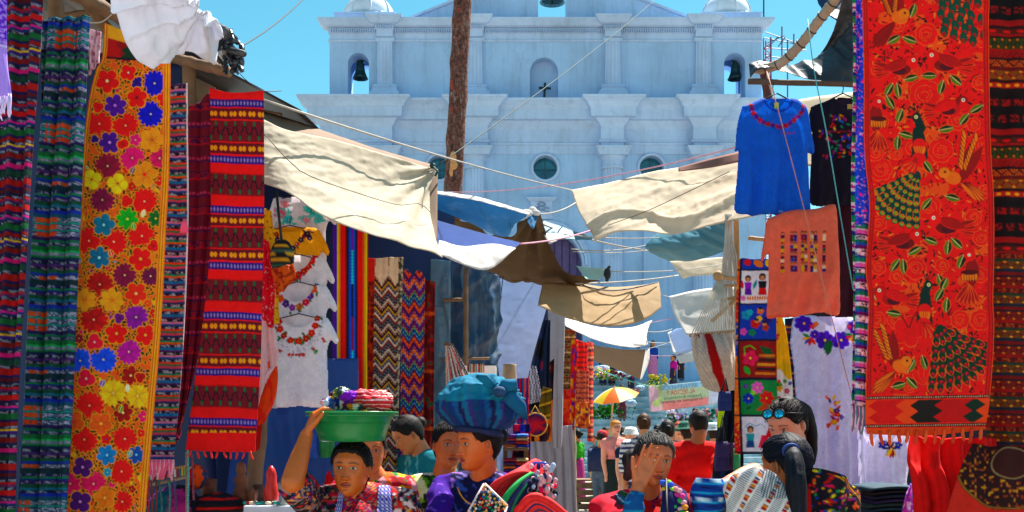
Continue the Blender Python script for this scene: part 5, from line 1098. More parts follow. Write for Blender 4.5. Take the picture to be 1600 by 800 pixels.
# hibiscus and tulip
cv.star(1418, 518, 24, 5, .4, '#f21408', sharp=.5, outline='#e8601a'); cv.line([(1418, 512), (1408, 495), (1398, 486)], 2, MR); cv.line([(1420, 512), (1425, 497), (1432, 488)], 2, MR)
for a in range(5): cv.leaf(1450, 600, 30, 13, 215+a*28, '#ec1410', None, '#e8601a')
def gleaf(x, y, ang, ln=24, wd=11):
 cv.leaf(x, y, ln, wd, ang, '#08280c', None, '#d8641c'); a = radians(ang); nx, ny = -sin(a)*wd*.22, cos(a)*wd*.22
 cv.leaf(x+nx+cos(a)*2, y+ny+sin(a)*2, ln*.85, wd*.5, ang, '#4c661c', None); cv.line([(x, y), (x+cos(a)*ln*.92, y+sin(a)*ln*.92)], .9, '#e8c890')
for x, y, a in ((1386, 68, -30), (1410, 58, 20), (1422, 28, -70), (1412, 125, -15), (1440, 118, 0), (1395, 130, 120), (1401, 130, 80), (1474, 125, 105), (1484, 118, 40), (1385, 150, 60), (1410, 170, 110), (1404, 208, 15), (1403, 212, 95), (1513, 178, 130), (1466, 204, -10), (1456, 270, 235), (1455, 310, 130), (1476, 306, 15), (1443, 372, 20), (1482, 375, 95), (1486, 372, 45), (1505, 398, 110), (1418, 398, -30), (1405, 405, 125), (1410, 405, 85), (1466, 428, 70), (1362, 448, 75), (1384, 488, 10), (1470, 455, -65), (1480, 465, 95), (1474, 450, 120), (1417, 582, -60), (1416, 590, 45), (1392, 605, -15), (1535, 165, 150), (1440, 555, 70)): gleaf(x, y, a)
def tailfan(x, y, ln, a0, a1, n, col, w=6):
 for k in range(n): cv.leaf(x, y, ln, w, a0+(a1-a0)*k/(n-1), col if k % 2 == 0 else '#8c0a0c', None, '#e8501a')
def bird(x, y, s, fl, body='#7c0c14', wing='#a80e10', head='#e0180c', beak='#14140c', wa=-160):
 """fl=1 faces right"""
 X = lambda u: x+u*s*fl
 f = (lambda a: a) if fl == 1 else (lambda a: 180-a)
 tailfan(X(-10), y+4, 34*s, f(150), f(195), 6, '#c4120c', 6*s)
 cv.ell(x, y+3*s, 17*s, 13*s, 0, '#e8501a'); cv.ell(x, y+3*s, 16*s, 12*s, 0, body, .002); cv.ell(X(-4), y+8*s, 11*s, 6*s, 0, '#4c0c1c', .002)
 cv.leaf(X(12), y-8*s, 42*s, 15*s, f(wa+320), wing, None, '#d8301a', .0025)
 cv.ell(X(17), y-7*s, 9.5*s, 8.5*s, 0, head, .003); cv.ell(X(19), y-1*s, 6*s, 7*s, 0, '#f01c10', .002)
 cv.ell(X(19), y-9*s, 2.6*s, 2.6*s, 0, '#f4e8d0'); cv.ell(X(19), y-9*s, 1.2*s, 1.2*s, 0, '#101010')
 cv.leaf(X(25), y-6*s, 10*s, 4*s, f(25), beak)
bird(1408, 103, 1.0, 1); bird(1475, 96, 1.05, -1); bird(1413, 375, 1.0, 1, '#6c0c14', '#960c10'); bird(1478, 350, 1.05, -1, '#6c0c14', '#a00e12')
bird(1485, 166, 1.0, 1, '#c0140e', '#e8301c', '#8c1410'); bird(1392, 463, 1.0, -1, '#a8120e', '#c81a10', '#b81410')
# upright parrots
for (x, y, fl) in ((1372, 160, 1), (1514, 400, -1)):
 cv.leaf(x-4*fl, y, 50, 22, 90, '#8c0e10', None, '#e8501a', .002); cv.ell(x, y, 9, 9, 0, '#e8200c', .003); cv.leaf(x+6*fl, y+2, 12, 6, 60 if fl > 0 else 120, '#14140c'); cv.ell(x+fl, y-1, 2.4, 2.4, 0, '#f4e8d0'); cv.ell(x+fl, y-1, 1.1, 1.1, 0, '#101010')
 for k in range(6): cv.leaf(x-10+k*4, y+26, 14, 4.5, 90, '#f07a2a', None, '#5c0c10')
 cv.ell(x, y+26, 13, 4, 0, '#4c0a14')
 for k in range(6): cv.leaf(x-2, y+44, 34, 6, 60+k*13, '#a0140e', None, '#e8601a')
# hummingbirds with long quilled wings
def hummer(hx, hy, bx, by, tips, tail, body='#ec6c24'):
 for k, (tx, ty) in enumerate(tips):
  L_ = math.hypot(tx-bx, ty-by); a = math.degrees(math.atan2(ty-by, tx-bx))
  cv.leaf(bx, by, L_*.75, 16, a+10, '#8c180e')
  for q in range(8):
   u = .3+.7*q/7; cv.leaf(bx+(tx-bx)*u*.75, by+(ty-by)*u*.75, 16, 4.6, a-22, '#ec7834', None, '#4c0c0a', .002)
 for k in range(5): a = math.degrees(math.atan2(tail[1]-by, tail[0]-bx)); cv.leaf(bx, by, math.hypot(tail[0]-bx, tail[1]-by)*(1-.1*abs(k-2)), 6, a-12+k*6, body, None, '#7c200c', .002)
 cv.ell((hx+bx)/2, (hy+by)/2, 13, 10, 20, '#ec6c30', .003); cv.ell(hx, hy, 8.5, 8.5, 0, '#f07840', .003); cv.ell(hx+1, hy-1, 2, 2, 0, '#14100c')
hummer(1412, 22, 1398, 34, [(1380, -12), (1404, -22)], (1363, 76), '#8c1a10')
hummer(1475, 270, 1500, 286, [(1510, 196), (1532, 202)], (1538, 314))
hummer(1415, 565, 1398, 580, [(1362, 504), (1378, 498)], (1362, 616))
# peacocks
def peacock(hx, hy, bx, by, tail, eye, fl, col='#07302a', a0=0, a1=90, rows=6, tl=70, eyec='#7c8a3a'):
 tx, ty = tail
 for r_ in range(rows, -1, -1):
  for k in range(3+r_):
   an = radians(a0+(a1-a0)*(k+.5)/(3+r_)); d_ = tl*(.15+.85*r_/rows); x = tx+cos(an)*d_; y = ty+sin(an)*d_
   cv.leaf(x-cos(an)*12, y-sin(an)*12, 19, 10, math.degrees(an), col, None, '#f0701a' if r_ % 2 else '#0a2a28', .002)
   cv.ell(x+cos(an)*2, y+sin(an)*2, 3.1, 3.6, math.degrees(an), eyec, .0025); cv.ell(x+cos(an)*1, y+sin(an)*1, 1.5, 1.7, 0, '#e8401a', .0025)
 p = cat_smooth([(hx, hy), (hx+6*fl, hy+16), (bx-2*fl, by-34), (bx, by-16), (bx, by+6)], 26)
 for i, q in enumerate(p): cv.ell(q[0], q[1], 5.5+i*.32, 6.5, 0, '#06241f', .003)
 cv.ell(hx, hy, 7, 7.5, 0, '#06241f', .003); cv.leaf(hx-5*fl, hy-1, 12, 4.5, 180 if fl > 0 else 0, '#10140c'); cv.ell(hx-1*fl, hy-1, 2.8, 2.8, 0, '#f4e0a0'); cv.ell(hx-1*fl, hy-1, 1.2, 1.2, 0, '#101010')
 for k in range(4): cv.line([(hx+2*fl, hy-5), (hx+(-10+k*6)*fl, hy-16-(k % 2)*4)], 1.4, '#101c18'); cv.ell(hx+(-10+k*6)*fl, hy-17-(k % 2)*4, 2.2, 2.2, 0, '#101c18')
 cv.ell(bx, by-12, 11, 11, 0, '#f01c0c', .003)
 for k in range(5): cv.leaf(bx-8+k*4, by-12, 15, 5, 70+k*8, '#f27a2c', None, '#c8140a', .003)
 cv.ell(bx-1, by+8, 11, 9, 0, '#e0180c', .003)
 for k in range(7): cv.leaf(bx-6, by+6, 26, 5.5, (95 if fl > 0 else 20)+k*10, '#f2682a' if k % 2 else '#e01c10', None, '#a80c0a', .003)
peacock(1432, 184, 1436, 240, (1434, 268), 0, 1, a0=88, a1=158, rows=6, tl=84)
peacock(1450, 446, 1444, 498, (1462, 508), 0, -1, '#06301a', a0=18, a1=98, rows=7, tl=100, eyec='#7c2030')
for r_ in range(7):
 for k in range(4+r_ % 2):
  x = 1458+k*15+(r_ % 2)*5+r_*2.5; y = -30+r_*13+k*5
  if y < 66: cv.leaf(x, y-8, 19, 10, 80, '#0c4030', None, '#0a2420', .002); cv.ell(x+1, y+6, 3, 3.4, 0, '#a02028', .002)
# selvedges, dotted lines and the zigzag end band
RL = cat_smooth([(1346, -50), (1347, 0), (1350, 120), (1350, 230), (1357, 300), (1358, 340), (1353, 420), (1357, 470), (1354, 560), (1352, 640), (1354, 676)], 200); RR = cat_smooth([(1546, -50), (1546, 0), (1545, 120), (1547, 230), (1552, 310), (1552, 400), (1551, 470), (1553, 520), (1546, 620), (1539, 670)], 200)
xl = np.interp(cv.Y, RL[:, 1], RL[:, 0]); xr = np.interp(cv.Y, RR[:, 1], RR[:, 0])
body = cv.Y < 618
for a, c in ((9, '#d83a10'), (7.5, '#9c140c'), (5.5, '#c8280c'), (3, '#8c100c'), (1.2, '#f0581a')):
 cv.mask(body & (cv.X < xl+a), c); cv.mask(body & (cv.X > xr-a*1.15), c)
s_ = (cv.X-xl)/(xr-xl); y1 = 622-3*s_; cv.mask(cv.Y > y1, '#e8480c')
v = (cv.Y-y1-4)/36.; zz = np.abs(v-.5)*0+np.abs(np.mod(v*2, 1)-.5)*2*.07
inb = (v > 0) & (v < 1); cv.mask(inb, '#f2560e')
for lo, hi, c in ((.02, .24, '#c81c0e'), (.36, .56, '#1c1410'), (.56, .8, '#b8140e'), (.8, .97, '#10241a')):
 cv.mask(inb & (s_ > lo+zz) & (s_ < hi+zz*(1 if c != '#10241a' else -1)), c)
for yy in (0, 44): cv.mask(np.abs(cv.Y-y1-yy) < 2.4, '#3c0c0c'); cv.mask((np.abs(cv.Y-y1-yy) < .8) & (np.mod(cv.X, 3.4) < 1.4), '#e8b89a')
cv.mask(cv.Y > y1+48, '#f05a10')
o = cloth('table_runner', 'red-orange runner embroidered with peacocks and birds, tasselled at the bottom', 'table runner', [(1346, -45, 3.9), (1445, -45, 3.9), (1546, -45, 3.9)], [(1354, 678, 3.85), (1445, 681, 3.85), (1539, 671, 3.85)], V_heavy,
          left=[(1346, -45, 3.9), (1347, 0, 3.9), (1350, 120, 3.9), (1350, 230, 3.9), (1357, 300, 3.9), (1358, 340, 3.9), (1353, 420, 3.88), (1357, 470, 3.88), (1354, 560, 3.86), (1352, 640, 3.85), (1354, 678, 3.85)],
          right=[(1546, -45, 3.9), (1546, 0, 3.9), (1545, 120, 3.9), (1547, 230, 3.9), (1552, 310, 3.9), (1552, 400, 3.9), (1551, 470, 3.88), (1553, 520, 3.87), (1546, 620, 3.85), (1539, 671, 3.85)],
          cell=1.0, disp=folds(.006, 1.2, 2, .3, .01), cv=cv)
Mo_ = mat('orange_yarn', '#ec5014', .8); fringe(o, [(1354, 676, 3.84), (1540, 670, 3.84)], .05, 13, .006, [Mo_, mat('red_orange_yarn', '#d8340e', .8)], 5, curl=.25)
# striped shawl with blue embroidered part behind the runner
cv = Cv(1320, -40, 1375, 700, '#2c50d8')
n = vn(cv.X/2.4, cv.Y/2.4, 5); cv.mask((n > .78), '#c8b0e8'); cv.mask((vn(cv.X/3, cv.Y/3, 15) > .84), '#d83a8c')
low = cv.Y > 350+4*np.sin(cv.X/3); bands(cv, [(5, '#ddd8e8', 'i', '#3c3a5c'), (3, '#1c3c9c'), (7, '#1c7a68'), (2, '#c8d0e0'), (6, '#c86ab8'), (3, '#3c1c6c'), (6, '#e0dce8', 'i', '#2c2c4c'), (5, '#136a5c'), (4, '#1f58b8'), (6, '#5c1468'), (5, '#e0dce8', 'i', '#444468')], region=low, slope=.1)
bands(cv, [(6, '#2c8a58'), (5, '#e0dce8', 'i', '#3c3a5c'), (4, '#a82c8c'), (5, '#c8d0e0', 'i', '#2c3c6c'), (6, '#1c2c7c'), (5, '#1f7a50')], region=cv.X < 1337)
o = cloth('shawl', 'blue embroidered shawl with striped lower half and border, beside the bird runner', 'shawl', [(1331, -30, 4.1), (1366, -30, 4.1)], [(1331, 636, 4.05), (1362, 640, 4.05)], V_cloth, left=[(1331, -30, 4.1), (1333, 100, 4.1), (1330, 300, 4.1), (1334, 450, 4.08), (1331, 636, 4.05)], cell=1.3, disp=folds(.014, 1.6, 3, .6), cv=cv)
fringe(o, [(1330, 636, 4.04), (1364, 640, 4.04)], .09, 18, .0045, [mat('lilac_white_yarn', '#cfc6e0', .8), mat('teal_yarn', '#3c8c94', .8), mat('violet_yarn', '#7c5c9c', .8)], 9, curl=.12)
# shaded textiles at the far right edge
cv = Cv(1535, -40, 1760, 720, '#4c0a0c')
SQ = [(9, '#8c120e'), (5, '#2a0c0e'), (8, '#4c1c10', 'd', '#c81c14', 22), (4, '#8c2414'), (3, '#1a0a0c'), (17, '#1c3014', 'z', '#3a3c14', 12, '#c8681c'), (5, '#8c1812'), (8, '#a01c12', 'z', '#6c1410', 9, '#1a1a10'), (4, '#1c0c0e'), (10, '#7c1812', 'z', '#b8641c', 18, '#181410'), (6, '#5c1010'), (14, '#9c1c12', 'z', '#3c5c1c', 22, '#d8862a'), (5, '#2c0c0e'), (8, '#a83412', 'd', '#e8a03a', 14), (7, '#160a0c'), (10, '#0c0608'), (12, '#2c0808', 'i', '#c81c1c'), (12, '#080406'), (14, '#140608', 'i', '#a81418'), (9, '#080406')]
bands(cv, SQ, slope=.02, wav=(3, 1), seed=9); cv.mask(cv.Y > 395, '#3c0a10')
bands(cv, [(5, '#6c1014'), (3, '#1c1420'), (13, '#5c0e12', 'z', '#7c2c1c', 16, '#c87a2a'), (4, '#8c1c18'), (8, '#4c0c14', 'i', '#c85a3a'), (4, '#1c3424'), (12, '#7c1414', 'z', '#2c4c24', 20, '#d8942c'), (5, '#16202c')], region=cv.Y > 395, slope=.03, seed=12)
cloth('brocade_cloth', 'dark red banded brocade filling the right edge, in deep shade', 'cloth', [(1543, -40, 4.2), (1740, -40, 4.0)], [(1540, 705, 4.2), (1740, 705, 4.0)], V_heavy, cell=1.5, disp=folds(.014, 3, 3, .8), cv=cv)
# low right: satin cloth, embroidered huipil, folded stacks
cv = Cv(1380, 680, 1600, 1000, '#dc1410'); cv.mask(fbm(cv.X/20, cv.Y/40, 4) > .15, '#c01010')
cloth('satin_cloth', 'plain bright red cloth hanging in folds under the bird runner', 'cloth', [(1424, 678, 4.05), (1470, 684, 4.0), (1560, 684, 4.05)], [(1440, 985, 3.9), (1560, 985, 3.9)], V_cloth, left=[(1424, 678, 4.05), (1417, 720, 4.0), (1428, 770, 3.95), (1440, 985, 3.9)], cell=3, disp=folds(.03, 4, 6, .9), cv=cv)
cv = Cv(1450, 690, 1760, 1000, '#c83c10')
ring = np.hypot((cv.X-1580)/1.25, cv.Y-725); cv.mask((ring < 72) & (ring > 24), '#2c0c08'); k = (ring < 68) & (ring > 28); n = vn(cv.X/4, cv.Y/4, 5); cv.mask(k & (n > .62), '#8c3a10'); cv.mask(k & (n > .82), '#b8861c'); cv.mask(np.abs(ring-70) < 1.3, '#8c5a1c')
cv.mask(ring < 24, '#3c140c'); cv.mask(np.abs(ring-24) < 1.0, '#8c6a4c')
cloth('huipil', 'rust-orange blouse with a broad dark embroidered yoke in the lower right corner', 'blouse', [(1520, 692, 3.75), (1600, 700, 3.7), (1740, 705, 3.7)], [(1440, 1000, 3.5), (1740, 1000, 3.5)], V_heavy, left=[(1520, 692, 3.75), (1498, 740, 3.68), (1470, 830, 3.6), (1440, 1000, 3.5)], cell=1.8, disp=folds(.02, 2.5, 8, .8), cv=cv)
stick('shelf_edge', 'dark blue rail under the shaded brocade at the right', (1540, 703, 4.3), (1720, 705, 4.3), .012, mat('navy_wood', '#10163c', .6), 'rail')
Mst = [mat('fold_navy', '#141c3c', .8, .3, 30), mat('fold_black', '#14141c', .8, .3, 30), mat('fold_teal', '#123a4c', .8, .3, 30), mat('fold_green', '#1c3c34', .8, .3, 30), mat('fold_purple', '#2c1c4c', .8, .3, 30)]
def folded(b, x0, x1, y0, y1, z, h, bow=.01):
 """one folded cloth with rounded fold edge"""
 n = 8; V = []; F = []; m = 10
 for i in range(m+1):
  x = x0+(x1-x0)*i/m; zz = z+bow*sin(pi*i/m)
  for k in range(n):
   a = 2*pi*k/n; cy, cz_ = cos(a), sin(a); V.append((x, (y0+y1)/2+(y1-y0)/2*np.sign(cy)*abs(cy)**.4, zz+h/2+h/2*np.sign(cz_)*abs(cz_)**.7))
 for i in range(m):
  for k in range(n): F.append((i*n+k, i*n+(k+1) % n, (i+1)*n+(k+1) % n, (i+1)*n+k))
 F.append(tuple(range(n))[::-1]); F.append(tuple(m*n+k for k in range(n))); b.add(V, F)
p0 = P(1345, 812, 4.6); p1 = P(1425, 812, 4.6); rr = random.Random(2)
names = ['navy', 'black', 'dark teal', 'dark green', 'dark purple']
for k in range(8):
 b = MB(); dx = rr.uniform(-.02, .02); folded(b, p0.x+dx, p1.x+dx+.02, 4.45, 4.75, p0.z+k*.019, .018, .012); m_ = k % 5
 tag(b.build('folded_cloth', Mst[m_], smooth=True), '%s folded cloth, %s in the stack under the white dresses' % (names[m_], ['lowest', 'second from the bottom', 'third from the bottom', 'fourth from the bottom', 'fourth from the top', 'third from the top', 'second from the top', 'topmost'][k]), 'folded cloth', 'folded cloths stacked below the dresses')
b = MB(); b.box(p0.x-.1, p1.x+.6, 4.3, 4.95, p0.z-.045, p0.z-.003);
t = thing('stall_table', 'plain wooden stall table under the folded dark cloths', 'table', (p0.x, 4.6, 0)); b.build('table_top', M_pole, t)
for x in (p0.x-.05, p1.x+.5):
 for y in (4.35, 4.9): b = MB(); b.box(x-.025, x+.025, y-.025, y+.025, 0, p0.z-.045); b.build('leg', M_pole, t)
cv = Cv(1400, 750, 1440, 830, '#9c4cc8'); n = vn(cv.X/3, cv.Y/3, 3); cv.mask(n > .55, '#e05cb0'); cv.mask(n > .75, '#4a7ad8'); cv.mask(n < .2, '#e8d0f0')
cloth('folded_cloth', 'purple and pink patterned cloth tucked beside the bright red cloth', 'cloth', [(1422, 756, 4.3), (1430, 758, 4.3)], [(1405, 860, 4.2), (1436, 860, 4.2)], V_cloth, left=[(1422, 756, 4.3), (1412, 785, 4.25), (1405, 860, 4.2)], cell=2, disp=folds(.02, 1.5, 3), cv=cv)
# T-shirts
def tee(label, ol, Y, col, deco, nk, disp, group='T-shirts hanging from the crossbar', tagc='#d8c83a', name='t_shirt', bulge=.035, hang=None):
 p = np.array(ol); t = thing(name, label, name.replace('_', '-') if name == 't_shirt' else 'dress', tuple(P(p[:, 0].mean(), p[:, 1].max(), Y)), group)
 c = Cv(p[:, 0].min()-2, p[:, 1].min()-2, p[:, 0].max()+2, p[:, 1].max()+2, col); deco(c)
 garment('body', ol, Y, V_thin, cv=c, neck=nk, bulge=bulge, cell=1.25, disp=disp, parent=t, backcol=col)
 return t
def neckpts(x, y, rx, ry): return [(x+rx*cos(a), y+ry*sin(a)) for a in np.linspace(-.25, pi+.25, 22)]+[(x, y-20)]
def d_blue(c):
 c.mask(np.abs(np.hypot((c.X-1214)/20, (c.Y-157)/18)-1.08) < .09, '#123a9c'); c.mask((c.Y > 336), '#123890'); c.mask((c.Y > 329) & (c.Y < 332) & (np.abs(c.X-1219) < 4), '#8ab0e8')
 p = cat_smooth([(1172, 166), (1174, 178), (1184, 190), (1198, 198), (1213, 201), (1228, 198), (1240, 189), (1250, 178), (1253, 168)], 17)
 for i, q in enumerate(p):
  for k in range(4): c.leaf(q[0], q[1], 5.5, 2.8, i*50+k*90, ['#7c1454', '#1c1c4c', '#1c5c3c', '#a81c3c'][k])
  c.star(q[0], q[1], 3.6, 5, .4, ['#c01c44', '#7c1c74', '#b81c2c', '#5c1c84'][i % 4], sharp=.6)
 for k, x in enumerate((1221, 1225, 1229, 1233, 1238)): c.ell(x, 210+(k % 2), 1.6, 1.3, 0, '#9c1c5c')
OB = [(1160, 166), (1186, 156), (1195, 154), (1235, 154), (1250, 160), (1262, 170), (1268, 205), (1273, 236), (1268, 241), (1262, 240), (1265, 290), (1267, 334), (1262, 338), (1235, 339), (1200, 336), (1170, 336), (1148, 333), (1147, 310), (1151, 270), (1153, 236), (1147, 240), (1148, 230), (1152, 195)]
t = tee('royal blue T-shirt with a ring of small embroidered flowers at the neck', OB, 5.5, '#2460c0', d_blue, neckpts(1214, 156, 20, 17), folds(.034, 2.6, 2, .2))
b = MB(); q = P(1214, 163, 5.5); b.box(q.x-.012, q.x+.012, 5.508, 5.513, q.z-.022, q.z+.012); b.build('neck_label', mat('label_yellow', '#c8d03a', .7), t)
b = MB(); b.tube([P(1178, 165, 5.52), P(1205, 150, 5.52), P(1214, 146, 5.52), P(1245, 162, 5.52)], .004, 5); b.tube([P(1210, 147, 5.52), P(1207, 138, 5.6), P(1209, 129, 5.68)], .003, 5); b.build('hanger', M_dark, t, smooth=True)
def d_dark(c):
 rr = random.Random(8); cols = ['#c81c1c', '#e05a1c', '#1c7a5c', '#3c2ca0', '#d8a01c', '#a01c6c', '#1c5ca8']
 for (x, y, w, h) in ((1313, 192, 20, 10), (1306, 212, 30, 6), (1308, 226, 26, 10), (1312, 240, 30, 9)):
  for k in range(22): c.leaf(x+rr.uniform(-w, w), y+rr.uniform(-h, h), rr.uniform(4, 8), 3, rr.uniform(0, 360), rr.choice(cols))
 for k in range(5): c.line([(1288, 206+k*.5), (1334, 210)], 1, '#7c1c24')
OD = [(1268, 166), (1296, 156), (1304, 153), (1336, 153), (1352, 158), (1360, 170), (1360, 320), (1352, 322), (1300, 322), (1268, 320), (1266, 280), (1267, 245), (1268, 205), (1262, 206), (1262, 190)]
t = tee('near-black T-shirt with colourful embroidered squares on its chest', OD, 5.7, '#170f1e', d_dark, neckpts(1320, 155, 17, 14), folds(.02, 2.2, 5, .3))
b = MB(); q = P(1324, 170, 5.7); b.box(q.x-.014, q.x+.014, 5.655, 5.66, q.z-.014, q.z+.012); b.build('neck_label', mat('label_gold', '#b08a3a', .7), t)
b = MB(); b.tube([P(1284, 163, 5.72), P(1312, 148, 5.72), P(1318, 146, 5.72), P(1348, 160, 5.72)], .004, 5); b.tube([P(1316, 147, 5.72), P(1318, 138, 5.72), P(1316, 133, 5.72)], .003, 5); b.build('hanger', M_dark, t, smooth=True)
def figure(c, x, y, s, top, bot, hair='#1a1018', skin='#c8845c'):
 c.ell(x, y-6*s, 2.5*s, 2.6*s, 0, hair, .001); c.ell(x, y-5.2*s, 1.6*s, 1.7*s, 0, skin, .001); c.poly([(x-3*s, y-3*s), (x+3*s, y-3*s), (x+2.4*s, y+2*s), (x-2.4*s, y+2*s)], top, .001); c.poly([(x-2.4*s, y+2*s), (x+2.4*s, y+2*s), (x+3*s, y+7*s), (x-3*s, y+7*s)], bot, .001)
def d_coral(c):
 cols = ['#2c1c5c', '#8c1c3c', '#1c3c8c', '#3c1c4c', '#c8a02c', '#1c4c3c', '#5c1c2c', '#1c2c6c', '#e8d0b0']; rr = random.Random(4)
 for j in range(4):
  for i in range(5):
   x = 1221+i*16; y = 372+j*16-(i*.3);
   for q in ((0,) if (i in (0, 4)) else (-2.6, 2.6)): figure(c, x+q, y, 1.0, rr.choice(cols), rr.choice(cols))
 c.mask(c.Y > 493, np.array(C('#f0705c'))*.85)
OC = [(1208, 338), (1230, 330), (1245, 328), (1275, 326), (1296, 320), (1306, 322), (1309, 350), (1310, 378), (1312, 410), (1313, 460), (1311, 492), (1290, 489), (1265, 491), (1240, 496), (1215, 497), (1200, 496), (1200, 470), (1200, 430), (1200, 396), (1196, 400), (1191, 409), (1188, 405), (1194, 370), (1198, 345)]
tee('coral T-shirt with four rows of tiny embroidered figures', OC, 5.45, '#ff7a68', d_coral, neckpts(1262, 318, 14, 8), folds(.034, 2.4, 9, .2))
cv = Cv(1295, 300, 1345, 520, '#340c1c'); cloth('maroon_cloth', 'dark maroon cloth hanging behind the coral T-shirt', 'cloth', [(1300, 318, 5.85), (1350, 320, 5.85)], [(1300, 508, 5.85), (1350, 508, 5.85)], V_cloth, cell=3, disp=folds(.02, 2, 3), cv=cv)
# patchwork hanging
cv = Cv(1135, 395, 1235, 725, '#14182c')
xa = np.interp(cv.Y, [400, 480, 560, 640, 715], [1158, 1155, 1154, 1157, 1160]); PN = [(404, 421, '#1c3a9c'), (421, 474, '#e8dce0'), (476, 530, '#1a3a9c'), (533, 590, '#8c1018'), (594, 648, '#17783c'), (651, 706, '#e0d2d8')]
for a, c_, k in PN: cv.mask((cv.Y > a) & (cv.Y < c_), k)
for i, k in enumerate(('#e0581c', '#c81418', '#1c3c9c', '#e86a1c', '#e86a1c', '#c81418')): cv.mask((cv.X < xa) & (cv.Y > 400+i*52) & (cv.Y <= 452+i*52), k)
n = vn(cv.X/2, cv.Y/2, 4); cv.mask((cv.X < xa) & (n > .75), '#f0a040'); cv.mask(np.abs(cv.X-xa) < 1.8, '#10141c')
cv.ell(1185, 412, 8, 5, 30, '#e87a1c'); cv.ell(1168, 410, 6, 5, 0, '#c81c2c'); cv.ell(1200, 411, 5, 6, 0, '#e8c02c')
figure(cv, 1169, 447, 2.0, '#8c2ca8', '#5c1c8c', '#2c1810'); figure(cv, 1191, 446, 2.2, '#14141c', '#c8341c', '#2c1810'); cv.leaf(1177, 452, 16, 5, -70, '#1c8ca0'); cv.leaf(1160, 452, 14, 5, -95, '#b81c3c'); cv.star(1161, 466, 5, 5, .4, '#e87ab0')
for k in range(9): cv.leaf(1168+k*4, 462, 8, 3, 80+k*4, '#d8781c')
for (x, y, r, k) in ((1166, 492, 8, '#1c8ca8'), (1172, 488, 5, '#28a8b8'), (1188, 486, 6, '#d86a3c'), (1198, 500, 8, '#2c1c6c'), (1180, 506, 8, '#c81c24'), (1196, 512, 6, '#a83c1c'), (1162, 518, 6, '#e05cb0'), (1175, 520, 6, '#1c7a4c'), (1186, 498, 5, '#e8b02c'), (1200, 486, 4, '#14141c')): cv.star(x, y, r, 5, .3, k)
for x, y in ((1182, 502), (1194, 506), (1188, 484)): cv.ell(x, y, 3.4, 3.4, 0, '#c8845c'); cv.ell(x, y-2, 3.4, 2, 0, '#1c1410')
cv.star(1172, 560, 13, 5, .35, '#e8305c', mid='#f4d040'); cv.leaf(1163, 572, 16, 8, 60, '#3c9c3c'); cv.line([(1164, 555), (1163, 543), (1172, 540), (1180, 546)], 1.6, '#5cae3c'); cv.poly([(1186, 540), (1206, 545), (1210, 560), (1196, 560)], '#144c24')
for k in range(5): cv.poly([(1180+k*1.5, 586-k*7), (1212, 586-k*7), (1212, 582-k*7), (1180+k*1.5, 582-k*7)], ['#c8783c', '#1c1410', '#d89048', '#2c1810', '#c8703c'][k])
for (x, y, r, k) in ((1183, 606, 10, '#f06ab0'), (1169, 623, 9, '#1c2c9c'), (1198, 622, 12, '#d81c1c'), (1176, 614, 4, '#8ccc3c'), (1165, 604, 4, '#5c1c8c')): cv.star(x, y, r, 7, .4, k, mid='#f0d040', sharp=.6)
cv.poly([(1180, 642), (1196, 628), (1210, 642)], '#b84a1c'); cv.leaf(1165, 640, 10, 4, -30, '#0c4c24')
figure(cv, 1172, 684, 2.2, '#1c8c8c', '#1c3c6c', '#2c1810'); cv.poly([(1184, 700), (1190, 680), (1200, 680), (1204, 700)], '#d81c4c'); cv.poly([(1196, 684), (1203, 664), (1212, 684)], '#c8141c'); cv.line([(1164, 668), (1170, 661), (1180, 666), (1190, 662), (1196, 668)], 1.2, '#5c8c9c')
for a, c_, k in PN: cv.mask(np.abs(cv.Y-c_-1) < 1.3, '#101020')
cloth('patchwork_hanging', 'patchwork hanging of six picture panels with little people and flowers', 'wall hanging', [(1160, 403, 6.1), (1180, 405, 6.1), (1212, 404, 6.1)], [(1148, 710, 6.0), (1215, 709, 6.0)], V_heavy, left=[(1160, 403, 6.1), (1152, 420, 6.1), (1149, 560, 6.05), (1148, 640, 6.0), (1148, 710, 6.0)], cell=1.2, disp=folds(.012, 1.5, 3), cv=cv)
cv = Cv(1200, 490, 1250, 650, '#f2b80c'); k = cv.Y > 585+8*np.sin(cv.X/5); cv.mask(k, '#ece0da'); rr = random.Random(3)
for q in range(26): cv.star(rr.uniform(1210, 1238), rr.uniform(594, 646), rr.uniform(3, 6), 5, .4, rr.choice(['#d81c1c', '#1c3c9c', '#e8a01c', '#1c8c3c', '#c81c6c']), mid='#f0d040')
for q in range(8): cv.star(rr.uniform(1205, 1215), rr.uniform(500, 530), 3, 5, .4, '#c83c1c')
cloth('yellow_dress', 'yellow dress with flowered white hem between patchwork and white dress', 'dress', [(1204, 498, 6.15), (1222, 494, 6.15)], [(1209, 646, 6.1), (1241, 646, 6.1)], V_thin, right=[(1222, 494, 6.15), (1228, 520, 6.15), (1236, 580, 6.1), (1241, 646, 6.1)], cell=1.4, disp=folds(.015, 2, 3), cv=cv)
cv = Cv(1215, 490, 1250, 700, '#14183c'); bands(cv, [(6, '#14183c'), (3, '#c8841c'), (5, '#1c1c54'), (2, '#a83c1c'), (8, '#101430')])
cloth('striped_cloth', 'narrow navy striped cloth edge beside the yellow dress', 'cloth', [(1226, 498, 6.3), (1246, 496, 6.3)], [(1232, 700, 6.3), (1250, 700, 6.3)], V_cloth, cell=2, disp=folds(.01, 1.5, 3), cv=cv)
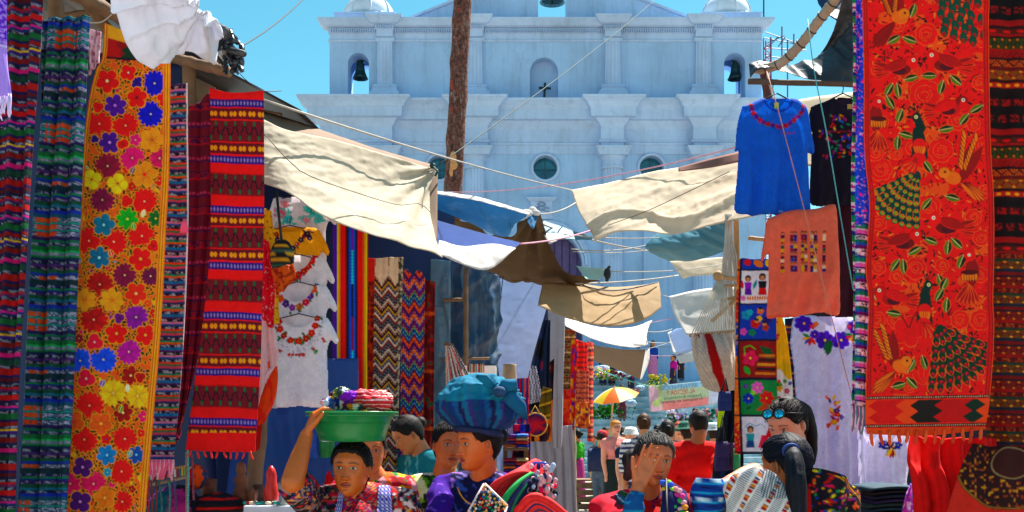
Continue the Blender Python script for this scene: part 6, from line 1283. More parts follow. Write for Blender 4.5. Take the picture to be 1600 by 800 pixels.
# white dresses
def d_dress(c):
 for x, y, r in ((1252, 507, 13), (1284, 533, 14), (1309, 533, 13), (1330, 512, 10), (1268, 524, 6)): c.star(x, y, r, 7, .25, '#42149a', rot=x, mid='#f0c020', sharp=.7, outline='#6a3cc0')
 for k in range(7): c.leaf(1296, 545, 15, 6, 130+k*20, '#14602c')
 for k in range(5): c.leaf(1262, 528, 14, 5, 60+k*35, ['#e8481c', '#c81c1c', '#1c3c9c', '#e8a01c', '#1c7a3c'][k]); c.leaf(1327, 524, 13, 5, 60+k*30, ['#e8481c', '#c81c1c', '#e8a01c', '#d81c5c', '#1c7a3c'][k])
 for x, y, k in ((1265, 512, '#d81c4c'), (1270, 508, '#e8641c'), (1322, 512, '#e0246c')): c.star(x, y, 4.5, 5, .4, k, mid='#f0d040')
 rr = random.Random(6)
 for k in range(16): c.leaf(1296+rr.uniform(-4, 9), 672-k*3.2+rr.uniform(-2, 2), 10, 4, rr.uniform(-140, -20), rr.choice(['#c81c1c', '#1c1c6c', '#e8641c', '#7c1c6c', '#e8b01c']))
 for x, y, k in ((1302, 642, '#1c1c6c'), (1299, 660, '#e8a01c'), (1290, 665, '#b81c2c'), (1309, 652, '#3c1c7c'), (1303, 648, '#c8242c')): c.star(x, y, 4.6, 5, .4, k, mid='#f0d040')
OW = [(1237, 505), (1244, 494), (1268, 493), (1318, 495), (1336, 498), (1345, 520), (1342, 560), (1346, 650), (1350, 740), (1352, 790), (1300, 792), (1258, 790), (1250, 700), (1242, 600), (1238, 560), (1234, 535)]
tee('long white dress with large purple flowers round the neck', OW, 5.2, '#cfcbe6', d_dress, [(1268, 485), (1274, 500), (1290, 511), (1310, 511), (1322, 500), (1326, 485)], lambda s, t, x, y: .018*(.2+t)*(np.sin(2*pi*3.4*s+np.sin(t*4)*.9)+.5*np.sin(2*pi*7.1*s+1)), name='dress', group='white embroidered dresses', bulge=.05)
b = MB(); b.box(P(1262, 500, 5.2).x, P(1330, 500, 5.2).x, 5.225, 5.245, P(0, 512, 5.2).z, P(0, 488, 5.2).z)
def d_dress2(c):
 for k in range(3): c.star(1375+k*12, 697+abs(k-1)*-2, 7, 5, .4, ['#1c2c8c', '#e8a01c', '#1c3c9c'][k], mid='#e8c040')
 for k in range(6): c.leaf(1386, 700, 13, 4, k*60, '#14144c')
 for k in range(4): c.leaf(1388, 700, 16, 5, 60+k*20, ['#e8a01c', '#14143c', '#c8341c', '#e8c040'][k])
OW2 = [(1345, 672), (1360, 662), (1412, 662), (1424, 680), (1420, 720), (1415, 752), (1424, 800), (1350, 800), (1340, 790), (1337, 740), (1342, 700)]
tee('second white dress with a small blue and gold motif, below the bird runner', OW2, 5.35, '#d4d0ea', d_dress2, neckpts(1385, 660, 12, 8), folds(.02, 3, 4, .3), name='dress', group='white embroidered dresses', bulge=.04)
cloth('dark_backing', 'added dark tarp wall that darkens the back of the T-shirt stall', 'tarp', [(1262, 330, 6.6), (1900, 150, 6.2)], [(1240, 1000, 6.6), (1900, 1000, 6.2)], mat('aubergine_tarp', '#1c1024', .7), cell=14, disp=crease(.05, 60, 200, 5))  # added dark backing so the stall behind the dresses reads dim
cloth('shade_roof', 'added out-of-view black tarp roof that shades the brocade at the right edge', 'tarp', [(1640, 120, 6.1), (2200, 60, 6.1)], [(1640, -320, 3.6), (2400, -380, 3.6)], M_black, cell=30)  # added outside the view to put the far-right brocade in shade
# bags, dark garments and green pole left of the patchwork
cv = Cv(1095, 560, 1160, 800, '#101424'); cv.mask(vn(cv.X/5, cv.Y/20, 3) > .7, '#1c2444')
cloth('dark_garments', 'dark clothes bunched on the stall post left of the patchwork hanging', 'garment', [(1128, 560, 6.7), (1160, 560, 6.7)], [(1112, 860, 6.6), (1165, 860, 6.6)], V_cloth, left=[(1128, 560, 6.7), (1124, 640, 6.7), (1116, 740, 6.6), (1112, 860, 6.6)], cell=3, disp=folds(.04, 2, 6, .8), cv=cv)
stick('stall_post', 'bright green pole below the patchwork hanging', (1151, 700, 6.25), (1151, 960, 6.25), .02, mat('green_paint', '#1c8a4c', .4), 'pole')
def bag(label, x0, x1, y0, y1, Y, col, strap, depth=.07):
 t = thing('hanging_bag', label, 'bag', tuple(P((x0+x1)/2, y1, Y)), 'bags hanging on the right-hand stall')
 a, c = P(x0, y1, Y), P(x1, y0, Y); b = MB(); V = []; F = []; n = 12; m = 8; rr = random.Random(int(x0))
 for i in range(m+1):
  u = i/m; z = a.z+(c.z-a.z)*u; w = (c.x-a.x)/2*(1-.12*u+.05*sin(pi*u)); dd_ = depth/2*(.5+.6*sin(pi*(u*.8+.1)))
  for k in range(n):
   an = 2*pi*k/n; q = cos(an); s_ = sin(an); V.append(((a.x+c.x)/2+w*np.sign(q)*abs(q)**.45, Y+dd_*np.sign(s_)*abs(s_)**.45, z+rr.uniform(-.002, .002)))
 for i in range(m):
  for k in range(n): F.append((i*n+k, i*n+(k+1) % n, (i+1)*n+(k+1) % n, (i+1)*n+k))
 F.append(tuple(range(n))[::-1]); F.append(tuple(m*n+k for k in range(n))); b.add(V, F); b.build('bag_body', mat('bag'+col[1:], col, .8, .25, 40), t, smooth=True)
 b = MB(); b.box(a.x+.005, c.x-.005, Y-depth*.62, Y-depth*.5, a.z+(c.z-a.z)*.45, a.z+(c.z-a.z)*.9); b.build('flap', mat('bagf'+col[1:], col, .75, .35, 60), t)
 b = MB(); b.tube([P(x0+5, y0, Y), P(x0+12, strap, Y), P(x1-5, y0, Y)], .008, 6); b.build('strap', M_dark, t, smooth=True)
bag('small navy blue bag hanging under the red stripe of the hammock', 1122, 1142, 612, 642, 6.4, '#14286c', 590)
bag('dark purple square bag with a flap at the elbow of the man in red', 1117, 1138, 690, 736, 6.3, '#2a1850', 650)
bag('plum-coloured bag beside the dark purple one', 1138, 1150, 692, 734, 6.35, '#4c1448', 660)
cv = Cv(1115, 635, 1135, 670, '#c8e01c'); cloth('yellow_scarf', 'small neon yellow-green cloth strip between the two hanging bags', 'scarf', [(1123, 638, 6.5), (1133, 638, 6.5)], [(1120, 668, 6.5), (1127, 668, 6.5)], V_cloth, cell=1.5, cv=cv, disp=folds(.01, 1, 3))
# hammock
t = thing('hammock', 'cream net hammock with a red stripe hanging from a wooden spreader bar', 'hammock', tuple(P(1110, 612, 6.7)))
cv = Cv(1070, 510, 1170, 620, '#e4d0be'); w = np.abs(np.sin((cv.X+cv.Y*.55)*.9))*np.abs(np.sin((cv.X-cv.Y*.55)*.9)); cv.mask(w < .16, '#b09684')
xr_ = np.interp(cv.Y, [520, 560, 590, 612], [1101, 1104, 1112, 1126]); k = np.abs(cv.X-xr_-5) < 5.5; cv.mask(k, '#c01018'); cv.mask(k & (w < .12), '#7c0a14')
cloth('net', None, None, [(1080, 524, 6.7), (1112, 522, 6.7), (1150, 520, 6.7)], [(1098, 604, 6.6), (1112, 611, 6.55), (1130, 613, 6.55), (1152, 608, 6.6)], vmat('hammock_net', .9, .003, 260, trans=.25), left=[(1080, 524, 6.7), (1084, 560, 6.65), (1098, 604, 6.6)], cell=1.2, cv=cv, parent=t,
      disp=lambda s, t_, x, y: .012*np.sin(2*pi*6*s)*(1-t_)+.12*np.sin(pi*t_)*np.sin(pi*s)+.004*np.sin(x*1.7)*np.sin(y*1.7))
b = MB(); b.tube([P(1077, 524, 6.72), P(1112, 521, 6.72), P(1152, 517, 6.72)], .012, 8); b.build('spreader_bar', mat('pale_wood', '#b98d5e', .7), t, smooth=True)
Mcord = mat('hammock_cord', '#cfc3ae', .9)
for k in range(17):
 b = MB(); b.tube([P(1080+k*4.3, 523.5-k*.35, 6.71), P(1122+k*.35, 433+(k % 3), 6.8)], .0032, 5); b.build('cord', Mcord, t, smooth=True)
b = MB(); b.ell(P(1122, 431, 6.8), (.035, .03, .035)); b.build('knot', mat('pale_wood', '#b98d5e', .7), t, smooth=True)
b = MB(); b.tube([P(1091, 523, 6.69), P(1101, 545, 6.62)], .006, 5); b.tube([P(1103, 522, 6.69), P(1106, 545, 6.62)], .006, 5); b.build('red_cord', mat('red_cotton', '#b81018', .85), t, smooth=True)
for i, (a, c_, r, lab) in enumerate((((1120, 431, 6.85), (1160, 438, 6.9), .014, 'upper pale crosspiece above the hammock cords'), ((1112, 502, 6.9), (1162, 458, 6.95), .014, 'slanting pale stick behind the hammock cords'), ((1126, 470, 6.95), (1160, 462, 6.95), .012, 'middle pale stick behind the hammock cords'), ((1130, 447, 7.0), (1162, 445, 7.0), .009, 'thin pale stick just under the upper crosspiece'))):
 stick('hammock_stick', lab, a, c_, r, mat('pale_wood', '#b98d5e', .7), 'stick')
t = thing('cord_bundle', 'bundle of pale cords hanging from the pole between cream canopy and patchwork', 'cords', tuple(P(1135, 600, 7.1)))
rr = random.Random(9)
for k in range(16):
 b = MB(); x = rr.uniform(1124, 1158); b.tube([P(1136+rr.uniform(-3, 8), 334, 7.1), P((1140+x)/2+rr.uniform(-3, 3), 400, 7.1), P(x, 470+rr.uniform(-20, 60), 7.08)], rr.uniform(.004, .009), 5); b.build('cord', mat('string', '#c9bcb0', .9), t, smooth=True)
stick('stall_post', 'thin pale post the hammock cords are tied to', (1150, 330, 7.2), (1160, 960, 7.2), .02, mat('pale_wood', '#b98d5e', .7), 'pole')
# ---------------------------------------------------------------- people
from mathutils.bvhtree import BVHTree
V_skin = vmat('skin', .42, .0005, 500, spec=.5, sss=.0, mott=.05)
V_hair = vmat('hair', .6, .0025, 500, spec=.18, mott=.35)
def remesh(mb, voxel, smooth=5, fac=.5):
 me = bpy.data.meshes.new('tmp'); me.from_pydata([tuple(v) for v in mb.V], [], mb.F); ob = bpy.data.objects.new('tmp', me); COL.objects.link(ob)
 md = ob.modifiers.new('r', 'REMESH'); md.mode = 'VOXEL'; md.voxel_size = voxel
 if smooth: s = ob.modifiers.new('s', 'SMOOTH'); s.factor = fac; s.iterations = smooth
 bpy.context.view_layer.update(); dg = bpy.context.evaluated_depsgraph_get(); ev = ob.evaluated_get(dg); m2 = ev.to_mesh()
 n = len(m2.vertices); V = np.zeros(n*3); m2.vertices.foreach_get('co', V); V = V.reshape(-1, 3)
 k = len(m2.polygons); lt = np.zeros(k, int); m2.polygons.foreach_get('loop_total', lt); vi = np.zeros(len(m2.loops), int); m2.loops.foreach_get('vertex_index', vi)
 F = vi.reshape(-1, 4) if (lt == 4).all() else [tuple(p.vertices) for p in m2.polygons]
 ev.to_mesh_clear(); bpy.data.objects.remove(ob); bpy.data.meshes.remove(me)
 return V, F
ZP = np.array([-.1151, -.110, -.100, -.085, -.065, -.04, -.01, .02, .05, .08, .1, .11, .1151])
WP = np.array([.0, .020, .034, .047, .060, .0685, .073, .0755, .0735, .062, .042, .024, .0])
FP = np.array([.052, .066, .078, .083, .085, .086, .0865, .088, .086, .072, .046, .026, .0])
BP = np.array([-.03, -.012, .008, .03, .055, .082, .096, .101, .097, .080, .052, .030, .0])
def smooth_prof(z, P_):
 zz = np.linspace(ZP[0], ZP[-1], 400); v = np.interp(zz, ZP, P_); k = np.ones(17)/17; vp = np.pad(v, 8, 'edge'); v2 = np.convolve(vp, k, 'valid'); w = np.clip((.115-np.abs(zz))/.012, 0, 1); return np.interp(z, zz, v*(1-w)+v2*w)
def head_shape(a, z, female=True, age=0.0):
 w = smooth_prof(z, WP); f = smooth_prof(z, FP); b_ = smooth_prof(z, BP); ca, sa = np.cos(a), np.sin(a)
 e = .86; x = w*np.sign(sa)*np.abs(sa)**e; d = np.where(ca > 0, f*np.abs(ca)**e, -b_*np.abs(ca)**.95)
 return x, d
def head(c, yaw=0, pitch=0, roll=0, s=1.0, skin='#b8734c', nz=130, na=150, age=0.0, hairc='#0d0a0b', lip=None, hat=False, look=0.0):
 R = Matrix.Rotation(radians(yaw), 3, 'Z') @ Matrix.Rotation(radians(pitch), 3, 'X') @ Matrix.Rotation(radians(roll), 3, 'Y'); Rn = np.array(R)
 u = np.linspace(-1, 1, na); a = np.sign(u)*pi*np.abs(u)**1.45; ph = np.linspace(-pi/2, pi/2, nz); z = .115*np.sin(ph)
 A, Z = np.meshgrid(a, z); x, f = head_shape(A, Z); fr = np.clip(np.cos(A), 0, 1)**.5*(np.cos(A) > 0)
 g = lambda dx, dz, sx, sz: np.exp(-((x-dx)/sx)**2-((Z-dz)/sz)**2)
 nr = np.clip((.022-Z)/.05, 0, 1)*np.clip((Z+.044)/.012, 0, 1)
 d = .021*np.exp(-(x/(.0085+.005*np.clip((.02-Z)/.05, 0, 1)))**2)*nr**1.1
 d += .009*(g(.0135, -.033, .0065, .0075)+g(-.0135, -.033, .0065, .0075))+.004*g(0, -.033, .01, .008)
 for sx in (-1, 1):
  d += -.0105*g(.031*sx, .010, .017, .012)+.0065*g(.031*sx, .009, .0125, .0075)+.004*g(.03*sx, .030, .02, .007)+.0045*g(.043*sx, -.022, .018, .018)
  d += -.0025*age*g(.027*sx, -.045, .005, .018)
 d += .0075*g(0, -.0560, .021, .0052)+.008*g(0, -.0665, .018, .0055)-.004*g(0, -.0612, .024, .0016)-.0035*g(0, -.0765, .016, .005)+.006*g(0, -.094, .018, .011)-.002*g(0, -.048, .004, .005)
 d += .002*g(0, .055, .04, .02)
 f2 = f+d*fr
 sk = C(skin); col = np.tile(sk, (nz, na, 1))
 def tint(m, cc): nonlocal col; m = np.clip(m, 0, 1)[..., None]*fr[..., None]; col = col*(1-m)+C(cc)*m
 for sx in (-1, 1):
  tint(.22*g(.042*sx, -.025, .02, .018), '#b8452f'); tint(.35*g(.03*sx, .012, .022, .013), '#6e3a28')
 tint(.25*g(0, -.03, .014, .012), '#b04a34')
 lp = np.clip(1.25-((x/.0235)**2+((Z+.0608)/(.0098*(1-.35*(x/.024)**2)))**2)**1.2, 0, 1); tint(np.clip(lp*3, 0, 1)*.85, lip or '#8c3a36'); tint(np.exp(-((Z+.0612)/.0013)**2)*(np.abs(x) < .023), '#3c1614')
 tint(g(.008, -.0405, .0038, .0024)+g(-.008, -.0405, .0038, .0024), '#2c1410')
 for sx in (-1, 1):
  xx = (x-.031*sx)*sx; lidh = .0056*(1-(xx/.0150)**2)
  eye = (np.abs(xx) < .0148) & (Z-.010 < lidh) & (Z-.010 > -lidh*.75); col[eye & (fr > 0)] = C('#c9beb4')
  ir = np.hypot(x-.031*sx-look, Z-.0105) < .0062; col[eye & ir] = C('#1a0d08')
  up = (np.abs(xx) < .0165) & (np.abs(Z-.010-lidh-.0008) < .0015); col[up & (fr > 0)] = C('#170c0a')
  lo = (np.abs(xx) < .015) & (np.abs(Z-.010+lidh*.75) < .0009); col[lo & (fr > 0)] = C('#5c3226')
  br = np.exp(-((Z-(.0305+.004*np.cos((xx-.002)/.02*1.4)-.004*np.clip(xx/.02, 0, 1)))/.0030)**2)*((xx > -.019) & (xx < .0215)); tint(br*.92, '#140e0d')
  if age: tint(age*.5*np.exp(-(((Z+.045)+(xx+.003)*1.2)/.0022)**2)*g(.029*sx, -.045, .008, .016), '#6a3524')
 V = np.stack([x, -f2, Z], -1).reshape(-1, 3); F = grid_faces(nz, na).tolist(); cols = col.reshape(-1, 3)
 V = list(map(tuple, V)); cols = cols.tolist()
 for sx in (-1, 1):  # ears
  b = MB(); M = Matrix.Rotation(radians(-22*sx), 4, 'Z') @ Matrix.Rotation(radians(8), 4, 'X')
  b.ell((.0755*sx, .008, -.004), (.006, .017, .031), M, 12, 10); b.ell((.080*sx, .004, -.002), (.004, .010, .020), M, 8, 8); n0 = len(V); V += [tuple(v) for v in b.V]; F += [[i+n0 for i in q] for q in b.F]; cols += [list(sk*(.9 if i < 132 else .62)) for i in range(len(b.V))]
 Vn = np.array(V)*s @ Rn.T+np.array(c)
 return Vn, [tuple(q) for q in F], np.array(cols), R
HLA = [0, 30, 50, 66, 80, 98, 112, 135, 180]; HLZ = [.069, .067, .052, .022, .004, .012, -.03, -.075, -.09]
def hair_cap(c, R, s=1.0, thick=.013, part=True, line=None, col='#0d0a0b', nz=90, na=120, streak='#2a2220', puff=0.0, gray=0):
 line = line or HLZ; nz = int(nz*1.5); na = int(na*1.4); u = np.linspace(-1, 1, na); a = u*pi; ph = np.linspace(-pi/2, pi/2, nz); z = .115*np.sin(ph); A, Z = np.meshgrid(a, z)
 x, f = head_shape(A, Z); zl = np.interp(np.abs(np.degrees(A)), HLA, line)+.0012*np.sin(A*17)+.004*(vn(A*9, Z*0, 5)-.5)
 q = np.clip((Z-zl)/.016, 0, 1); q = q*q*(3-2*q); back = np.clip(-np.cos(A), 0, 1)
 st = vn(A*26, Z*14+np.abs(A), 4); o = q*(thick+.010*back+puff+.0025*(st-.5))-.0035
 if part: o = o-.004*np.exp(-((x)/.004)**2)*(np.cos(A) > -.2)*(Z > .05)
 r = np.sqrt(x*x+f*f+Z*Z)+1e-6; k = 1+o/r
 V = np.stack([x*k, -f*k, Z*k+o*.15], -1).reshape(-1, 3)
 Fg = grid_faces(nz, na); keep = (q.ravel()[Fg] > .001).any(1); Fg = Fg[keep]; us = np.unique(Fg); mp = -np.ones(nz*na, int); mp[us] = np.arange(len(us))
 cc = C(col)[None]*(1-st.reshape(-1, 1)*.5)+C(streak)[None]*(st.reshape(-1, 1)**2)*(.6+gray)
 return V[us]*s @ np.array(R).T+np.array(c), mp[Fg], cc[us]
def limb(b, pts, rs, n=12):
 """tapered limb through joints with rounded joints"""
 for i in range(len(pts)-1):
  p, q = Vector(pts[i]), Vector(pts[i+1]); b.tube([p.lerp(q, t) for t in (0, .25, .5, .75, 1)], [rs[i]+(rs[i+1]-rs[i])*t+(.06*rs[i] if t in (.25, .5) else 0) for t in (0, .25, .5, .75, 1)], n)
 for p, r in zip(pts, rs): b.ell(p, r*.99, n=12, m=8)
def hand(b, wrist, d, nrm, side=1, s=1.0, curl=(18, 22, 20, 24), spread=5.0, thumb=(40, 15), thumb_curl=10):
 """palm, four unequal jointed fingers and a thumb leaving the side of the palm; nrm = direction the palm faces"""
 d = Vector(d).normalized(); nrm = Vector(nrm); nrm = (nrm-d*nrm.dot(d)).normalized(); lat = d.cross(nrm).normalized()*side; w = Vector(wrist)
 offs = (.030, .010, -.010, -.029); ln = (.94, 1.04, .97, .78); k = []
 for i, o in enumerate(offs):
  kn = w+d*(.088 if i in (1, 2) else .082)*s+lat*o*s-nrm*(.003 if i in (1, 2) else 0)*s; k.append(kn)
  limb(b, [w+lat*o*.6*s+d*.01*s, kn], [.0145*s, .0115*s], 8)
 b.ell(w+d*.045*s, (.03*s,)*3, M=Matrix.Identity(4), n=10, m=8) if False else None
 limb(b, [w+d*.02*s+lat*.012*s, w+d*.065*s+lat*.006*s], [.016*s, .015*s], 8); limb(b, [w+d*.02*s-lat*.012*s, w+d*.065*s-lat*.012*s], [.016*s, .014*s], 8)
 for i in range(4):
  a = radians(spread*(1.5-i)); dd_ = (d*cos(a)+lat*sin(a)).normalized(); p = k[i]; th = 0; pts = [p]; rr_ = [.0092*s]
  for j, L_ in enumerate((.042, .026, .021)):
   th += radians(curl[i]); dv = dd_*cos(th)+nrm*sin(th); p = p+dv*L_*ln[i]*s; pts.append(p); rr_.append((.0084, .0078, .0064)[j]*s)
  limb(b, pts, rr_, 8)
 a = radians(thumb[0]); t0 = w+d*.022*s+lat*.018*s; dv = (d*cos(a)+lat*sin(a)+nrm*sin(radians(thumb[1]))).normalized(); p1 = t0+dv*.042*s
 dv2 = (dv+d*sin(radians(thumb_curl))*1.2).normalized(); p2 = p1+dv2*.032*s; p3 = p2+(dv2+d*.2).normalized()*.024*s
 limb(b, [t0, p1, p2, p3], [.014*s, .0115*s, .0098*s, .0075*s], 8)
def person(label, X, Y, H, yaw=0, z0=0.0, hd=None, male=False, arms=None, skin='#b8734c', hairk='bun', voxel=.012, top=None, sleeve='short', bottom='skirt', bcol='#1c1c2c', lean=(0, 0), age=0, hairc='#0d0a0b', streak='#2a2220', group=None, hair_line=None, detail=False, pants='#2c3a5c', bpaint=None, hgray=0, bulk=1.0, lip=None, look=0, name='person', top_low=.55, shoe='#2c2420', headonly=False):
 """arms: {side: (elbow, wrist, hand direction, palm direction, curl, spread)} in world metres; side -1 = smaller x before turning"""
 t = thing(name, label, 'person', (X, Y, z0), group)
 R = Matrix.Rotation(radians(yaw), 3, 'Z')
 def W_(x, f, z): # local: x right, f forward(-Y), z up ; lean moves upper body
  u = max(0, z/H-.5)/.5; v = R @ Vector((x, -f, 0)); return Vector((X+v.x+lean[0]*u, Y+v.y+lean[1]*u, z0+z))
 sw = (.128 if male else .112)*H*bulk; b = MB(); Rm = R.to_4x4()
 def torso(b, inf, lo=.0):
  b.ell(W_(0, 0, .52*H), (.092*H*bulk+inf, .066*H*bulk+inf, .08*H), Rm); b.ell(W_(0, 0, .62*H), (.084*H*bulk+inf, .062*H*bulk+inf, .09*H), Rm)
  b.ell(W_(0, .004, .725*H), (.098*H*bulk+inf, .068*H*bulk+inf, .095*H), Rm)
  limb(b, [W_(-sw*.86, -.01, .79*H), W_(0, -.012, .80*H), W_(sw*.86, -.01, .79*H)], [.036*H+inf, .04*H+inf, .036*H+inf])
  b.ell(W_(0, -.012, .815*H), (.062*H+inf*.5, .042*H+inf*.6, .026*H+inf*.3), Rm)
  if not male:
   for q in (-1, 1): b.ell(W_(q*.045*H, .045*H, .715*H), (.038*H+inf*.6,)*3)
 torso(b, 0)
 hd = hd or {}; hp = Vector(hd.get('pos')) if hd.get('pos') is not None else W_(0, .015, .932*H); hs_ = hd.get('s', H*.93/1.5 if H < 1.5 else .97)
 neck0 = W_(0, -.012, .80*H); hR = Matrix.Rotation(radians(hd.get('yaw', yaw)), 3, 'Z') @ Matrix.Rotation(radians(hd.get('pitch', 0)), 3, 'X') @ Matrix.Rotation(radians(hd.get('roll', 0)), 3, 'Y')
 nk = hp+hR @ Vector((0, .028, -.075))*hs_; limb(b, [neck0, nk, hp+hR @ Vector((0, .012, -.03))*hs_], [.036*H, .0325*H if not male else .037*H, .04])
 els = {}
 for q in (-1, 1):
  sh = W_(q*sw, -.01, .79*H)
  if arms and q in arms: el, wr, hdir, pal, curl, spread = arms[q]
  else:
   el = W_(q*(sw+.02), -.02, .615*H); wr = W_(q*(sw+.01), .05, .475*H); hdir = (0, 0, -1); pal = R @ Vector((-q, 0, 0)); curl = (18, 20, 22, 24); spread = 3
  el = Vector(el); wr = Vector(wr); els[q] = (sh, el, wr)
  fat = 1.0*bulk; limb(b, [sh, el], [.034*H*fat, .026*H*fat]); limb(b, [el, wr], [.0255*H*fat, .0165*H])
  if detail: hand(b, wr, hdir, pal, side=(q if True else 1), s=.92*H/1.5, curl=curl, spread=spread)
  else: hand(b, wr, hdir, pal, side=q, s=.95*H/1.5, curl=curl, spread=spread) if voxel < .013 else b.ell(wr+Vector(hdir).normalized()*.06, (.03, .03, .05))
  hip = W_(q*.052*H, 0, .5*H); kn = W_(q*.055*H, .01, .27*H); an = W_(q*.055*H, -.01, .05*H)
  limb(b, [hip, kn, an], [.052*H, .034*H, .022*H], 10); b.ell(W_(q*.055*H, .035*H, .022*H), (.026*H, .06*H, .02*H), Rm)
 V, F = remesh(b, voxel, 4); cols = np.tile(C(skin), (len(V), 1)); cols = cols*(1+.12*(vn(V[:, 0]*40, V[:, 2]*40, 3)-.5))[:, None]
 near = voxel < .009
 hv, hf, hc, hRR = head(hp, hd.get('yaw', yaw), hd.get('pitch', 0), hd.get('roll', 0), hs_, skin, 150 if near else 44, 170 if near else 54, age, lip=lip, look=look)
 F = [tuple(q) for q in (F.tolist() if isinstance(F, np.ndarray) else F)]; n0 = len(V); F += [tuple(i+n0 for i in q) for q in hf]
 mk('body', np.vstack([V, hv]), F, V_skin, t, cols=np.vstack([cols, hc]))
 # hair
 if hairk != 'none':
  V, F, cc = hair_cap(hp, hRR, hs_, col=hairc, streak=streak, line=hair_line, nz=90 if near else 36, na=120 if near else 44, part=not male, thick=.013 if not male else .008, gray=hgray)
  mk('hair', V, F, V_hair, t, cols=cc)
  L = lambda x, f, z: hp+hRR @ (Vector((x, -f, z))*hs_)
  if near:   # combed strands lying over the cap, drawn back towards the knot
   b = MB(); rs = random.Random(int(abs(X)*1000)); lz = hair_line or HLZ
   for q in range(260):
    a0 = rs.uniform(-170, 170); z_ = np.interp(abs(a0), HLA, lz)+rs.uniform(0, .05); e = radians(a0); pts = []
    x0, f0 = head_shape(np.array(e), np.array(min(z_, .11))); p0 = Vector((float(x0), float(f0), z_)); p1 = Vector((rs.uniform(-.02, .02), -.10, .01+rs.uniform(-.03, .03))); r0, r1 = p0.length, p1.length
    for w in range(9):
     u = w/8; d_ = p0.lerp(p1, u)+Vector((0, 0, .055*sin(pi*u)*(1 if z_ > .03 else .2))); zc_ = max(-.1, min(.108, d_.z)); aa = math.atan2(d_.x, d_.y); xs, fs = head_shape(np.array(aa), np.array(zc_)); v = Vector((float(xs), float(fs), zc_)); v = v*(1+(.013+.008*u+rs.uniform(-.001, .0015))/max(v.length, .03)); pts.append(L(v.x, v.y, v.z))
    g_ = rs.random(); b.tube(pts, [.0006]+[.0014]*7+[.0008], 4, col=tuple(C(hairc)*(1-g_)+C(streak)*g_), cap=False)
   kind(b.build('hair_strands', V_hair, t, smooth=True, vc=True), 'stuff')
  b = MB()
  if hairk == 'bun': b.ell(L(0, -.115, .02), (.042, .038, .042))
  if hairk == 'ponytail':
   b.ell(L(0, -.11, .05), (.03, .03, .03)); limb(b, [L(0, -.12, .05), L(0, -.16, .0), L(0, -.165, -.09), L(0, -.15, -.19), L(.0, -.13, -.26)], [.026, .036, .036, .026, .01])
  if hairk == 'braid':
   for k in range(9): b.ell(L(.006*(-1)**k, -.105-.004*k, -.05-.03*k), (.02, .02, .021))
  if hairk == 'long': limb(b, [L(0, -.08, .0), L(0, -.10, -.08), L(0, -.09, -.2)], [.06, .055, .03])
  if hairk == 'lowtail': b.ell(L(-.06, -.09, -.02), (.05, .045, .05)); limb(b, [L(-.05, -.10, -.03), L(-.07, -.11, -.10)], [.04, .02])
  if b.V:
   V, F = remesh(b, max(.006, voxel*.7), 3); st = vn(V[:, 0]*90, V[:, 2]*12, 6)[:, None]; mk('hair_tail' if hairk != 'bun' else 'hair_bun', V+.0, F, V_hair, t, cols=C(hairc)[None]*(1-.4*st)+C(streak)[None]*st**2*.6)
 # clothes
 if top:
  b = MB(); torso(b, .016 if not male else .014)
  for q in (-1, 1):
   sh, el, wr = els[q]
   if sleeve == 'short': limb(b, [sh, sh.lerp(el, .45), sh.lerp(el, .8)], [.043*H, .044*H, .046*H])
   elif sleeve == 'long': limb(b, [sh, el, el.lerp(wr, .93)], [.042*H, .034*H, .027*H])
   elif sleeve == 'cap': limb(b, [sh, sh.lerp(el, .25)], [.042*H, .043*H])
  for q in range(3): b.ell(W_(0, 0, (.56-.02*q)*H), (.1*H*bulk+.01, .075*H*bulk+.01, .05*H), Rm)
  V, F = remesh(b, max(voxel, .007), 6)
  F = F.tolist() if isinstance(F, np.ndarray) else F
  zl = z0+top_low*H; V = np.array(V); lowm = V[:, 2] < zl
  V[lowm, 2] = zl+(V[lowm, 2]-zl)*.05
  Vn_ = np.array(V); Vn_[:, 1] -= .006*ridg(V[:, 0]*9+V[:, 2]*4, V[:, 2]*7, 5); Vn_[:, 0] += .004*np.sin(V[:, 2]*60+V[:, 1]*20)
  if sleeve == 'tank':
   pass
  cols = bpaint(V, W_, R) if bpaint else np.tile(C(top), (len(V), 1))
  mk('blouse' if not male else 'shirt', Vn_, F, V_cloth, t, cols=cols)
 if bottom == 'skirt':
  b = MB(); n = 40; V = []; F = []; rows = [(.63, .092, .072), (.6, .1, .08), (.5, .115, .09), (.35, .12, .1), (.2, .122, .105), (.07, .125, .11)]
  for i, (z, rx, ry) in enumerate(rows):
   for k in range(n):
    a = 2*pi*k/n; m_ = 1+.035*i/5*sin(a*9)+.02*sin(a*4+i*.3); V.append(W_(rx*H*m_*cos(a)*bulk, ry*H*m_*sin(a)*bulk, z*H))
  for i in range(len(rows)-1):
   for k in range(n): F.append((i*n+k, i*n+(k+1) % n, (i+1)*n+(k+1) % n, (i+1)*n+k))
  mk('skirt', [tuple(v) for v in V], F, mat('skirt_'+bcol[1:], bcol, .85, .2, 20, bump=.001), t, solid=.004)
 elif bottom == 'pants':
  b = MB(); b.ell(W_(0, 0, .52*H), (.1*H, .075*H, .085*H), Rm)
  for q in (-1, 1): limb(b, [W_(q*.052*H, 0, .5*H), W_(q*.055*H, .01, .27*H), W_(q*.055*H, -.01, .06*H)], [.06*H, .043*H, .034*H])
  V, F = remesh(b, max(voxel, .01), 4); F = F.tolist() if isinstance(F, np.ndarray) else F; mk('trousers', V, F, mat('trousers_'+pants[1:], pants, .85, .2, 20, bump=.001), t)
 for q in (-1, 1):
  b = MB(); b.ell(W_(q*.055*H, .035*H, .024*H), (.031*H, .067*H, .026*H), Rm); b.build('shoe', mat('shoe_'+shoe[1:], shoe, .6, .2, 20), t, smooth=True)
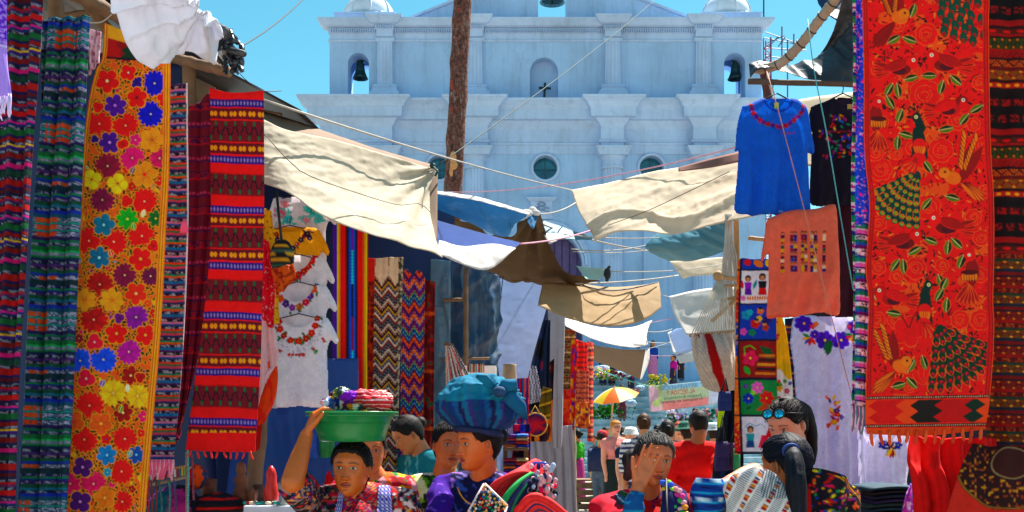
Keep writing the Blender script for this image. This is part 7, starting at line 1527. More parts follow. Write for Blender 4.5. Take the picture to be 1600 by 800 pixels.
 return t, hp, hRR, hs_, W_, els
def multi(V, base, cols, scale, seed=1, thr=.62, scale2=None):
 """scattered motifs over a garment"""
 o = np.tile(C(base), (len(V), 1)); u = V[:, 0]+V[:, 1]*.7
 for i, c in enumerate(cols):
  n = vn(u*scale+i*31, V[:, 2]*(scale2 or scale)+i*17, seed+i*3); o[n > thr+.04*(i % 3)] = C(c)
 return o
ORD = 'first second third fourth fifth sixth seventh eighth ninth tenth eleventh twelfth thirteenth fourteenth fifteenth sixteenth'.split()
# --- 1. woman carrying the green basin
def p1(V, W_, R):
 o = multi(V, '#150e1e', ['#5c1424', '#1c2c5c', '#a8324c', '#1c4c4c', '#c88a5c', '#7c2c6c', '#8c7474', '#b8381c'], 75, 2, .74)
 ctr = P(567, 770, 4.2); r = np.hypot((V[:, 0]-ctr.x)/1.0, (V[:, 2]-ctr.z)*.9); k = (r < .13) & (np.mod(np.arctan2(V[:, 2]-ctr.z, V[:, 0]-ctr.x)*9, 2) < .8); o[k] = C('#b8243c')
 right = V[:, 0] > P(600, 770, 4.2).x; n = vn(V[:, 0]*60, V[:, 2]*60, 7); o[right & (n > .66)] = C('#d8b8b8'); return o
hp = P(549, 733, 4.2)
t, hpv, hR, hs_, W_, els = person('woman balancing a green basin on her head with one arm raised', P(556, 733, 4.2).x, 4.26, 1.61, yaw=-4, hd=dict(pos=hp, yaw=-7, pitch=2, roll=2, s=.95), voxel=.0055, detail=True, top='#1a1224', bpaint=p1, sleeve='short',
   arms={-1: (P(457, 752, 3.98), P(479, 679, 4.06), (.35, .12, 1), (.75, .25, -.1), (32, 38, 42, 46), 5)}, hairk='bun', bcol='#1c2440', age=.8, skin='#b4623a', bulk=1.1, look=-.0015)
# apron straps follow the blouse
bl = [c for c in t.children if c.name.startswith('blouse')][0]; bv = [v.co+t.location for v in bl.data.vertices]; bt = BVHTree.FromPolygons(bv, [tuple(p.vertices) for p in bl.data.polygons])
def drape(name, xs, zs, m, parent, cv_fn=None, off=.007, tree=None):
 """strip of cloth laid on the surface behind it"""
 V = []; nu, nv = 14, 40; cc = []
 for j in range(nv):
  v = j/(nv-1)
  for i in range(nu):
   u = i/(nu-1); x = np.interp(v, np.linspace(0, 1, len(xs)), [a[0] for a in xs])*(1-u)+np.interp(v, np.linspace(0, 1, len(xs)), [a[1] for a in xs])*u; z = zs[0]+(zs[1]-zs[0])*v
   h = tree.ray_cast(Vector((x, 2.5, z)), Vector((0, 1, 0))); y = (h[0].y if h[0] else V[-1][1] if V else 4)-off; V.append((x, y, z)); cc.append(cv_fn(u, v))
 return mk(name, V, grid_faces(nv, nu), m, parent, cols=np.array(cc), solid=.003)
def check(u, v):
 a = int(u*7) % 2; b_ = int(v*44) % 2; return C('#8a86c4') if a and b_ else (C('#3c2c8c') if a or b_ else C('#d8d4ec'))
xz = lambda px: P(px, 0, 4.1).x
drape('apron_strap', [(xz(523), xz(531)), (xz(518), xz(531)), (xz(512), xz(532))], (P(0, 768, 4.1).z, P(0, 870, 4.1).z), V_cloth, t, check, tree=bt)
drape('apron_strap', [(xz(586), xz(604)), (xz(586), xz(612)), (xz(588), xz(616))], (P(0, 762, 4.1).z, P(0, 870, 4.1).z), V_cloth, t, check, tree=bt)
# basin on her head
bz = thing('basin', 'green plastic basin on the head of the woman with the raised arm', 'basin', (P(550, 690, 4.2).x, 4.2, P(0, 690, 4.2).z)); cb = P(550, 690, 4.2)
b = MB(); zr = P(0, 645, 4.2).z-cb.z; b.lathe([(.001, .001), (.118, 0), (.132, .006), (.14, .03), (.168, zr-.008), (.186, zr-.004), (.191, zr+.002), (.186, zr+.005), (.172, zr), (.166, zr-.01), (.136, .035), (.128, .012), (.001, .008)], cb, 56)
b.build('bowl', mat('green_plastic', '#0a7a3c', .3, .08, 12, spec=.5), bz, smooth=True)
b = MB(); b.lathe([(.1873, zr-.014), (.1885, zr-.012), (.1873, zr-.010)], cb, 56); b.lathe([(.155, zr*.62), (.158, zr*.63), (.156, zr*.64)], cb, 56); b.build('rim_ridge', mat('green_plastic', '#0a7a3c'), bz, smooth=True)
def crumple(name, label, c, r, col, seed, parent=None, cat='cloth', amp=.35, stripes=None, n=46, m=34, group=None, mt=None, sq=1.0):
 V = []; cc = []
 th = np.linspace(0, 2*pi, n, endpoint=False); ph = np.linspace(-pi/2, pi/2, m); T, Q = np.meshgrid(th, ph)
 d = np.stack([np.cos(Q)*np.cos(T), np.cos(Q)*np.sin(T), np.sin(Q)], -1); w = ridg(d[..., 0]*2.3+d[..., 1]*1.6+seed, d[..., 2]*2.5+d[..., 1]*1.2, seed, 3)
 k = 1+amp*(w-.5); V = d*k[..., None]*np.array(r)+np.array(c); o = np.tile(C(col), (m*n, 1))
 if stripes:
  s_ = (T*stripes[1]/(2*pi)+fbm(T, Q*2, seed)*.5) if stripes[2] == 'v' else (Q*stripes[1]+fbm(T, Q*2, seed)*.8); idx = np.floor(np.mod(s_, len(stripes[0]))).astype(int).ravel()
  for i, q in enumerate(stripes[0]): o[idx == i] = C(q)
 i = np.arange(m*n).reshape(m, n); i2 = np.roll(i, -1, 1); F = np.stack([i[:-1], i2[:-1], i2[1:], i[1:]], -1).reshape(-1, 4)
 ob = mk(name, V.reshape(-1, 3), F, mt or V_cloth, parent, cols=o)
 if label: tag(ob, label, cat, group)
 return ob
zt = zr+cb.z
for k, (px, py, rx, rz, col, st, lab) in enumerate(((590, 628, .06, .036, '#c83c44', (['#c83c44', '#e8c8c8', '#b82430', '#d84a50'], 8, 'h'), 'red and cream striped cloth at the front of the basin, by its right rim'), (572, 622, .075, .034, '#d84858', (['#d84858', '#e8a0a0', '#c83040'], 6, 'h'), 'rosy red cloth folded in the middle of the basin heap'),
 (530, 626, .05, .036, '#1c2c6c', (['#1c2c6c', '#e8e0e8', '#a82c4c', '#14143c', '#c89a4c'], 14, 'v'), 'navy and white checked cloth at the left of the basin heap'), (546, 620, .04, .028, '#7c2cb0', None, 'plain violet cloth in the middle of the basin heap'),
 (515, 631, .035, .028, '#c8d0e0', (['#c8d0e0', '#3c5c9c', '#e8a0b0'], 9, 'v'), 'pale blue striped cloth end hanging over the basin rim'), (555, 634, .06, .022, '#3c1c4c', (['#3c1c4c', '#d88a3c', '#e8e0d0', '#1c5c6c', '#c82c4c'], 16, 'v'), 'narrow many-coloured cloth laid along the front rim of the basin'),
 (535, 614, .035, .024, '#2c3c3c', (['#2c3c3c', '#c8c8c8', '#5c7c3c'], 9, 'v'), 'grey and black cloth on top of the basin heap'), (598, 622, .038, .03, '#e8b0a8', (['#d85a5a', '#f0d0c8'], 5, 'h'), 'pink-white cloth bulging at the right end of the basin heap'))):
 y = 4.2-.02+.03*((k*7) % 3-1); c0 = P(px, py, y); crumple('heaped_cloth', lab, c0, (rx*1.05, .07, rz*1.05), col, 10+k, cat='cloth', amp=.5, stripes=st, group='cloths heaped in the green basin')
# --- 2. woman in purple with the blue bundle
hp = P(746, 694, 4.4)
def p2(V, W_, R):
 o = np.tile(C('#44148c'), (len(V), 1)); c0 = P(745, 748, 4.4); r = np.hypot(V[:, 0]-c0.x, V[:, 2]-c0.z); n = vn(V[:, 0]*90+V[:, 1]*60, V[:, 2]*90, 4)
 k = r < .12; o[k] = C('#1c1440'); o[k & (n > .62)] = C('#8c7cc8'); o[k & (n > .82)] = C('#c83c6c'); k = (np.abs(V[:, 0]-c0.x-.0) < .10) & (V[:, 2] < c0.z); o[k] = C('#141440'); o[k & (n > .7)] = C('#3c50a0')
 k = (V[:, 0] < c0.x-.10) & (n > .86); o[k] = C('#8c5cc8'); return o
t2, hpv, hR, hs_, W_, els = person('woman in a purple blouse in profile with a blue bundle on her head', P(752, 0, 4.45).x, 4.47, 1.66, yaw=-28, hd=dict(pos=hp, yaw=-58, pitch=6, roll=0, s=.97), voxel=.006, detail=True, top='#44148c', bpaint=p2, sleeve='short',
   arms={-1: (P(688, 845, 4.25), P(742, 838, 4.02), (1, -.2, .2), (0, .4, -1), (25, 28, 30, 32), 5), 1: (P(820, 850, 4.2), P(770, 842, 3.98), (-1, -.1, .2), (0, .3, -1), (25, 28, 30, 32), 5)}, hairk='bun', bcol='#141c40', skin='#c46a42', bulk=1.05, lip='#8c2c34')
L = lambda x, f, z: hpv+hR @ (Vector((x, -f, z))*hs_)
b = MB()  # headcloth band round the hair
for i in range(25):
 pass
pts = [L(.088*sin(a)*1.04, .098*cos(a)*1.02-.012, .052+.028*cos(a)) for a in np.linspace(0, 2*pi, 30)]
b.tube(pts, [.014+.003*sin(i) for i in range(30)], 8); b.build('head_band', mat('navy_band', '#14204c', .8, .2, 30), t2, smooth=True)
b = MB(); b.tube([L(.088*sin(a)*1.1, .098*cos(a)*1.08-.012, .050+.028*cos(a)) for a in np.linspace(-1.9, -.7, 8)], .007, 6); b.build('band_stripe', mat('band_green', '#2c8c7c', .7, .3, 60), t2, smooth=True)
b = MB()
for k, z in enumerate((-.040, -.058, -.078)): b.ell(L(-.084, .008, z), (.0055, .0055, .007))
b.tube([L(-.084, .008, -.034), L(-.084, .008, -.08)], .0016, 5); b.build('earring', mat('silver', '#d8d0c8', .25, .1, 30, metal=.8), t2, smooth=True)
b = MB();
for k in range(40):
 a = -1.1+2.2*k/39; c0 = P(745, 745, 4.4); b.ell((c0.x+.085*sin(a), c0.y-.11-.03*cos(a), c0.z+.02-.13*cos(a)), (.004, .004, .004), n=6, m=5)
kind(b.build('bead_necklace', mat('gold_beads', '#c89a3c', .35, .3, 50, metal=.5), t2, smooth=True), 'stuff')
# bundle
bd = thing('cloth_bundle', 'knotted blue striped cloth bundle balanced on the head of the woman in purple', 'bundle', tuple(P(748, 672, 4.42)))
n, m = 120, 80; th = np.linspace(-pi, pi, n, endpoint=False); ph = np.linspace(-pi/2, pi/2, m); T, Q = np.meshgrid(th, ph); dx = np.cos(Q)*np.sin(T); dy = -np.cos(Q)*np.cos(T); dz = np.sin(Q)
kx, kz = .55, .35; rk = np.hypot(dx-kx, dz-kz); ang = np.arctan2(dz-kz, dx-kx); pl = .10*np.cos(ang*13+2*np.sin(ang*3))*np.exp(-rk*1.9)*(rk > .05)
low = np.clip(-dz, 0, 1); low2 = .035*np.sin(T*15)*np.clip(.6-dz, 0, 1)*np.clip(1+dz, 0, 1)
w = ridg(dx*2+3, dz*2.2+dy, 4, 3); w2 = ridg(dx*5+dz*3, dz*6-dx*3+dy*2, 14, 3); rr_ = 1+.10*(w-.45)+.075*(w2-.4)+pl*.9+low2*.8+.05*np.exp(-rk**2*20)
Vb = np.stack([dx*rr_*.188, dy*rr_*.165, np.where(dz < 0, dz*.85, dz)*rr_*.142], -1)+np.array(P(750, 634, 4.42))
s_ = T*11/(2*pi)*3+.6*dz; idx = np.floor(np.mod(s_*1.5, 6)).astype(int); cb_ = np.zeros((m, n, 3))
for i, q in enumerate(('#0f3068', '#0d4c80', '#161c48', '#125c84', '#302e6c', '#0a3862')): cb_[idx == i] = C(q)
sunlit_top = (dz > .12+.25*fbm(T*1.2, Q*2, 4)); cb_[sunlit_top] = cb_[sunlit_top]*.55+C('#3c92a4')*.45  # upper bundle paled towards teal: sunlight painted into the cloth colour
i_ = np.arange(m*n).reshape(m, n); i2 = np.roll(i_, -1, 1); F = np.stack([i_[:-1], i2[:-1], i2[1:], i_[1:]], -1).reshape(-1, 4)
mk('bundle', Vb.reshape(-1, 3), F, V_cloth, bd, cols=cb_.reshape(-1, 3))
def flapc(name, pts, rs, col, parent, flat=.35, seed=0):
 b = MB(); b.tube(pts, rs, 10); V = np.array([list(v) for v in b.V]); V[:, 1] = pts[0][1]+(V[:, 1]-pts[0][1])*flat; V += .004*(vn(V[:, 0]*120, V[:, 2]*120, seed)-.5)[:, None]; return mk(name, V, b.F, V_cloth, parent, cols=np.tile(C(col), (len(V), 1)))
flapc('knot_end', [P(783, 612, 4.28), P(800, 622, 4.27), P(812, 636, 4.29), P(822, 655, 4.33)], [.02, .035, .03, .006], '#145478', bd)
flapc('knot_end', [P(780, 612, 4.27), P(790, 602, 4.25), P(801, 600, 4.26), P(806, 612, 4.28)], [.016, .03, .026, .008], '#185f80', bd, seed=3)
flapc('knot_end', [P(770, 606, 4.28), P(758, 592, 4.28), P(745, 588, 4.3)], [.02, .022, .008], '#1c6480', bd, seed=5)
b = MB(); b.ell(P(781, 612, 4.255), (.03, .025, .024)); o = b.build('knot', mat('bundle_knot', '#14406c', .8, .3, 30, bump=.002, bscale=60), bd, smooth=True)
# her merchandise: belts and shawls over the arm, bead board
rr = random.Random(12)
for k in range(12):
 px = 742+k*3.4; col = ['#e0141c', '#ee2430', '#c8101c', '#e8303c'][k % 4]; b = MB()
 b.tube2([P(738+k*4, 850, 4.10+k*.006), P(762+k*4.2, 772-k*.5, 4.06+k*.006), P(792+k*3.2, 745-k*1.6, 4.06+k*.008), P(822+k*2, 738-k*1.2, 4.1+k*.01), P(845+k*1.2, 752+k*1.5, 4.16+k*.008)], [.012, .013, .013, .012, .008], 6)
 tag(b.build('woven_belt', mat('belt_'+col[1:], col, .8, .15, 50), smooth=True), 'bright red woven belt, %s from the left in the arch over the purple sleeve' % ORD[k], 'belt', 'red woven belts over the arm of the woman in purple')
for k in range(9):
 col = ['#0f9c4c', '#14144c', '#1c2c6c', '#0f8c5c', '#101840', '#1c2050', '#24184c', '#141c3c', '#0c6c54'][k]; b = MB()
 b.tube2([P(770+k*5, 850, 4.02+k*.008), P(784+k*6, 790-k, 4.0+k*.008), P(806+k*5, 758, 4.02+k*.01), P(832+k*3, 738+k*2, 4.08+k*.01)], [.013, .015, .013, .007], 6)
 tag(b.build('woven_belt', mat('belt_'+col[1:], col, .8, .15, 50), smooth=True), '%s woven belt under the red arch, %s from the left' % ({'#0f9c4c': 'bright green', '#0f8c5c': 'sea green', '#0c6c54': 'deep green', '#24184c': 'dark violet'}.get(col, 'navy'), ORD[k]), 'belt', 'dark belts under the red ones')
for k in range(10):
 col = ['#e8181c', '#c8141c', '#f03030', '#2c1c5c', '#e8181c', '#d02028', '#1c2c5c', '#e8241c', '#c81018', '#f0c83c'][k]; b = MB()
 b.tube2([P(806, 800+k*5, 3.98+k*.01), P(830+k*1.5, 776+k*3, 3.96+k*.01), P(855+k*2, 782+k*4, 3.98+k*.01), P(888+k*1.5, 806+k*6, 4.02+k*.01)], [.014, .015, .014, .01], 6)
 tag(b.build('woven_belt', mat('belt_'+col[1:], col, .8, .15, 50), smooth=True), '%s woven belt, %s from the top in the lower fan of belts' % ({'#2c1c5c': 'violet', '#1c2c5c': 'navy', '#f0c83c': 'yellow'}.get(col, 'red'), ORD[k]), 'belt', 'lower fan of belts')
b = MB()
for k in range(60):
 c0 = P(rr.uniform(826, 868), rr.uniform(728, 775), 4.0+rr.uniform(0, .1)); r_ = rr.uniform(.006, .013); b.ell(c0, (r_, r_, r_*1.3), n=7, m=5, col=tuple(C(rr.choice(['#e8dce0', '#14183c', '#1c2c5c', '#c8a0a8', '#101424', '#a8b0c8', '#d83c5c', '#e8a8b0']))))
o = b.build('yarn_tassels', V_cloth, None, smooth=True, vc=True); tag(o, 'heap of knotted navy and white yarn ends at the tip of the red belts', 'tassels'); o['kind'] = 'stuff'
for k in range(3):
 b = MB(); c0 = P(838+k*5, 728, 4.05); b.tube([c0+Vector((.022*cos(a), 0, .014*sin(a))) for a in np.linspace(-.3, pi+.3, 12)], .0035, 6); tag(b.build('bangle', mat('blue_plastic', '#3c4cb8', .3), smooth=True), 'thin blue ring above the red woven belts, %s of three' % ['leftmost', 'middle', 'rightmost'][k], 'ring', 'blue rings above the belts')
bb = thing('bead_board', 'cream-framed board of strung beads held at the chest of the woman in purple', 'board', tuple(P(768, 830, 3.95)))
A_, B_, C_, D_ = P(757, 756, 3.96), P(792, 790, 3.93), P(772, 850, 3.9), P(732, 800, 3.93); b = MB()
for a, c in ((A_, B_), (B_, C_), (C_, D_), (D_, A_)): b.tube([a, c], .006, 6)
b.build('frame', mat('cream_plastic', '#e0c8c8', .5), bb, smooth=True); b = MB()
for i in range(11):
 for j in range(14):
  u = (i+.5)/11; v = (j+.5)/14; q = A_.lerp(B_, u).lerp(D_.lerp(C_, u), v); b.ell(q+Vector((rr.uniform(-.003, .003), -.006, rr.uniform(-.003, .003))), (.006, .005, .006), n=6, m=5, col=tuple(C(rr.choice(['#e88a7a', '#1c3c3c', '#e8c8b8', '#2c7c5c', '#b8303c', '#141c2c', '#d8a06a', '#3c5c9c', '#f0b0a0']))))
o = b.build('beads', V_cloth, bb, smooth=True, vc=True); o['kind'] = 'stuff'
b = MB(); b.add([A_+Vector((0, .006, 0)), B_+Vector((0, .006, 0)), C_+Vector((0, .006, 0)), D_+Vector((0, .006, 0))], [(0, 1, 2, 3)]); b.build('backing', mat('board_green', '#1c4c34', .8, .3, 40), bb, solid=.003)
# green leaves cloth at her wrist
crumple('wrist_cloth', 'red woven wrist cloth at the forearm of the woman in purple', P(712, 812, 4.1), (.05, .05, .03), '#a8141c', 4, cat='cloth')
# --- 3. woman in green and cream flowered blouse
t3 = person('woman in a green and cream flowered blouse behind the one in purple', P(690, 0, 5.0).x, 5.04, 1.62, yaw=5, hd=dict(pos=P(702, 696, 5.0), yaw=18, pitch=4, roll=3, s=.96), voxel=.008, top='#2c5c1c',
   bpaint=lambda V, W_, R: np.where((V[:, 2] > P(0, 742, 5).z)[:, None], C('#e0d8c4'), multi(V, '#245020', ['#8cae2c', '#d8d88c', '#143c14', '#e0dca8', '#5c8c1c', '#101c10'], 42, 3, .6)), sleeve='short', hairk='bun', bcol='#2c1c3c', skin='#c06a46', look=.001)[0]
# --- 5. woman in red floral blouse behind the basin
t5 = person('woman in a red-pink flowered blouse half hidden behind the green basin', P(592, 0, 4.95).x, 5.0, 1.62, yaw=6, hd=dict(pos=P(577, 706, 4.95), yaw=10, pitch=2, s=.96), voxel=.008, top='#c81c3c',
   bpaint=lambda V, W_, R: multi(V, '#c4203c', ['#e8486c', '#f0a0a8', '#e8781c', '#8c1424', '#d8b83c', '#2c6c3c', '#f0682c'], 30, 5, .64), sleeve='short', hairk='long', bcol='#2c1c3c', skin='#c8744e')[0]
# --- 4. woman in teal, bent forward
t4 = person('woman in a teal top bending her head over the stall goods', P(668, 0, 6.3).x, 6.35, 1.72, yaw=-50, lean=(-.04, -.02), hd=dict(pos=P(637, 680, 6.3), yaw=-62, pitch=32, s=.96), voxel=.01, top='#14707a',
   bpaint=lambda V, W_, R: np.where(((np.abs(V[:, 2]-P(0, 722, 6.1).z) < .09) & (V[:, 0] < P(655, 0, 6.3).x) & (V[:, 1] < 6.4) & (vn(V[:, 0]*60, V[:, 2]*30, 3) > .62))[:, None], C('#6cb0b0'), C('#157480')), sleeve='short', hairk='bun', bcol='#14141c', skin='#b87450')[0]
# --- 6. girl shading her eyes
hp = P(1021, 719, 4.2)
def p6(V, W_, R):
 o = np.tile(C('#c01418'), (len(V), 1)); c0 = P(1020, 770, 4.2); n = vn(V[:, 0]*60, V[:, 2]*60, 4)
 k = (V[:, 0] < P(990, 0, 4.2).x); o[k] = C('#b8183c'); k = np.hypot(V[:, 0]-c0.x, V[:, 2]-c0.z-.02) < .055; o[k] = C('#3c1440'); o[(n > .72) & (V[:, 0] > P(1000, 0, 4.2).x) & (V[:, 2] < P(0, 778, 4.2).z)] = C('#5c1450'); return o
t6, hpv, hR, hs_, W_, els = person('girl shading her eyes with her hand in the middle of the lane', P(1014, 0, 4.2).x, 4.28, 1.58, yaw=4, hd=dict(pos=hp, yaw=12, pitch=6, roll=7, s=.93), voxel=.005, detail=True, top='#c01418', bpaint=p6, sleeve='short',
   arms={-1: (P(982, 822, 4.0), P(997, 760, 4.02), (.40, .06, 1), (.2, -1, .1), (5, 4, 5, 7), 5)}, hairk='lowtail', hairc='#151010', streak='#565250', hgray=.5, bcol='#141c40', skin='#b86a4a', look=-.001)
b = MB(); b.tube([P(996, 768, 4.0), P(990, 792, 4.0), P(984, 825, 4.0)], [.03, .042, .05], 14); V_, F_ = remesh(b, .008, 3); V_[:, 0] += .004*np.sin(V_[:, 2]*90); mk('sleeve', V_, F_, V_cloth, t6, cols=np.where((np.mod(V_[:, 2]*30, 1) < .2)[:, None], C('#2c8cb0'), C('#0f4c84')))
cv = Cv(940, 740, 1080, 900, '#14486c'); bands(cv, [(5, '#14507c'), (2, '#a0c8d8'), (6, '#0f3c5c'), (3, '#1c2c2c'), (9, '#10402c')], slope=.9)
cloth('shawl', 'blue and dark green shawl over the arm of the girl shading her eyes', 'shawl', [(962, 772, 4.15), (976, 768, 4.05), (1000, 800, 4.0)], [(940, 880, 4.1), (1000, 890, 4.0)], V_cloth, cell=2, cv=cv, disp=folds(.015, 3, 4))
# pompom scarf
sc = thing('pompom_scarf', 'scarf covered in bright felt pompoms round the neck of the girl shading her eyes', 'scarf', tuple(P(1045, 830, 4.0)))
cv = Cv(1020, 740, 1090, 900, '#1c1c4c'); cloth('band', None, None, [(1033, 748, 4.12), (1048, 752, 4.1), (1072, 768, 4.12)], [(1020, 880, 3.98), (1085, 880, 4.02)], V_cloth, left=[(1033, 748, 4.12), (1034, 780, 4.04), (1020, 880, 3.98)], right=[(1072, 768, 4.12), (1079, 800, 4.06), (1085, 880, 4.02)], cell=2.5, cv=cv, parent=sc)
rr = random.Random(31); pc = ['#ee8c8c', '#2c9c4c', '#e8401c', '#28b0a8', '#f0e03c', '#e0308c', '#7c2cc8', '#1c8c34', '#f08a1c', '#d81c2c', '#2c5ce0', '#8cd83c', '#e8c83c', '#f0a0b0', '#1ca0c0']
MPOM = {c: mat('felt_'+c[1:], c, .95, .12, 60, bump=.001, bscale=200) for c in pc}
for j in range(14):
 for i in range(5):
  u = (i+.5)/5; y = 756+j*9.5+rr.uniform(-2, 2); xl_ = np.interp(y, [748, 780, 880], [1034, 1034, 1020]); xr_ = np.interp(y, [760, 800, 880], [1062, 1079, 1085]); x = xl_+(xr_-xl_)*u+rr.uniform(-2, 2)
  if x > 1048+(y-752)*1.4: continue
  b = MB(); r_ = rr.uniform(.0105, .0155); b.ell(P(x, y, 4.09-.0009*(y-750)-.012), (r_*1.1, r_*.8, r_*.9), n=9, m=7); b.build('pompom', MPOM[rr.choice(pc)], sc, smooth=True)
b = MB(); b.tube([P(1041, 748, 4.07), P(1042, 800, 3.99), P(1048, 880, 3.92)], .005, 6); b.build('edge_cord', M_dark, sc, smooth=True)
# --- 7. man in red T-shirt from behind
t7 = person('man in a plain bright red T-shirt seen from behind', P(1087, 0, 9.0).x, 9.0, 1.74, yaw=172, male=True, hd=dict(pos=P(1091, 663, 9.0), yaw=190, pitch=8, s=1.02), voxel=.012, top='#e01414', sleeve='short', bottom='pants', pants='#1c2434', hairk='short', skin='#9c5c3c',
   hair_line=[.06, .055, .04, .015, .0, .0, -.03, -.07, -.08], arms={-1: (P(1122, 735, 8.7), P(1112, 772, 8.4), (0, -.5, -1), (1, 0, 0), (20, 20, 20, 20), 3)}, top_low=.46)
# --- 8. woman with sunglasses on her hair
hp = P(1230, 664, 4.65)
t8, hpv, hR, hs_, W_, els = person('woman with mirrored sunglasses pushed up on her dark ponytailed hair, in a black tank top', P(1252, 0, 4.8).x, 4.82, 1.66, yaw=-30, hd=dict(pos=hp, yaw=-48, pitch=24, s=.97), voxel=.007, detail=True, top='#101014',
   bpaint=lambda V, W_, R: np.tile(C('#0e0e12'), (len(V), 1)), sleeve='none', lean=(-.04, -.05), arms={-1: (P(1178, 738, 4.4), P(1140, 752, 4.2), (-1, -.3, -.15), (0, 0, -1), (14, 14, 14, 16), 6)}, hairk='ponytail', bcol='#14141c', skin='#cc9078')
L = lambda x, f, z: hpv+hR @ (Vector((x, -f, z))*hs_)
sg = thing('sunglasses', 'sunglasses with turquoise mirrored lenses resting on the ponytailed woman\'s hair', 'sunglasses', tuple(L(0, .09, .085)))
Mlens = mat('mirror_lens', '#2cb8d8', .05, .05, 20, metal=.85)
for q in (-1, 1):
 b = MB(); M = hR.to_4x4() @ Matrix.Rotation(radians(-38), 4, 'X'); b.ell(L(q*.031, .083, .092), (.025, .006, .021), M, 18, 10); l_ = b.build('lens', Mlens, sg, smooth=True)
 b = MB(); b.tube([L(q*.031, .083, .092)+(M.to_3x3() @ Vector((.026*cos(a), -.002, .022*sin(a)))) for a in np.linspace(0, 2*pi, 22)], .0028, 6); b.build('rim', M_dark, sg, smooth=True)
 b = MB(); b.tube([L(q*.056, .078, .094), L(q*.083, .045, .08), L(q*.09, -.01, .055)], .0026, 6); b.build('temple', M_dark, sg, smooth=True)
# --- 9. ponytailed vendor seen from behind
hp = P(1226, 727, 4.05)
t9, hpv, hR, hs_, W_, els = person('dark-haired vendor from behind with a long ponytail, in front of the woman with sunglasses', P(1240, 0, 4.1).x, 4.12, 1.52, yaw=200, hd=dict(pos=hp, yaw=-138, pitch=5, s=.98), voxel=.008, top='#14101c', skin='#a8643f',
   bpaint=lambda V, W_, R: multi(V, '#14101c', ['#c81c1c', '#e8a01c', '#1c5c2c', '#1c2c7c', '#c83c8c', '#e8641c'], 45, 4, .72), sleeve='short', hairk='cap', bcol='#141c40', hairc='#08080c', streak='#161c30')
b = MB(); limb(b, [P(1236, 700, 3.98), P(1240, 716, 3.90), P(1243, 748, 3.86), P(1246, 790, 3.86), P(1247, 840, 3.88)], [.022, .036, .040, .036, .02]); V_, F_ = remesh(b, .006, 3); st = vn(V_[:, 0]*260, V_[:, 2]*7, 6)[:, None]; V_[:, 1] -= .004*st[:, 0]; mk('hair_tail', V_, F_, V_hair, t9, cols=C('#08080c')[None]*(1-.4*st)+C('#1a2036')[None]*st**2*.7)
b = MB(); b.tube([P(1236, 704, 3.94)+Vector((.03*cos(a), -.01*sin(a), .024*sin(a))) for a in np.linspace(0, 2*pi, 16)], .006, 6); b.build('hair_band', mat('hair_band_blue', '#1c3c8c', .7), t9, smooth=True)
# textiles heaped over her shoulders
cv = Cv(1110, 720, 1270, 900, '#e0d6d4')
u_ = (cv.X-1130)*.86+(cv.Y-800)*.5; v_ = -(cv.X-1130)*.5+(cv.Y-800)*.86; cv.mask((np.mod(u_, 30) < 14) & (np.mod(v_, 2.8) < 1.1), '#3c4454'); k = (np.mod(u_, 30) > 19) & (np.mod(u_, 30) < 27); cv.mask(k & (np.mod(v_, 13) < 5), '#a82c24'); cv.mask(k & (np.mod(v_+4, 13) < 3), '#2c2450'); cv.mask(k & (np.mod(v_+8, 17) < 4), '#c8782c')
k = (cv.X > 1190) & (cv.Y < 780); cv.mask(k & (np.mod(u_-v_*.3, 4.4) < 2.2), '#2c4c5c')
cloth('striped_shawl', 'white shawl with dark stripes and rust motifs over the ponytailed vendor\'s shoulder', 'shawl', [(1140, 752, 4.02), (1168, 740, 3.96), (1196, 735, 3.94), (1212, 742, 3.92)], [(1118, 900, 3.95), (1262, 900, 3.8)], V_cloth, left=[(1140, 752, 4.02), (1131, 764, 4.0), (1136, 800, 3.97), (1118, 900, 3.95)], right=[(1212, 742, 3.92), (1232, 768, 3.88), (1248, 800, 3.85), (1262, 900, 3.8)], cell=1.3, cv=cv, disp=lambda s, t, x, y: .03*np.sin(pi*s)+.008*np.sin(s*14+t*5))
cv = Cv(1240, 720, 1370, 900, '#16101c'); rr = random.Random(17)
for k in range(380): cv.leaf(rr.uniform(1245, 1330), rr.uniform(738, 890), rr.uniform(4, 9), rr.uniform(2, 4), rr.uniform(0, 360), rr.choice(['#e8a01c', '#c81c1c', '#1c8c4c', '#1c3c9c', '#e8641c', '#7c1c8c', '#f0d03c', '#d83c6c', '#101014', '#101014', '#14101c', '#2c1c4c']))
for k in range(7): cv.line([(1290+k*5, 742-k*.4+k*3), (1350+k*3, 785+k*9)], 1.5, ['#c83c1c', '#e8a01c', '#14101c', '#b8781c', '#7c1c3c', '#c89a3c', '#1c2c5c'][k])
cv.mask((cv.X < 1268) & (cv.Y > 765), '#b01c2c')
cloth('huipil', 'black blouse cloth densely embroidered in many colours beside the vendor\'s ponytail', 'blouse', [(1256, 738, 4.05), (1278, 733, 4.02), (1300, 742, 4.02), (1344, 776, 4.1)], [(1250, 900, 3.92), (1362, 900, 4.0)], V_heavy, cell=1.4, cv=cv, disp=lambda s, t, x, y: .04*np.sin(pi*s)+.01*np.sin(s*16+t*4))
cv = Cv(1070, 740, 1140, 900, '#0f3c8c'); r_ = cv.Y+(cv.X-1100)*.25; cv.mask(np.mod(r_, 14) < 2.5, '#2c9cc8'); k = (np.mod(r_, 14) > 5) & (np.mod(r_, 14) < 9); cv.mask(k & (np.mod(cv.X, 7) < 3.5), '#0a2050'); cv.mask((np.mod(r_, 28) > 22) & (np.mod(cv.X, 6) < 2.6), '#c8dcec')
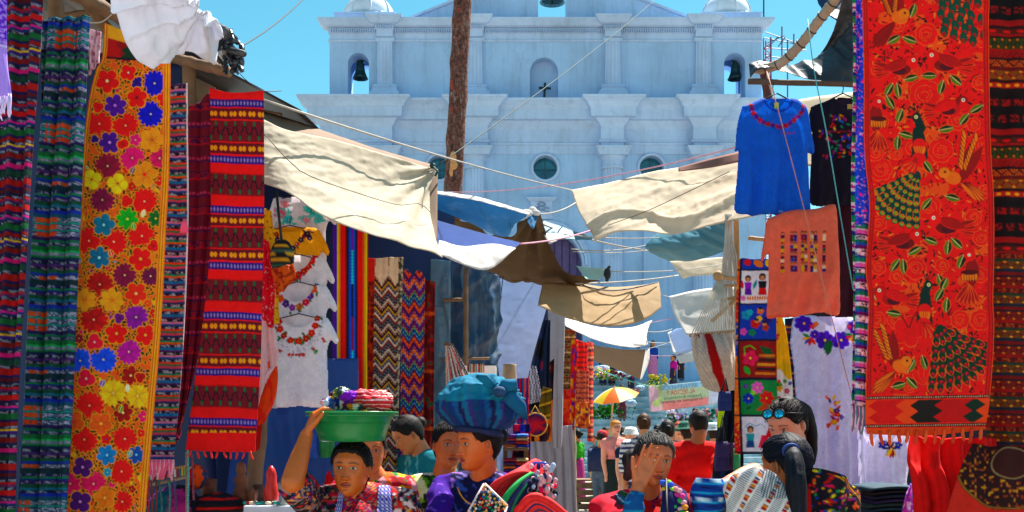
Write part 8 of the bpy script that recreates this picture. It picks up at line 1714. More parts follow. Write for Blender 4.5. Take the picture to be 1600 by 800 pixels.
cloth('blue_cloth', 'folded bright blue ikat cloth at the bottom beside the striped white shawl', 'cloth', [(1092, 756, 4.2), (1108, 747, 4.1), (1130, 752, 4.15)], [(1072, 900, 4.1), (1128, 900, 4.1)], V_cloth, cell=1.6, cv=cv, disp=lambda s, t, x, y: .05*np.sin(pi*s)+.02*np.sin(pi*np.clip(t*3, 0, 1)))
cv = Cv(1110, 740, 1150, 900, '#1c2c1c'); cv.mask(vn(cv.X/4, cv.Y/4, 5) > .55, '#6c5c3c'); cloth('dark_cloth', 'dark olive cloth wedged between blue ikat cloth and striped white shawl', 'cloth', [(1124, 756, 4.25), (1142, 758, 4.2)], [(1120, 900, 4.15), (1145, 900, 4.1)], V_cloth, cell=2.5, cv=cv, disp=folds(.01, 2, 3))
# --- crowd in the lane
CR = [
 ('woman in a green sweater and magenta skirt standing by the brown post', 902, 672, 20.5, 1.47, -120, '#3c8c1c', 'skirt', '#a81c6c', 'bun', 'long', '#b8734c', '#0d0a0b', False),
 ('person in dark jacket and red cap with a backpack, bending over crates', 938, 676, 18.5, 1.62, 150, '#141a2c', 'pants', '#4c5c70', 'short', 'long', '#c8906c', '#2c1c14', True),
 ('fair-haired woman in glasses, pink sleeveless top and long dark skirt', 962, 657, 16.5, 1.68, 20, '#e0948c', 'skirt', '#10201c', 'short', 'cap', '#d89a80', '#b8743c', False),
 ('woman in a white hat and navy strap top walking towards the camera', 985, 671, 15.5, 1.60, 10, '#18203c', 'skirt', '#d8c8d8', 'short', 'cap', '#d89a80', '#c8a878', False),
 ('woman in a white and navy striped T-shirt seen from behind, hair up', 1006, 646, 11.5, 1.74, 178, '#e8e8f0', 'pants', '#34405c', 'bun', 'short', '#c88a68', '#3c2616', False),
 ('person with dark topknot in a dark green shirt seen from behind', 1043, 657, 11.0, 1.66, 176, '#10281c', 'pants', '#14181c', 'bun', 'short', '#a8683f', '#0d0a0b', False),
 ('auburn-haired person between the dark topknot and the green hat', 1061, 659, 14.5, 1.66, -10, '#c8a890', 'skirt', '#5c1c24', 'short', 'short', '#e0a080', '#8c3c1c', False),
 ('person in a wide green bucket hat beside the man in red', 1074, 662, 11.8, 1.62, 185, '#1c3c2c', 'skirt', '#1c2c24', 'short', 'short', '#c08060', '#2c1c14', False),
 ('person in a light cap facing away right of the man in red', 1116, 664, 13.0, 1.62, 165, '#a89098', 'skirt', '#3c3c44', 'short', 'short', '#c08060', '#2c1c14', False),
 ('small person in a maroon top behind the man in red', 1050, 672, 16.0, 1.52, 0, '#7c1424', 'skirt', '#2c1420', 'bun', 'short', '#b8734c', '#0d0a0b', False),
]
CR += [
 ('woman in a turquoise blouse far back beside the umbrella pole', 946, 668, 23.0, 1.5, 30, '#1c8c9c', 'skirt', '#2c1c4c', 'bun', 'short', '#b8734c', '#0d0a0b', False),
 ('person in a plum shirt far back between umbrella pole and fair-haired woman', 974, 668, 22.0, 1.6, 160, '#5c1c54', 'skirt', '#141c34', 'bun', 'short', '#b8734c', '#0d0a0b', False),
 ('person in an orange shirt far back right of the white hat', 1027, 664, 21.0, 1.6, 170, '#c8501c', 'skirt', '#1c1c34', 'bun', 'short', '#b8734c', '#0d0a0b', False),
 ('woman in a royal blue blouse behind the green hat', 1083, 672, 17.5, 1.55, 10, '#1c3ca8', 'skirt', '#2c1c24', 'bun', 'short', '#b8734c', '#0d0a0b', False),
 ('man in a white shirt just left of the hanging purple bag', 1128, 668, 16.0, 1.65, 175, '#c8c8d0', 'pants', '#2c2c34', 'short', 'short', '#a8683f', '#14100e', True),
 ('woman in a dark red shawl behind the striped T-shirt', 996, 684, 18.5, 1.45, 20, '#8c1c2c', 'skirt', '#141434', 'bun', 'long', '#b8734c', '#0d0a0b', False),
 ('person in black at the foot of the steps left of the umbrella pole', 932, 682, 24.5, 1.5, -60, '#14141c', 'pants', '#1c2434', 'short', 'long', '#b8734c', '#14100e', True)]
HATS = {}
for (lab, px, py, Y, H, yaw, top, bot, bc, hk, sl_, sk, hc, male) in CR:
 X = P(px, 0, Y).x; zc = P(0, py, Y).z; H = max(1.35, min(1.9, zc-.0))
 arms = None; lean = (0, 0)
 if 'bending' in lab: lean = (.0, -.25)
 if 'pink sleeveless' in lab: arms = {1: (Vector((X+.22, Y-.15, 1.12)), Vector((X+.27, Y-.38, 1.0)), (.5, -.6, -.3), (0, 0, -1), (20,)*4, 5)}
 bp_ = None
 if 'striped T-shirt' in lab: bp_ = lambda V, W_, R: np.where((np.mod(V[:, 2]*18, 1) < .45)[:, None], C('#1c2c5c'), C('#e8e8f2'))
 if 'maroon' in lab: bp_ = lambda V, W_, R: multi(V, '#7c1424', ['#c82c3c', '#1c1c3c', '#e8a04c'], 20, 3, .6)
 if 'dark topknot' in lab: bp_ = lambda V, W_, R: multi(V, '#10281c', ['#0c1814', '#1c4030'], 20, 3, .6)
 if 'auburn' in lab: bp_ = lambda V, W_, R: multi(V, '#c8a890', ['#c83c3c', '#e8e0d8', '#3c5c7c'], 22, 3, .62)
 r = person(lab, X, Y, H, yaw=yaw, male=male, hd=dict(s=.95 if 'bending' not in lab else .98, yaw=yaw, pitch=25 if 'bending' in lab else 4), voxel=.015, top=top, sleeve=sl_, bottom=bot, bcol=bc, pants=bc, hairk=hk, skin=sk, hairc=hc, streak=hc, arms=arms, lean=lean, bpaint=bp_)
 HATS[lab] = r
def hat(r, label, col, brim=.16, crown=.1, up=.03, name='hat'):
 t_, hp_, R_, s_, _, _ = r; b = MB(); M = R_.to_4x4(); b.lathe([(brim, .035), (brim*.98, .043), (crown, .062), (crown*.96, .10), (crown*.7, .135), (.001, .142)], hp_, 20, M=M); o = b.build(name, mat('hat_'+col[1:], col, .85, .2, 30), smooth=True, solid=.006); tag(o, label, 'hat')
hat(HATS[CR[3][0]], 'white bucket hat of the woman walking towards the camera', '#ece6e0', .13); hat(HATS[CR[7][0]], 'wide green bucket hat beside the man in the red T-shirt', '#2c6a58', .19, .105); hat(HATS[CR[8][0]], 'pale cloth cap of the person right of the man in red', '#dce4e8', .13); hat(HATS[CR[1][0]], 'red cap of the person bending over the crates', '#b81c20', .10, .1)
bgp = HATS[CR[1][0]]; b = MB(); c0 = bgp[4](0, -.17, 1.2*bgp[1].z/1.62); folded(b, -.16, .16, -.1, .1, 0, .42, .02); V = np.array([list(v) for v in b.V])+np.array(c0)-np.array([0, 0, .25]); tag(mk('backpack', V, b.F, mat('backpack_blue', '#14224c', .7, .3, 20)), 'navy backpack on the person bending over the crates', 'backpack')
b = MB(); c0 = P(962, 680, 16.2);
for q in (-1, 1): b.tube([Vector((HATS[CR[2][0]][1].x+q*.03+.018*cos(a), HATS[CR[2][0]][1].y-.1, HATS[CR[2][0]][1].z+.01+.016*sin(a))) for a in np.linspace(0, 2*pi, 12)], .004, 5)
tag(b.build('glasses', M_dark, smooth=True), 'dark-rimmed glasses of the fair-haired woman in pink', 'glasses')
crumple('shoulder_bag', 'brown woven shoulder bag on the arm of the woman in the long dark skirt', P(978, 712, 16.2), (.14, .1, .18), '#8c4c2c', 5, cat='bag', amp=.2)
crumple('carried_bag', 'red patterned bag carried low beside the person in dark green', P(1052, 735, 10.6), (.14, .1, .12), '#a8141c', 6, cat='bag', amp=.3, stripes=(['#a8141c', '#3c1c24', '#c84c3c'], 12, 'v'))
# --- figures on the platform and steps
FAR = [
 ('woman in blue jacket and pink skirt standing on the church platform', 1020, 533, 36.2, 3.2, 20, '#1c3c8c', '#c86c9c', 'long', 0),
 ('woman in magenta sweater seated on the platform beside a dark figure', 1052, 556, 35.6, 2.9, -60, '#c01c84', '#2c1c3c', 'bun', 0),
 ('dark-clothed figure standing right of the woman in magenta', 1064, 551, 36.4, 3.2, 30, '#141a30', '#141424', 'bun', 0),
 ('dark figure standing on the steps under the grey-brown tarp', 986, 572, 35.0, 2.6, 40, '#10243c', '#101c30', 'bun', 0),
 ('seated flower seller in red on the steps right of the umbrella', 972, 603, 32.8, 1.75, 10, '#b8142c', '#5c1430', 'bun', 0),
 ('dark blue figure on the upper steps left under the grey-brown tarp', 942, 562, 35.8, 3.0, 20, '#143054', '#101c40', 'bun', 0),
 ('second dark blue figure on the upper steps left', 956, 566, 35.8, 3.0, -20, '#102848', '#0c1830', 'bun', 0),
 ('person in pale green sitting under the mirrored banner', 1102, 640, 30.5, .45, 0, '#2c6c5c', '#1c4c4c', 'bun', 0),
 ('person in pink blouse sitting under the mirrored banner', 1086, 638, 31.0, .6, 10, '#a86c84', '#2c3c5c', 'bun', 0),
 ('person in dark teal sitting left of the others under the banner', 1062, 645, 30.8, .5, 0, '#14504c', '#0f3c3c', 'bun', 0),
]
for lab, px, py, Y, zb, yaw, top, bc, hk, _ in FAR:
 H = max(1.0, P(0, py, Y).z-zb); person(lab, P(px, 0, Y).x, Y, H, yaw=yaw, z0=zb, hd=dict(yaw=yaw, s=.95), voxel=.024, top=top, sleeve='long', bottom='skirt', bcol=bc, hairk=hk, skin='#a8683f')
# ---------------------------------------------------------------- goods of the middle stalls, umbrella, banner, trinkets
def hung(lab, top, bot, base, fn, cell=1.6, name='cloth', cat='cloth', f=(.02, 2), right=None, left=None, m=None, grp=None):
 pts = list(top)+list(bot); x0 = min(p[0] for p in pts)-6; x1 = max(p[0] for p in pts)+6; y0 = min(p[1] for p in pts)-6; y1 = max(p[1] for p in pts)+6
 c = Cv(x0, y0, x1, y1, base); fn(c) if fn else None
 return cloth(name, lab, cat, top, bot, m or V_cloth, cell=cell, cv=c, disp=folds(f[0], f[1], int(x0) % 9), right=right, left=left, group=grp)
def motley(cols, sx, sy, thr=.55):
 def f(c):
  for i, k in enumerate(cols): c.mask(vn(c.X/sx+i*7, c.Y/sy+i*5, i+2) > thr+.05*i, k)
 return f
M_cur = tarp('grey_curtain', '#a29ca6', trans=.15, dirt=('#6c6468', 4, .4))
def rows(seq, slope=0): return lambda c: bands(c, seq, slope=slope)
hung('white curtain strip hanging between dark bags and brown patterned cloths', [(856, 486, 11.0), (883, 490, 11.0)], [(862, 700, 11.0), (878, 700, 11.0)], '#d8d2d4', None, name='curtain', cat='curtain', m=M_cur)
hung('wide pale sheet covering the lower stall front under the hanging bags', [(826, 672, 11.1), (894, 664, 11.1)], [(828, 815, 11.0), (902, 815, 11.0)], '#c8b8c0', None, name='curtain', cat='curtain', m=M_cur, f=(.05, 5))
hung('navy garment hung at the edge of the lavender sheet', [(848, 498, 10.2), (860, 500, 10.2)], [(812, 650, 10.2), (858, 640, 10.2)], '#101c34', motley(['#1c2c54', '#0a0c14', '#8c1c2c'], 9, 30, .62), name='garment', cat='garment', f=(.05, 2))
hung('black and white patterned cloth below the navy garment', [(822, 570, 10.05), (838, 572, 10.05)], [(818, 634, 10.05), (848, 626, 10.05)], '#14141c', lambda c: c.mask(np.sin(c.X*1.4+2*np.sin(c.Y*.5))*np.sin(c.Y*.9) > .05, '#d8d4dc'), f=(.03, 2))
hung('olive cloth bag with yellow stripes right of the black and white cloth', [(848, 604, 10.0), (862, 608, 10.0)], [(840, 648, 10.0), (860, 656, 10.0)], '#5c4c14', rows([(12, '#5c4c14'), (2, '#e0b02c'), (5, '#4c3c10')], -.3), name='hanging_bag', cat='bag')
hung('dark maroon garment behind the olive bag', [(830, 590, 10.3), (866, 560, 10.3)], [(826, 690, 10.3), (862, 690, 10.3)], '#2c1420', motley(['#5c1c1c', '#10101c', '#c8741c'], 8, 14, .66), f=(.04, 3))
t = thing('round_bag', 'round red and navy striped bag with gold rim, lowest on the mid-lane stall', 'bag', tuple(P(837, 682, 9.9)))
b = MB(); b.lathe([(.001, -.03), (.1, -.03), (.112, 0), (.1, .03), (.001, .03)], P(837, 663, 9.9), 22, M=Matrix.Rotation(radians(90), 4, 'X')); V = np.array([list(v) for v in b.V]); cc = np.where((np.mod((V[:, 2]-V[:, 0]*.3)*24, 1) < .3)[:, None], C('#c8281c'), C('#141c4c')); mk('bag_body', V, b.F, V_cloth, t, cols=cc)
b = MB(); b.tube([P(837+18*cos(a), 663+18*sin(a), 9.86) for a in np.linspace(0, 2*pi, 24)], .008, 6); b.tube([P(830, 645, 9.86), P(836, 634, 9.86), P(843, 645, 9.86)], .006, 5); b.build('rim', mat('gold_cord', '#c8902c', .6), t, smooth=True)
BR = [(6, '#5c3420', 'z', '#8c5c34', 7, '#1c1c1c'), (2, '#14100c'), (5, '#8c6844', 'd', '#2c1410', 6), (3, '#7c1c14'), (6, '#3c2c20', 'z', '#a87c50', 9, '#101c14'), (2, '#c8a078')]
hung('brown patterned woven cloth hanging from the middle canopy', [(876, 512, 11.6), (900, 516, 11.7)], [(869, 606, 11.6), (895, 610, 11.7)], '#6c4428', rows(BR), cell=1.3)
hung('glowing orange-red cloth below the brown patterned one', [(868, 606, 11.65), (897, 608, 11.7)], [(864, 668, 11.6), (892, 664, 11.7)], '#d8401c', motley(['#e85a1c', '#b82c14'], 9, 9))
hung('bright red ruched cloth at the top right of the brown one', [(898, 530, 12.0), (918, 536, 12.2)], [(898, 576, 12.0), (918, 580, 12.2)], '#c0141c', rows([(5, '#d81c1c'), (3, '#7c0c14')]), cell=1.4)
hung('narrow rose patterned cloth below the bright red ruched one', [(900, 576, 12.1), (920, 578, 12.3)], [(898, 628, 12.1), (920, 630, 12.3)], '#a83c34', rows([(5, '#b84438', 'z', '#d87c5c', 6, '#5c1c24'), (3, '#7c2c2c')]), cell=1.4)
hung('orange patterned cloth third in the column left of the umbrella', [(900, 628, 12.1), (922, 628, 12.3)], [(897, 668, 12.1), (922, 670, 12.3)], '#c85a2c', motley(['#a8301c', '#e89a4c', '#5c1c2c'], 3, 4), cell=1.4)
hung('red-brown cloth edge closing the row left of the umbrella', [(917, 532, 12.6), (927, 536, 12.8)], [(916, 690, 12.6), (927, 690, 12.8)], '#8c2420', rows([(7, '#8c2420', 'd', '#e0a07c', 5), (3, '#3c1420'), (5, '#c8483c')]), cell=1.4)
hung('thin magenta-red hanging with blue flecks between brown and red cloths', [(893, 530, 11.5), (902, 532, 11.5)], [(890, 672, 11.5), (897, 672, 11.5)], '#c01c2c', motley(['#e8402c', '#2c2c8c', '#e8902c'], 3, 6), cell=1.4)
stick('stall_post', 'pale wooden post below the orange-red cloth', (893, 640, 12.4), (896, 880, 12.4), .05, mat('grey_wood', '#a89484', .85, .2, 8))
stick('stall_post', 'second pale post beside the woman in the green sweater', (882, 660, 12.7), (884, 880, 12.7), .035, MATS['grey_wood'])
cloth('dark_backing', 'dark tarp wall behind the bags and brown cloths in mid lane', 'tarp', [(790, 455, 12.9), (886, 492, 13.0)], [(790, 790, 12.9), (884, 790, 13.0)], M_nightblue, cell=12)
# shelf with stacked textiles behind the blue bundle
t = thing('stall_shelf', 'low wooden shelf stacked with folded cloths behind the blue bundle', 'shelf', (P(805, 0, 9.3).x, 9.3, 0)); a, c = P(786, 0, 9.3), P(826, 0, 9.3)
for y in (700, 738): b = MB(); b.box(a.x, c.x, 9.15, 9.5, P(0, y, 9.3).z-.02, P(0, y, 9.3).z); b.build('shelf_board', M_pole, t)
for x in (a.x+.02, c.x-.02): b = MB(); b.box(x-.02, x+.02, 9.5, 9.54, 0, P(0, 690, 9.3).z); b.build('upright', M_pole, t)
rr = random.Random(44); FC = [('orange', '#d8641c'), ('scarlet', '#c81c1c'), ('violet', '#5c1c8c'), ('royal blue', '#1c2ca8'), ('crimson', '#a81430'), ('sky blue', '#1c6cc8'), ('plum', '#4c1c5c'), ('tan', '#c89c6c')]
for j, y in enumerate((700, 738)):
 for k in range(8):
  nm, col = FC[(k*3+j*2) % 8]; b = MB(); x0 = a.x+.005+(k % 2)*.115; z = P(0, y, 9.3).z+.002+(k//2)*.032; folded(b, x0, x0+.108, 9.17, 9.45, z, .03, .003)
  tag(b.build('folded_cloth', mat('fc'+col[1:], col, .8, .2, 40), smooth=True), '%s folded cloth, %s of the %s stack on the %s shelf board' % (nm, ['lowest', 'second', 'third', 'topmost'][k//2], ['left', 'right'][k % 2], ['upper', 'lower'][j]), 'folded cloth', 'folded cloths on the mid-lane shelf')
hung('striped orange and blue cloth roll draped above the shelf', [(800, 592, 9.4), (826, 590, 9.4)], [(796, 660, 9.4), (826, 662, 9.4)], '#c8341c', lambda c: [c.mask((np.mod(c.X, 13) > q) & (np.mod(c.X, 13) <= q+2.6), k) for q, k in ((0, '#e8641c'), (2.6, '#1c2c8c'), (5.2, '#c81c24'), (7.8, '#5c1c7c'), (10.4, '#1c6cb8'))], f=(.03, 3))
hung('violet and blue clothes bunched below the striped roll', [(792, 664, 9.6), (828, 662, 9.6)], [(790, 815, 9.6), (830, 815, 9.6)], '#2c1c6c', motley(['#1c3cb8', '#8c1c3c', '#1c1c3c', '#c82c4c'], 8, 10), f=(.05, 3))
b = MB(); b.lathe([(.001, 0), (.06, 0), (.065, .02), (.058, .14), (.062, .16), (.001, .16)], P(796, 597, 9.2), 16); tag(b.build('paper_roll', mat('kraft_paper', '#b89878', .8), smooth=True), 'pale brown cylinder standing behind the blue bundle', 'roll')
# jewellery stand
t = thing('jewellery_stand', 'wooden arm hung with shell and bead necklaces behind the blue bundle', 'jewellery stand', (P(712, 0, 6.7).x, 6.7, 0)); b = MB(); b.tube([P(694, 536, 6.7), P(708, 541, 6.7)], .014, 8); b.tube([P(700, 540, 6.7), P(712, 600, 6.7), P(716, 960, 6.7)], .012, 8); b.build('stand', M_pole, t, smooth=True)
rr = random.Random(3)
for k in range(12):
 col = ['#e8b0a0', '#d8c8c0', '#e05a5c', '#8c9ca0', '#f0e0d8', '#7c3c3c'][k % 6]; b = MB(); x0 = 697+k*1.1; x1 = 698+k*4.4; yb = 600+rr.uniform(0, 26)
 for q in range(24): u = q/23; b.ell(P(x0+(x1-x0)*u+rr.uniform(-.5, .5), 542+(yb-542)*u, 6.66-.005*k), (.0065, .006, .008), n=6, m=5)
 b.build('necklace', mat('bead_'+col[1:], col, .35, .3, 80), t, smooth=True)
t = thing('display_box', 'white display box with a rack of small coloured bracelets', 'display box', tuple(P(745, 640, 6.9))); b = MB(); q = P(722, 590, 6.9); r_ = P(775, 572, 6.9); b.box(q.x, r_.x, 6.85, 7.1, q.z-.3, r_.z); b.build('box', M_white2, t); b = MB()
for k in range(16): b.box(P(730+k*1.7, 0, 6.8).x, P(731.2+k*1.7, 0, 6.8).x, 6.78, 6.82, P(0, 582, 6.8).z, P(0, 569, 6.8).z, col=tuple(C(['#c83c2c', '#2c1c14', '#e8a04c', '#3c6c8c', '#e8dcd0'][k % 5])))
o = b.build('bracelets', V_cloth, t, vc=True); o['kind'] = 'stuff'
# umbrella
u0 = P(960, 606, 27); t = thing('umbrella', 'yellow, orange and pale green striped market umbrella at the foot of the steps', 'umbrella', (P(948, 0, 27).x, 27, 0)); n = 8; UC = ['#6cb848', '#f07818', '#e8e048', '#d8dccc', '#e8c82c', '#f0701c', '#f4e8d0', '#f09a3c']
M = Matrix.Rotation(radians(-12), 3, 'Y') @ Matrix.Rotation(radians(14), 3, 'X')
for k in range(n):
 V = []; F = []; m_ = 6; q = 6
 for i in range(q+1):
  r = (.62)*i/q; z = -.27*(i/q)**1.7
  for j in range(m_+1):
   a = 2*pi*(k+j/m_)/n; sc_ = 1-.05*sin(pi*j/m_)*(i/q)**2; V.append(u0+M @ Vector((r*cos(a)*sc_, r*sin(a)*sc_, z+.015*sin(pi*j/m_)*i/q)))
 for i in range(q):
  for j in range(m_): F.append((i*(m_+1)+j, i*(m_+1)+j+1, (i+1)*(m_+1)+j+1, (i+1)*(m_+1)+j))
 mk('panel', [tuple(v) for v in V], F, mat('nylon_'+UC[k][1:], UC[k], .6, .05, 5, trans=.5), t)
b = MB(); b.tube([u0+Vector((0, 0, .05)), u0+Vector((-.03, 0, -.3)), Vector((P(946, 0, 27).x, 27, 0))], .022, 8); b.build('pole', mat('pale_wood', '#b98d5e', .7), t, smooth=True)
# banner seen from behind
t = thing('banner', 'pale banner with mirrored lettering AL SECTOR 7 seen from behind', 'banner', tuple(P(1066, 640, 14)))
cv = Cv(1005, 585, 1130, 650, '#bfc8b4'); sl_ = cv.Y+(cv.X-1013)*.10; cv.mask((sl_ > 629.5) & (cv.X > 1035) & (cv.X < 1107), '#d8a4a4'); cv.mask(cv.X < 1034-(sl_-603)*.0, '#d8c0cc'); cv.mask((cv.X < 1034) & (vn(cv.X/9, cv.Y/9, 4) > .55), '#c0cc9c'); cv.mask(cv.X > 1107, '#c8ccd8'); cv.mask((sl_ < 612) & (cv.X > 1034), '#a8c8d8'); cv.mask(sl_ < 604.5, '#e8f4f4')
cloth('sheet', None, None, [(1013, 603, 14), (1066, 598.5, 14), (1122, 592, 14)], [(1016, 644, 14), (1066, 638, 14), (1124, 630, 14)], vmat('banner_vinyl', .6, 0, 10, trans=.45), cell=1.6, cv=cv, parent=t, disp=folds(.01, 2, 3, 1), solid=.002)
def lettering(txt, px, py, w, h, col, Y=13.94, rot=-5.6):
 cu = bpy.data.curves.new('t', 'FONT'); cu.body = txt; cu.extrude = .002; cu.offset = .006; ob = bpy.data.objects.new('t', cu); COL.objects.link(ob); bpy.context.view_layer.update(); me = ob.evaluated_get(bpy.context.evaluated_depsgraph_get()).to_mesh()
 V = np.array([list(v.co) for v in me.vertices]); F = [tuple(p.vertices) for p in me.polygons]; bpy.data.objects.remove(ob)
 V[:, :2] -= V[:, :2].min(0); W0, H0 = V[:, 0].max(), V[:, 1].max(); k = Y/FPX; x = -(V[:, 0]/W0-.5)*w*k; z = (V[:, 1]/H0-.5)*h*k; a = radians(-rot); c0 = P(px, py, Y)
 o = mk('lettering', np.stack([c0.x+x*cos(a)-z*sin(a), Y+V[:, 2], c0.z+x*sin(a)+z*cos(a)], 1), F, mat('ink_'+col[1:], col, .7), t, smooth=False); o['kind'] = 'stuff'
lettering('BIENVENIDOS', 1062, 604.2, 56, 6.5, '#7c9cb4'); lettering('AL SECTOR 7', 1064, 612.3, 44, 7, '#d0504c'); lettering('Asociacion de comerciantes', 1067, 619.5, 60, 5, '#3c7c54'); lettering('Artesanias en general', 1066, 626, 66, 6, '#2c6c54')
# flowers and baskets on the steps
def flowers(lab, px, py, Y, w, h, cols, n=150, leaf='#2c5c24'):
 b = MB(); rr = random.Random(px); c0 = P(px, py, Y); k = Y/FPX
 for i in range(n):
  q = c0+Vector((rr.gauss(0, .38)*w*k, rr.uniform(-.25, .25), abs(rr.gauss(0, .5))*h*k)); r_ = rr.uniform(.035, .08); a, e = rr.uniform(0, 6), rr.uniform(-1, 1); u = Vector((cos(a), sin(a), e)).normalized()*r_; v = Vector((-sin(a), cos(a), rr.uniform(-1, 1))).normalized()*r_*.6
  b.add([q-u, q-v, q+u, q+v], [(0, 1, 2, 3)], tuple(C(leaf if i % 3 else rr.choice(cols))))
 for i in range(int(n/5)):
  q = c0+Vector((rr.gauss(0, .35)*w*k, rr.uniform(-.3, 0), (.3+rr.random()*.8)*h*k)); b.ell(q, rr.uniform(.03, .06), n=6, m=4, col=tuple(C(rr.choice(cols))))
 o = b.build('flower_heap', V_cloth, None, vc=True); tag(o, lab, 'flowers'); o['kind'] = 'stuff'
flowers('heap of green bunched stems below the striped umbrella', 944, 654, 31.5, 46, 20, ['#1c5418', '#2c6c1c'], 330, '#123812'); flowers('yellow flowers beside the top corner of the banner', 1026, 602, 31, 22, 14, ['#a89a1c', '#b8a83c'], 110); flowers('pale yellow flowers under the grey-brown tarp edge', 936, 592, 31, 26, 16, ['#d8c83c', '#c8a8b8'], 120)
flowers('dark red and green flower heap left on the steps', 958, 594, 31.5, 30, 12, ['#7c1c2c', '#4c1c2c'], 120); flowers('green plants on the steps below the banner', 1062, 662, 28, 34, 15, ['#14482c', '#a898c0'], 160, '#0f3c2c'); flowers('leafy heap on the steps right of the green plants', 1104, 656, 28, 34, 14, ['#1c5c4c', '#a86c7c'], 150, '#1c4c44'); flowers('pale violet paper-wrapped flowers on the low steps', 1048, 650, 26, 10, 12, ['#c8b8ec', '#e8d8f0'], 60)
rr = random.Random(77)
SK = ['white sack lying on the %s by the steps', 'blue-white sack on the %s beside a bundle']
for k, (px, py, Y, w, h, col) in enumerate(((970, 585, 33.5, 34, 10, '#9cb4c8'), (940, 575, 34, 26, 9, '#a8c0d0'), (968, 622, 30.5, 24, 14, '#a8b8c4'), (986, 630, 30, 18, 12, '#8ca0b8'), (1000, 606, 32, 16, 9, '#90a8b8'))):
 crumple('sack', ['blue-white sack lying on the top steps under the tarp tip', 'pale sack at the left end of the upper steps', 'whitish sack right of the umbrella pole', 'grey-blue sack beside the flower seller in red', 'small pale sack left of the banner corner'][k], P(px, py, Y), (w/2/FPX*Y, .3, h/2/FPX*Y), col, 50+k, cat='sack', amp=.35)
crumple('checked_cloth', 'red checked cloth over a basket at the feet of the flower seller', P(975, 612, 31.8), (.45, .3, .12), '#7c2440', 61, cat='cloth', amp=.4, stripes=(['#7c2440', '#c87c94', '#3c1424'], 20, 'v'))
t = thing('crate', 'wooden slatted crate beside the woman in the green sweater', 'crate', (P(922, 0, 19).x, 19, 0))
for k in range(4): b = MB(); c0 = P(922, 0, 19).x; b.box(c0-.28, c0+.28, 18.8, 18.83, .06+k*.13, .16+k*.13); b.build('slat', M_pole, t)
for q in (-1, 1):
 for y in (18.84, 19.2): b = MB(); b.box(c0+q*.25-.03, c0+q*.25+.03, y, y+.05, 0, .58); b.build('post', M_pole, t)
b = MB(); b.box(c0-.3, c0+.3, 18.78, 19.28, .581, .61); b.build('lid', M_pole, t)
# ---- trinket table and necklace rack at the lower left
t = thing('trinket_table', 'table under a white cloth below the red banded runner', 'table', tuple(P(410, 860, 5.0))); za = P(0, 786, 5.0).z; xa_, xb_ = P(386, 0, 4.75).x, P(472, 0, 4.75).x
b = MB(); b.box(xa_, xb_, 4.75, 5.4, za-.03, za); b.build('table_top', M_pole, t); b = MB(); b.box(xa_-.01, xb_+.01, 4.74, 5.41, za+.001, za+.006); b.box(xa_-.01, xb_+.01, 4.728, 4.739, za-.35, za+.006); b.build('white_cover', M_whitecot, t)
for x in (xa_+.03, xb_-.03):
 for y in (4.8, 5.35): b = MB(); b.box(x-.02, x+.02, y-.02, y+.02, 0, za-.03); b.build('leg', M_pole, t)
def carve(name, lab, px, prof, Y, m, sx=1.0, z0=None, cat='figurine', seg=14):
 b = MB(); c0 = P(px, 0, Y); b.lathe(prof, (c0.x, Y, z0 if z0 is not None else za+.007), seg, sx=sx); V = np.array([list(v) for v in b.V]); V[:, 0] += .004*(vn(V[:, 2]*60, V[:, 1]*60, px % 7)-.5); return tag(mk(name, V, b.F, m), lab, cat)
Mcar = mat('carved_wood', '#6c3c20', .6, .3, 30); Mred = mat('red_lacquer', '#c01c14', .4, .15, 30)
carve('red_parrot', 'shiny red carved bird on the white trinket table', 424, [(.001, 0), (.03, .0), (.035, .03), (.034, .07), (.024, .11), (.026, .14), (.018, .165), (.006, .18), (.001, .182)], 4.85, Mred)
carve('carved_figure', 'brown carved wooden figure with a round head on the trinket table', 377, [(.001, 0), (.04, 0), (.042, .04), (.028, .08), (.036, .11), (.02, .135), (.026, .155), (.022, .185), (.001, .2)], 4.95, Mcar)
carve('carved_cup', 'small brown wooden cup left of the carved figure', 392, [(.001, 0), (.03, 0), (.036, .06), (.032, .06), (.026, .008), (.001, .008)], 4.95, Mcar); carve('carved_cup', 'taller dark wooden cup behind the dark cloth pile', 326, [(.001, 0), (.036, 0), (.04, .11), (.036, .11), (.03, .01), (.001, .01)], 5.0, Mcar)
carve('skull_figurine', 'white skull figurine with turquoise base at the right of the trinket table', 447, [(.001, 0), (.03, 0), (.032, .01), (.02, .02), (.022, .035), (.034, .055), (.034, .085), (.02, .105), (.001, .11)], 4.8, mat('bone', '#c8ccb8', .5, .2, 60)); carve('brown_pot', 'squat brown pot between carved figure and red bird', 404, [(.001, 0), (.03, 0), (.045, .03), (.04, .06), (.025, .07), (.028, .08), (.001, .078)], 5.05, mat('clay', '#4c3424', .7)); carve('small_bottle', 'small grey-brown bottle in front of the brown pot', 394, [(.001, 0), (.018, 0), (.02, .05), (.01, .065), (.012, .075), (.001, .076)], 4.85, Mcar)
rr = random.Random(9)
for k in range(16): b = MB(); px = 384+k*5; c0 = P(px, 0, 4.78+rr.uniform(0, .05)); b.ell((c0.x, c0.y, za+.016), (.016, .012, .009), n=8, m=6); col, nm = [('#2c9c8c', 'turquoise'), ('#a81c1c', 'red'), ('#c8b8a0', 'ivory'), ('#3c2c24', 'dark'), ('#1c8c7c', 'green')][k % 5]; tag(b.build('charm', mat('charm_'+col[1:], col, .4), smooth=True), '%s stone charm, %s from the left along the trinket table' % (nm, ORD[k]), 'charm', '%s charms on the trinket table' % nm)
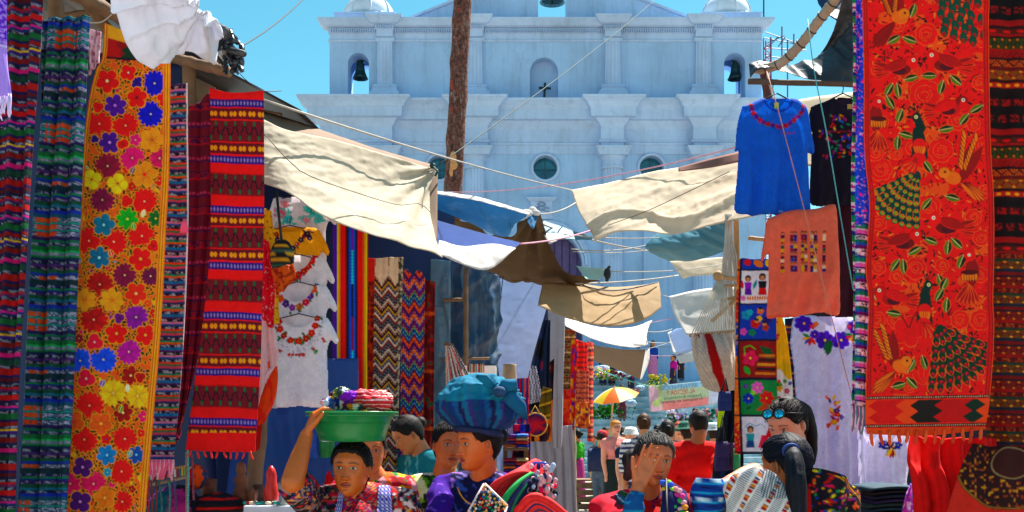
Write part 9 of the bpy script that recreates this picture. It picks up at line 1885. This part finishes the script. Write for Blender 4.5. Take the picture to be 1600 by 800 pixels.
crumple('dark_cloth_pile', 'dark folded cloth with a red edge left of the trinket table', P(337, 790, 4.85), (.13, .12, .06), '#14101c', 71, cat='cloth', amp=.3, stripes=(['#14101c', '#14101c', '#14101c', '#b81c24'], 5, 'h')); crumple('red_pillow', 'round red embroidered pouch behind the bead rack', P(305, 745, 4.9), (.06, .05, .06), '#a81c2c', 72, cat='pouch', amp=.25, stripes=(['#a81c2c', '#e8603c', '#2c3c5c'], 9, 'v'))
t = thing('necklace_rack', 'tilted bamboo rail hung with worry dolls and turquoise necklaces', 'rack', tuple(P(270, 800, 4.6))); b = MB(); b.tube([P(226, 760, 4.6), P(296, 744, 4.6)], .008, 8); b.tube([P(226, 742, 4.62), P(300, 730, 4.62)], .005, 8); b.tube([P(292, 706, 4.62), P(294, 980, 4.62)], .008, 8); b.build('rail', mat('bamboo', '#a58b76'), t, smooth=True)
for k in range(17):
 b = MB(); px = 230+k*3.7; y = 746-k*.7; c0 = P(px, y, 4.58); col = ['#c8a05c', '#7c9c5c', '#d8d8e0', '#a83c2c', '#3c6c8c'][k % 5]; b.box(c0.x-.004, c0.x+.004, 4.57, 4.58, c0.z-.022, c0.z+.012, tuple(C(col))); b.ell((c0.x, 4.575, c0.z+.018), .006, n=6, m=5, col=tuple(C('#c89068'))); b.build('worry_doll', V_cloth, t, vc=True)
for k, (x0, x1, yb, col) in enumerate(((248, 256, 830, '#1c6c6c'), (264, 266, 810, '#1c7c78'), (236, 238, 830, '#8c1420'), (232, 231, 840, '#b81c2c'), (244, 242, 835, '#7c1424'), (293, 294, 838, '#4cb0b0'), (298, 304, 780, '#8c1c3c'), (226, 226, 830, '#a01424'), (272, 276, 830, '#3c2c6c'))):
 b = MB()
 for q in range(34): u = q/33; y0 = 705 if x0 > 290 else 752; b.ell(P(x0+(x1-x0)*u+1.2*sin(u*5), y0+(yb-y0)*u, 4.56-.002*k), (.0052, .005, .006), n=6, m=4)
 b.build('necklace', mat('glassb_'+col[1:], col, .3, .5, 90, spec=.6), t, smooth=True)
crumple('scarf_heap', 'heap of purple and teal scarves under the necklace rack', P(268, 800, 4.8), (.16, .12, .12), '#5c2c6c', 73, cat='scarves', amp=.5, stripes=(['#5c2c6c', '#1c5c6c', '#a83c7c', '#141424', '#141424'], 9, 'v'))
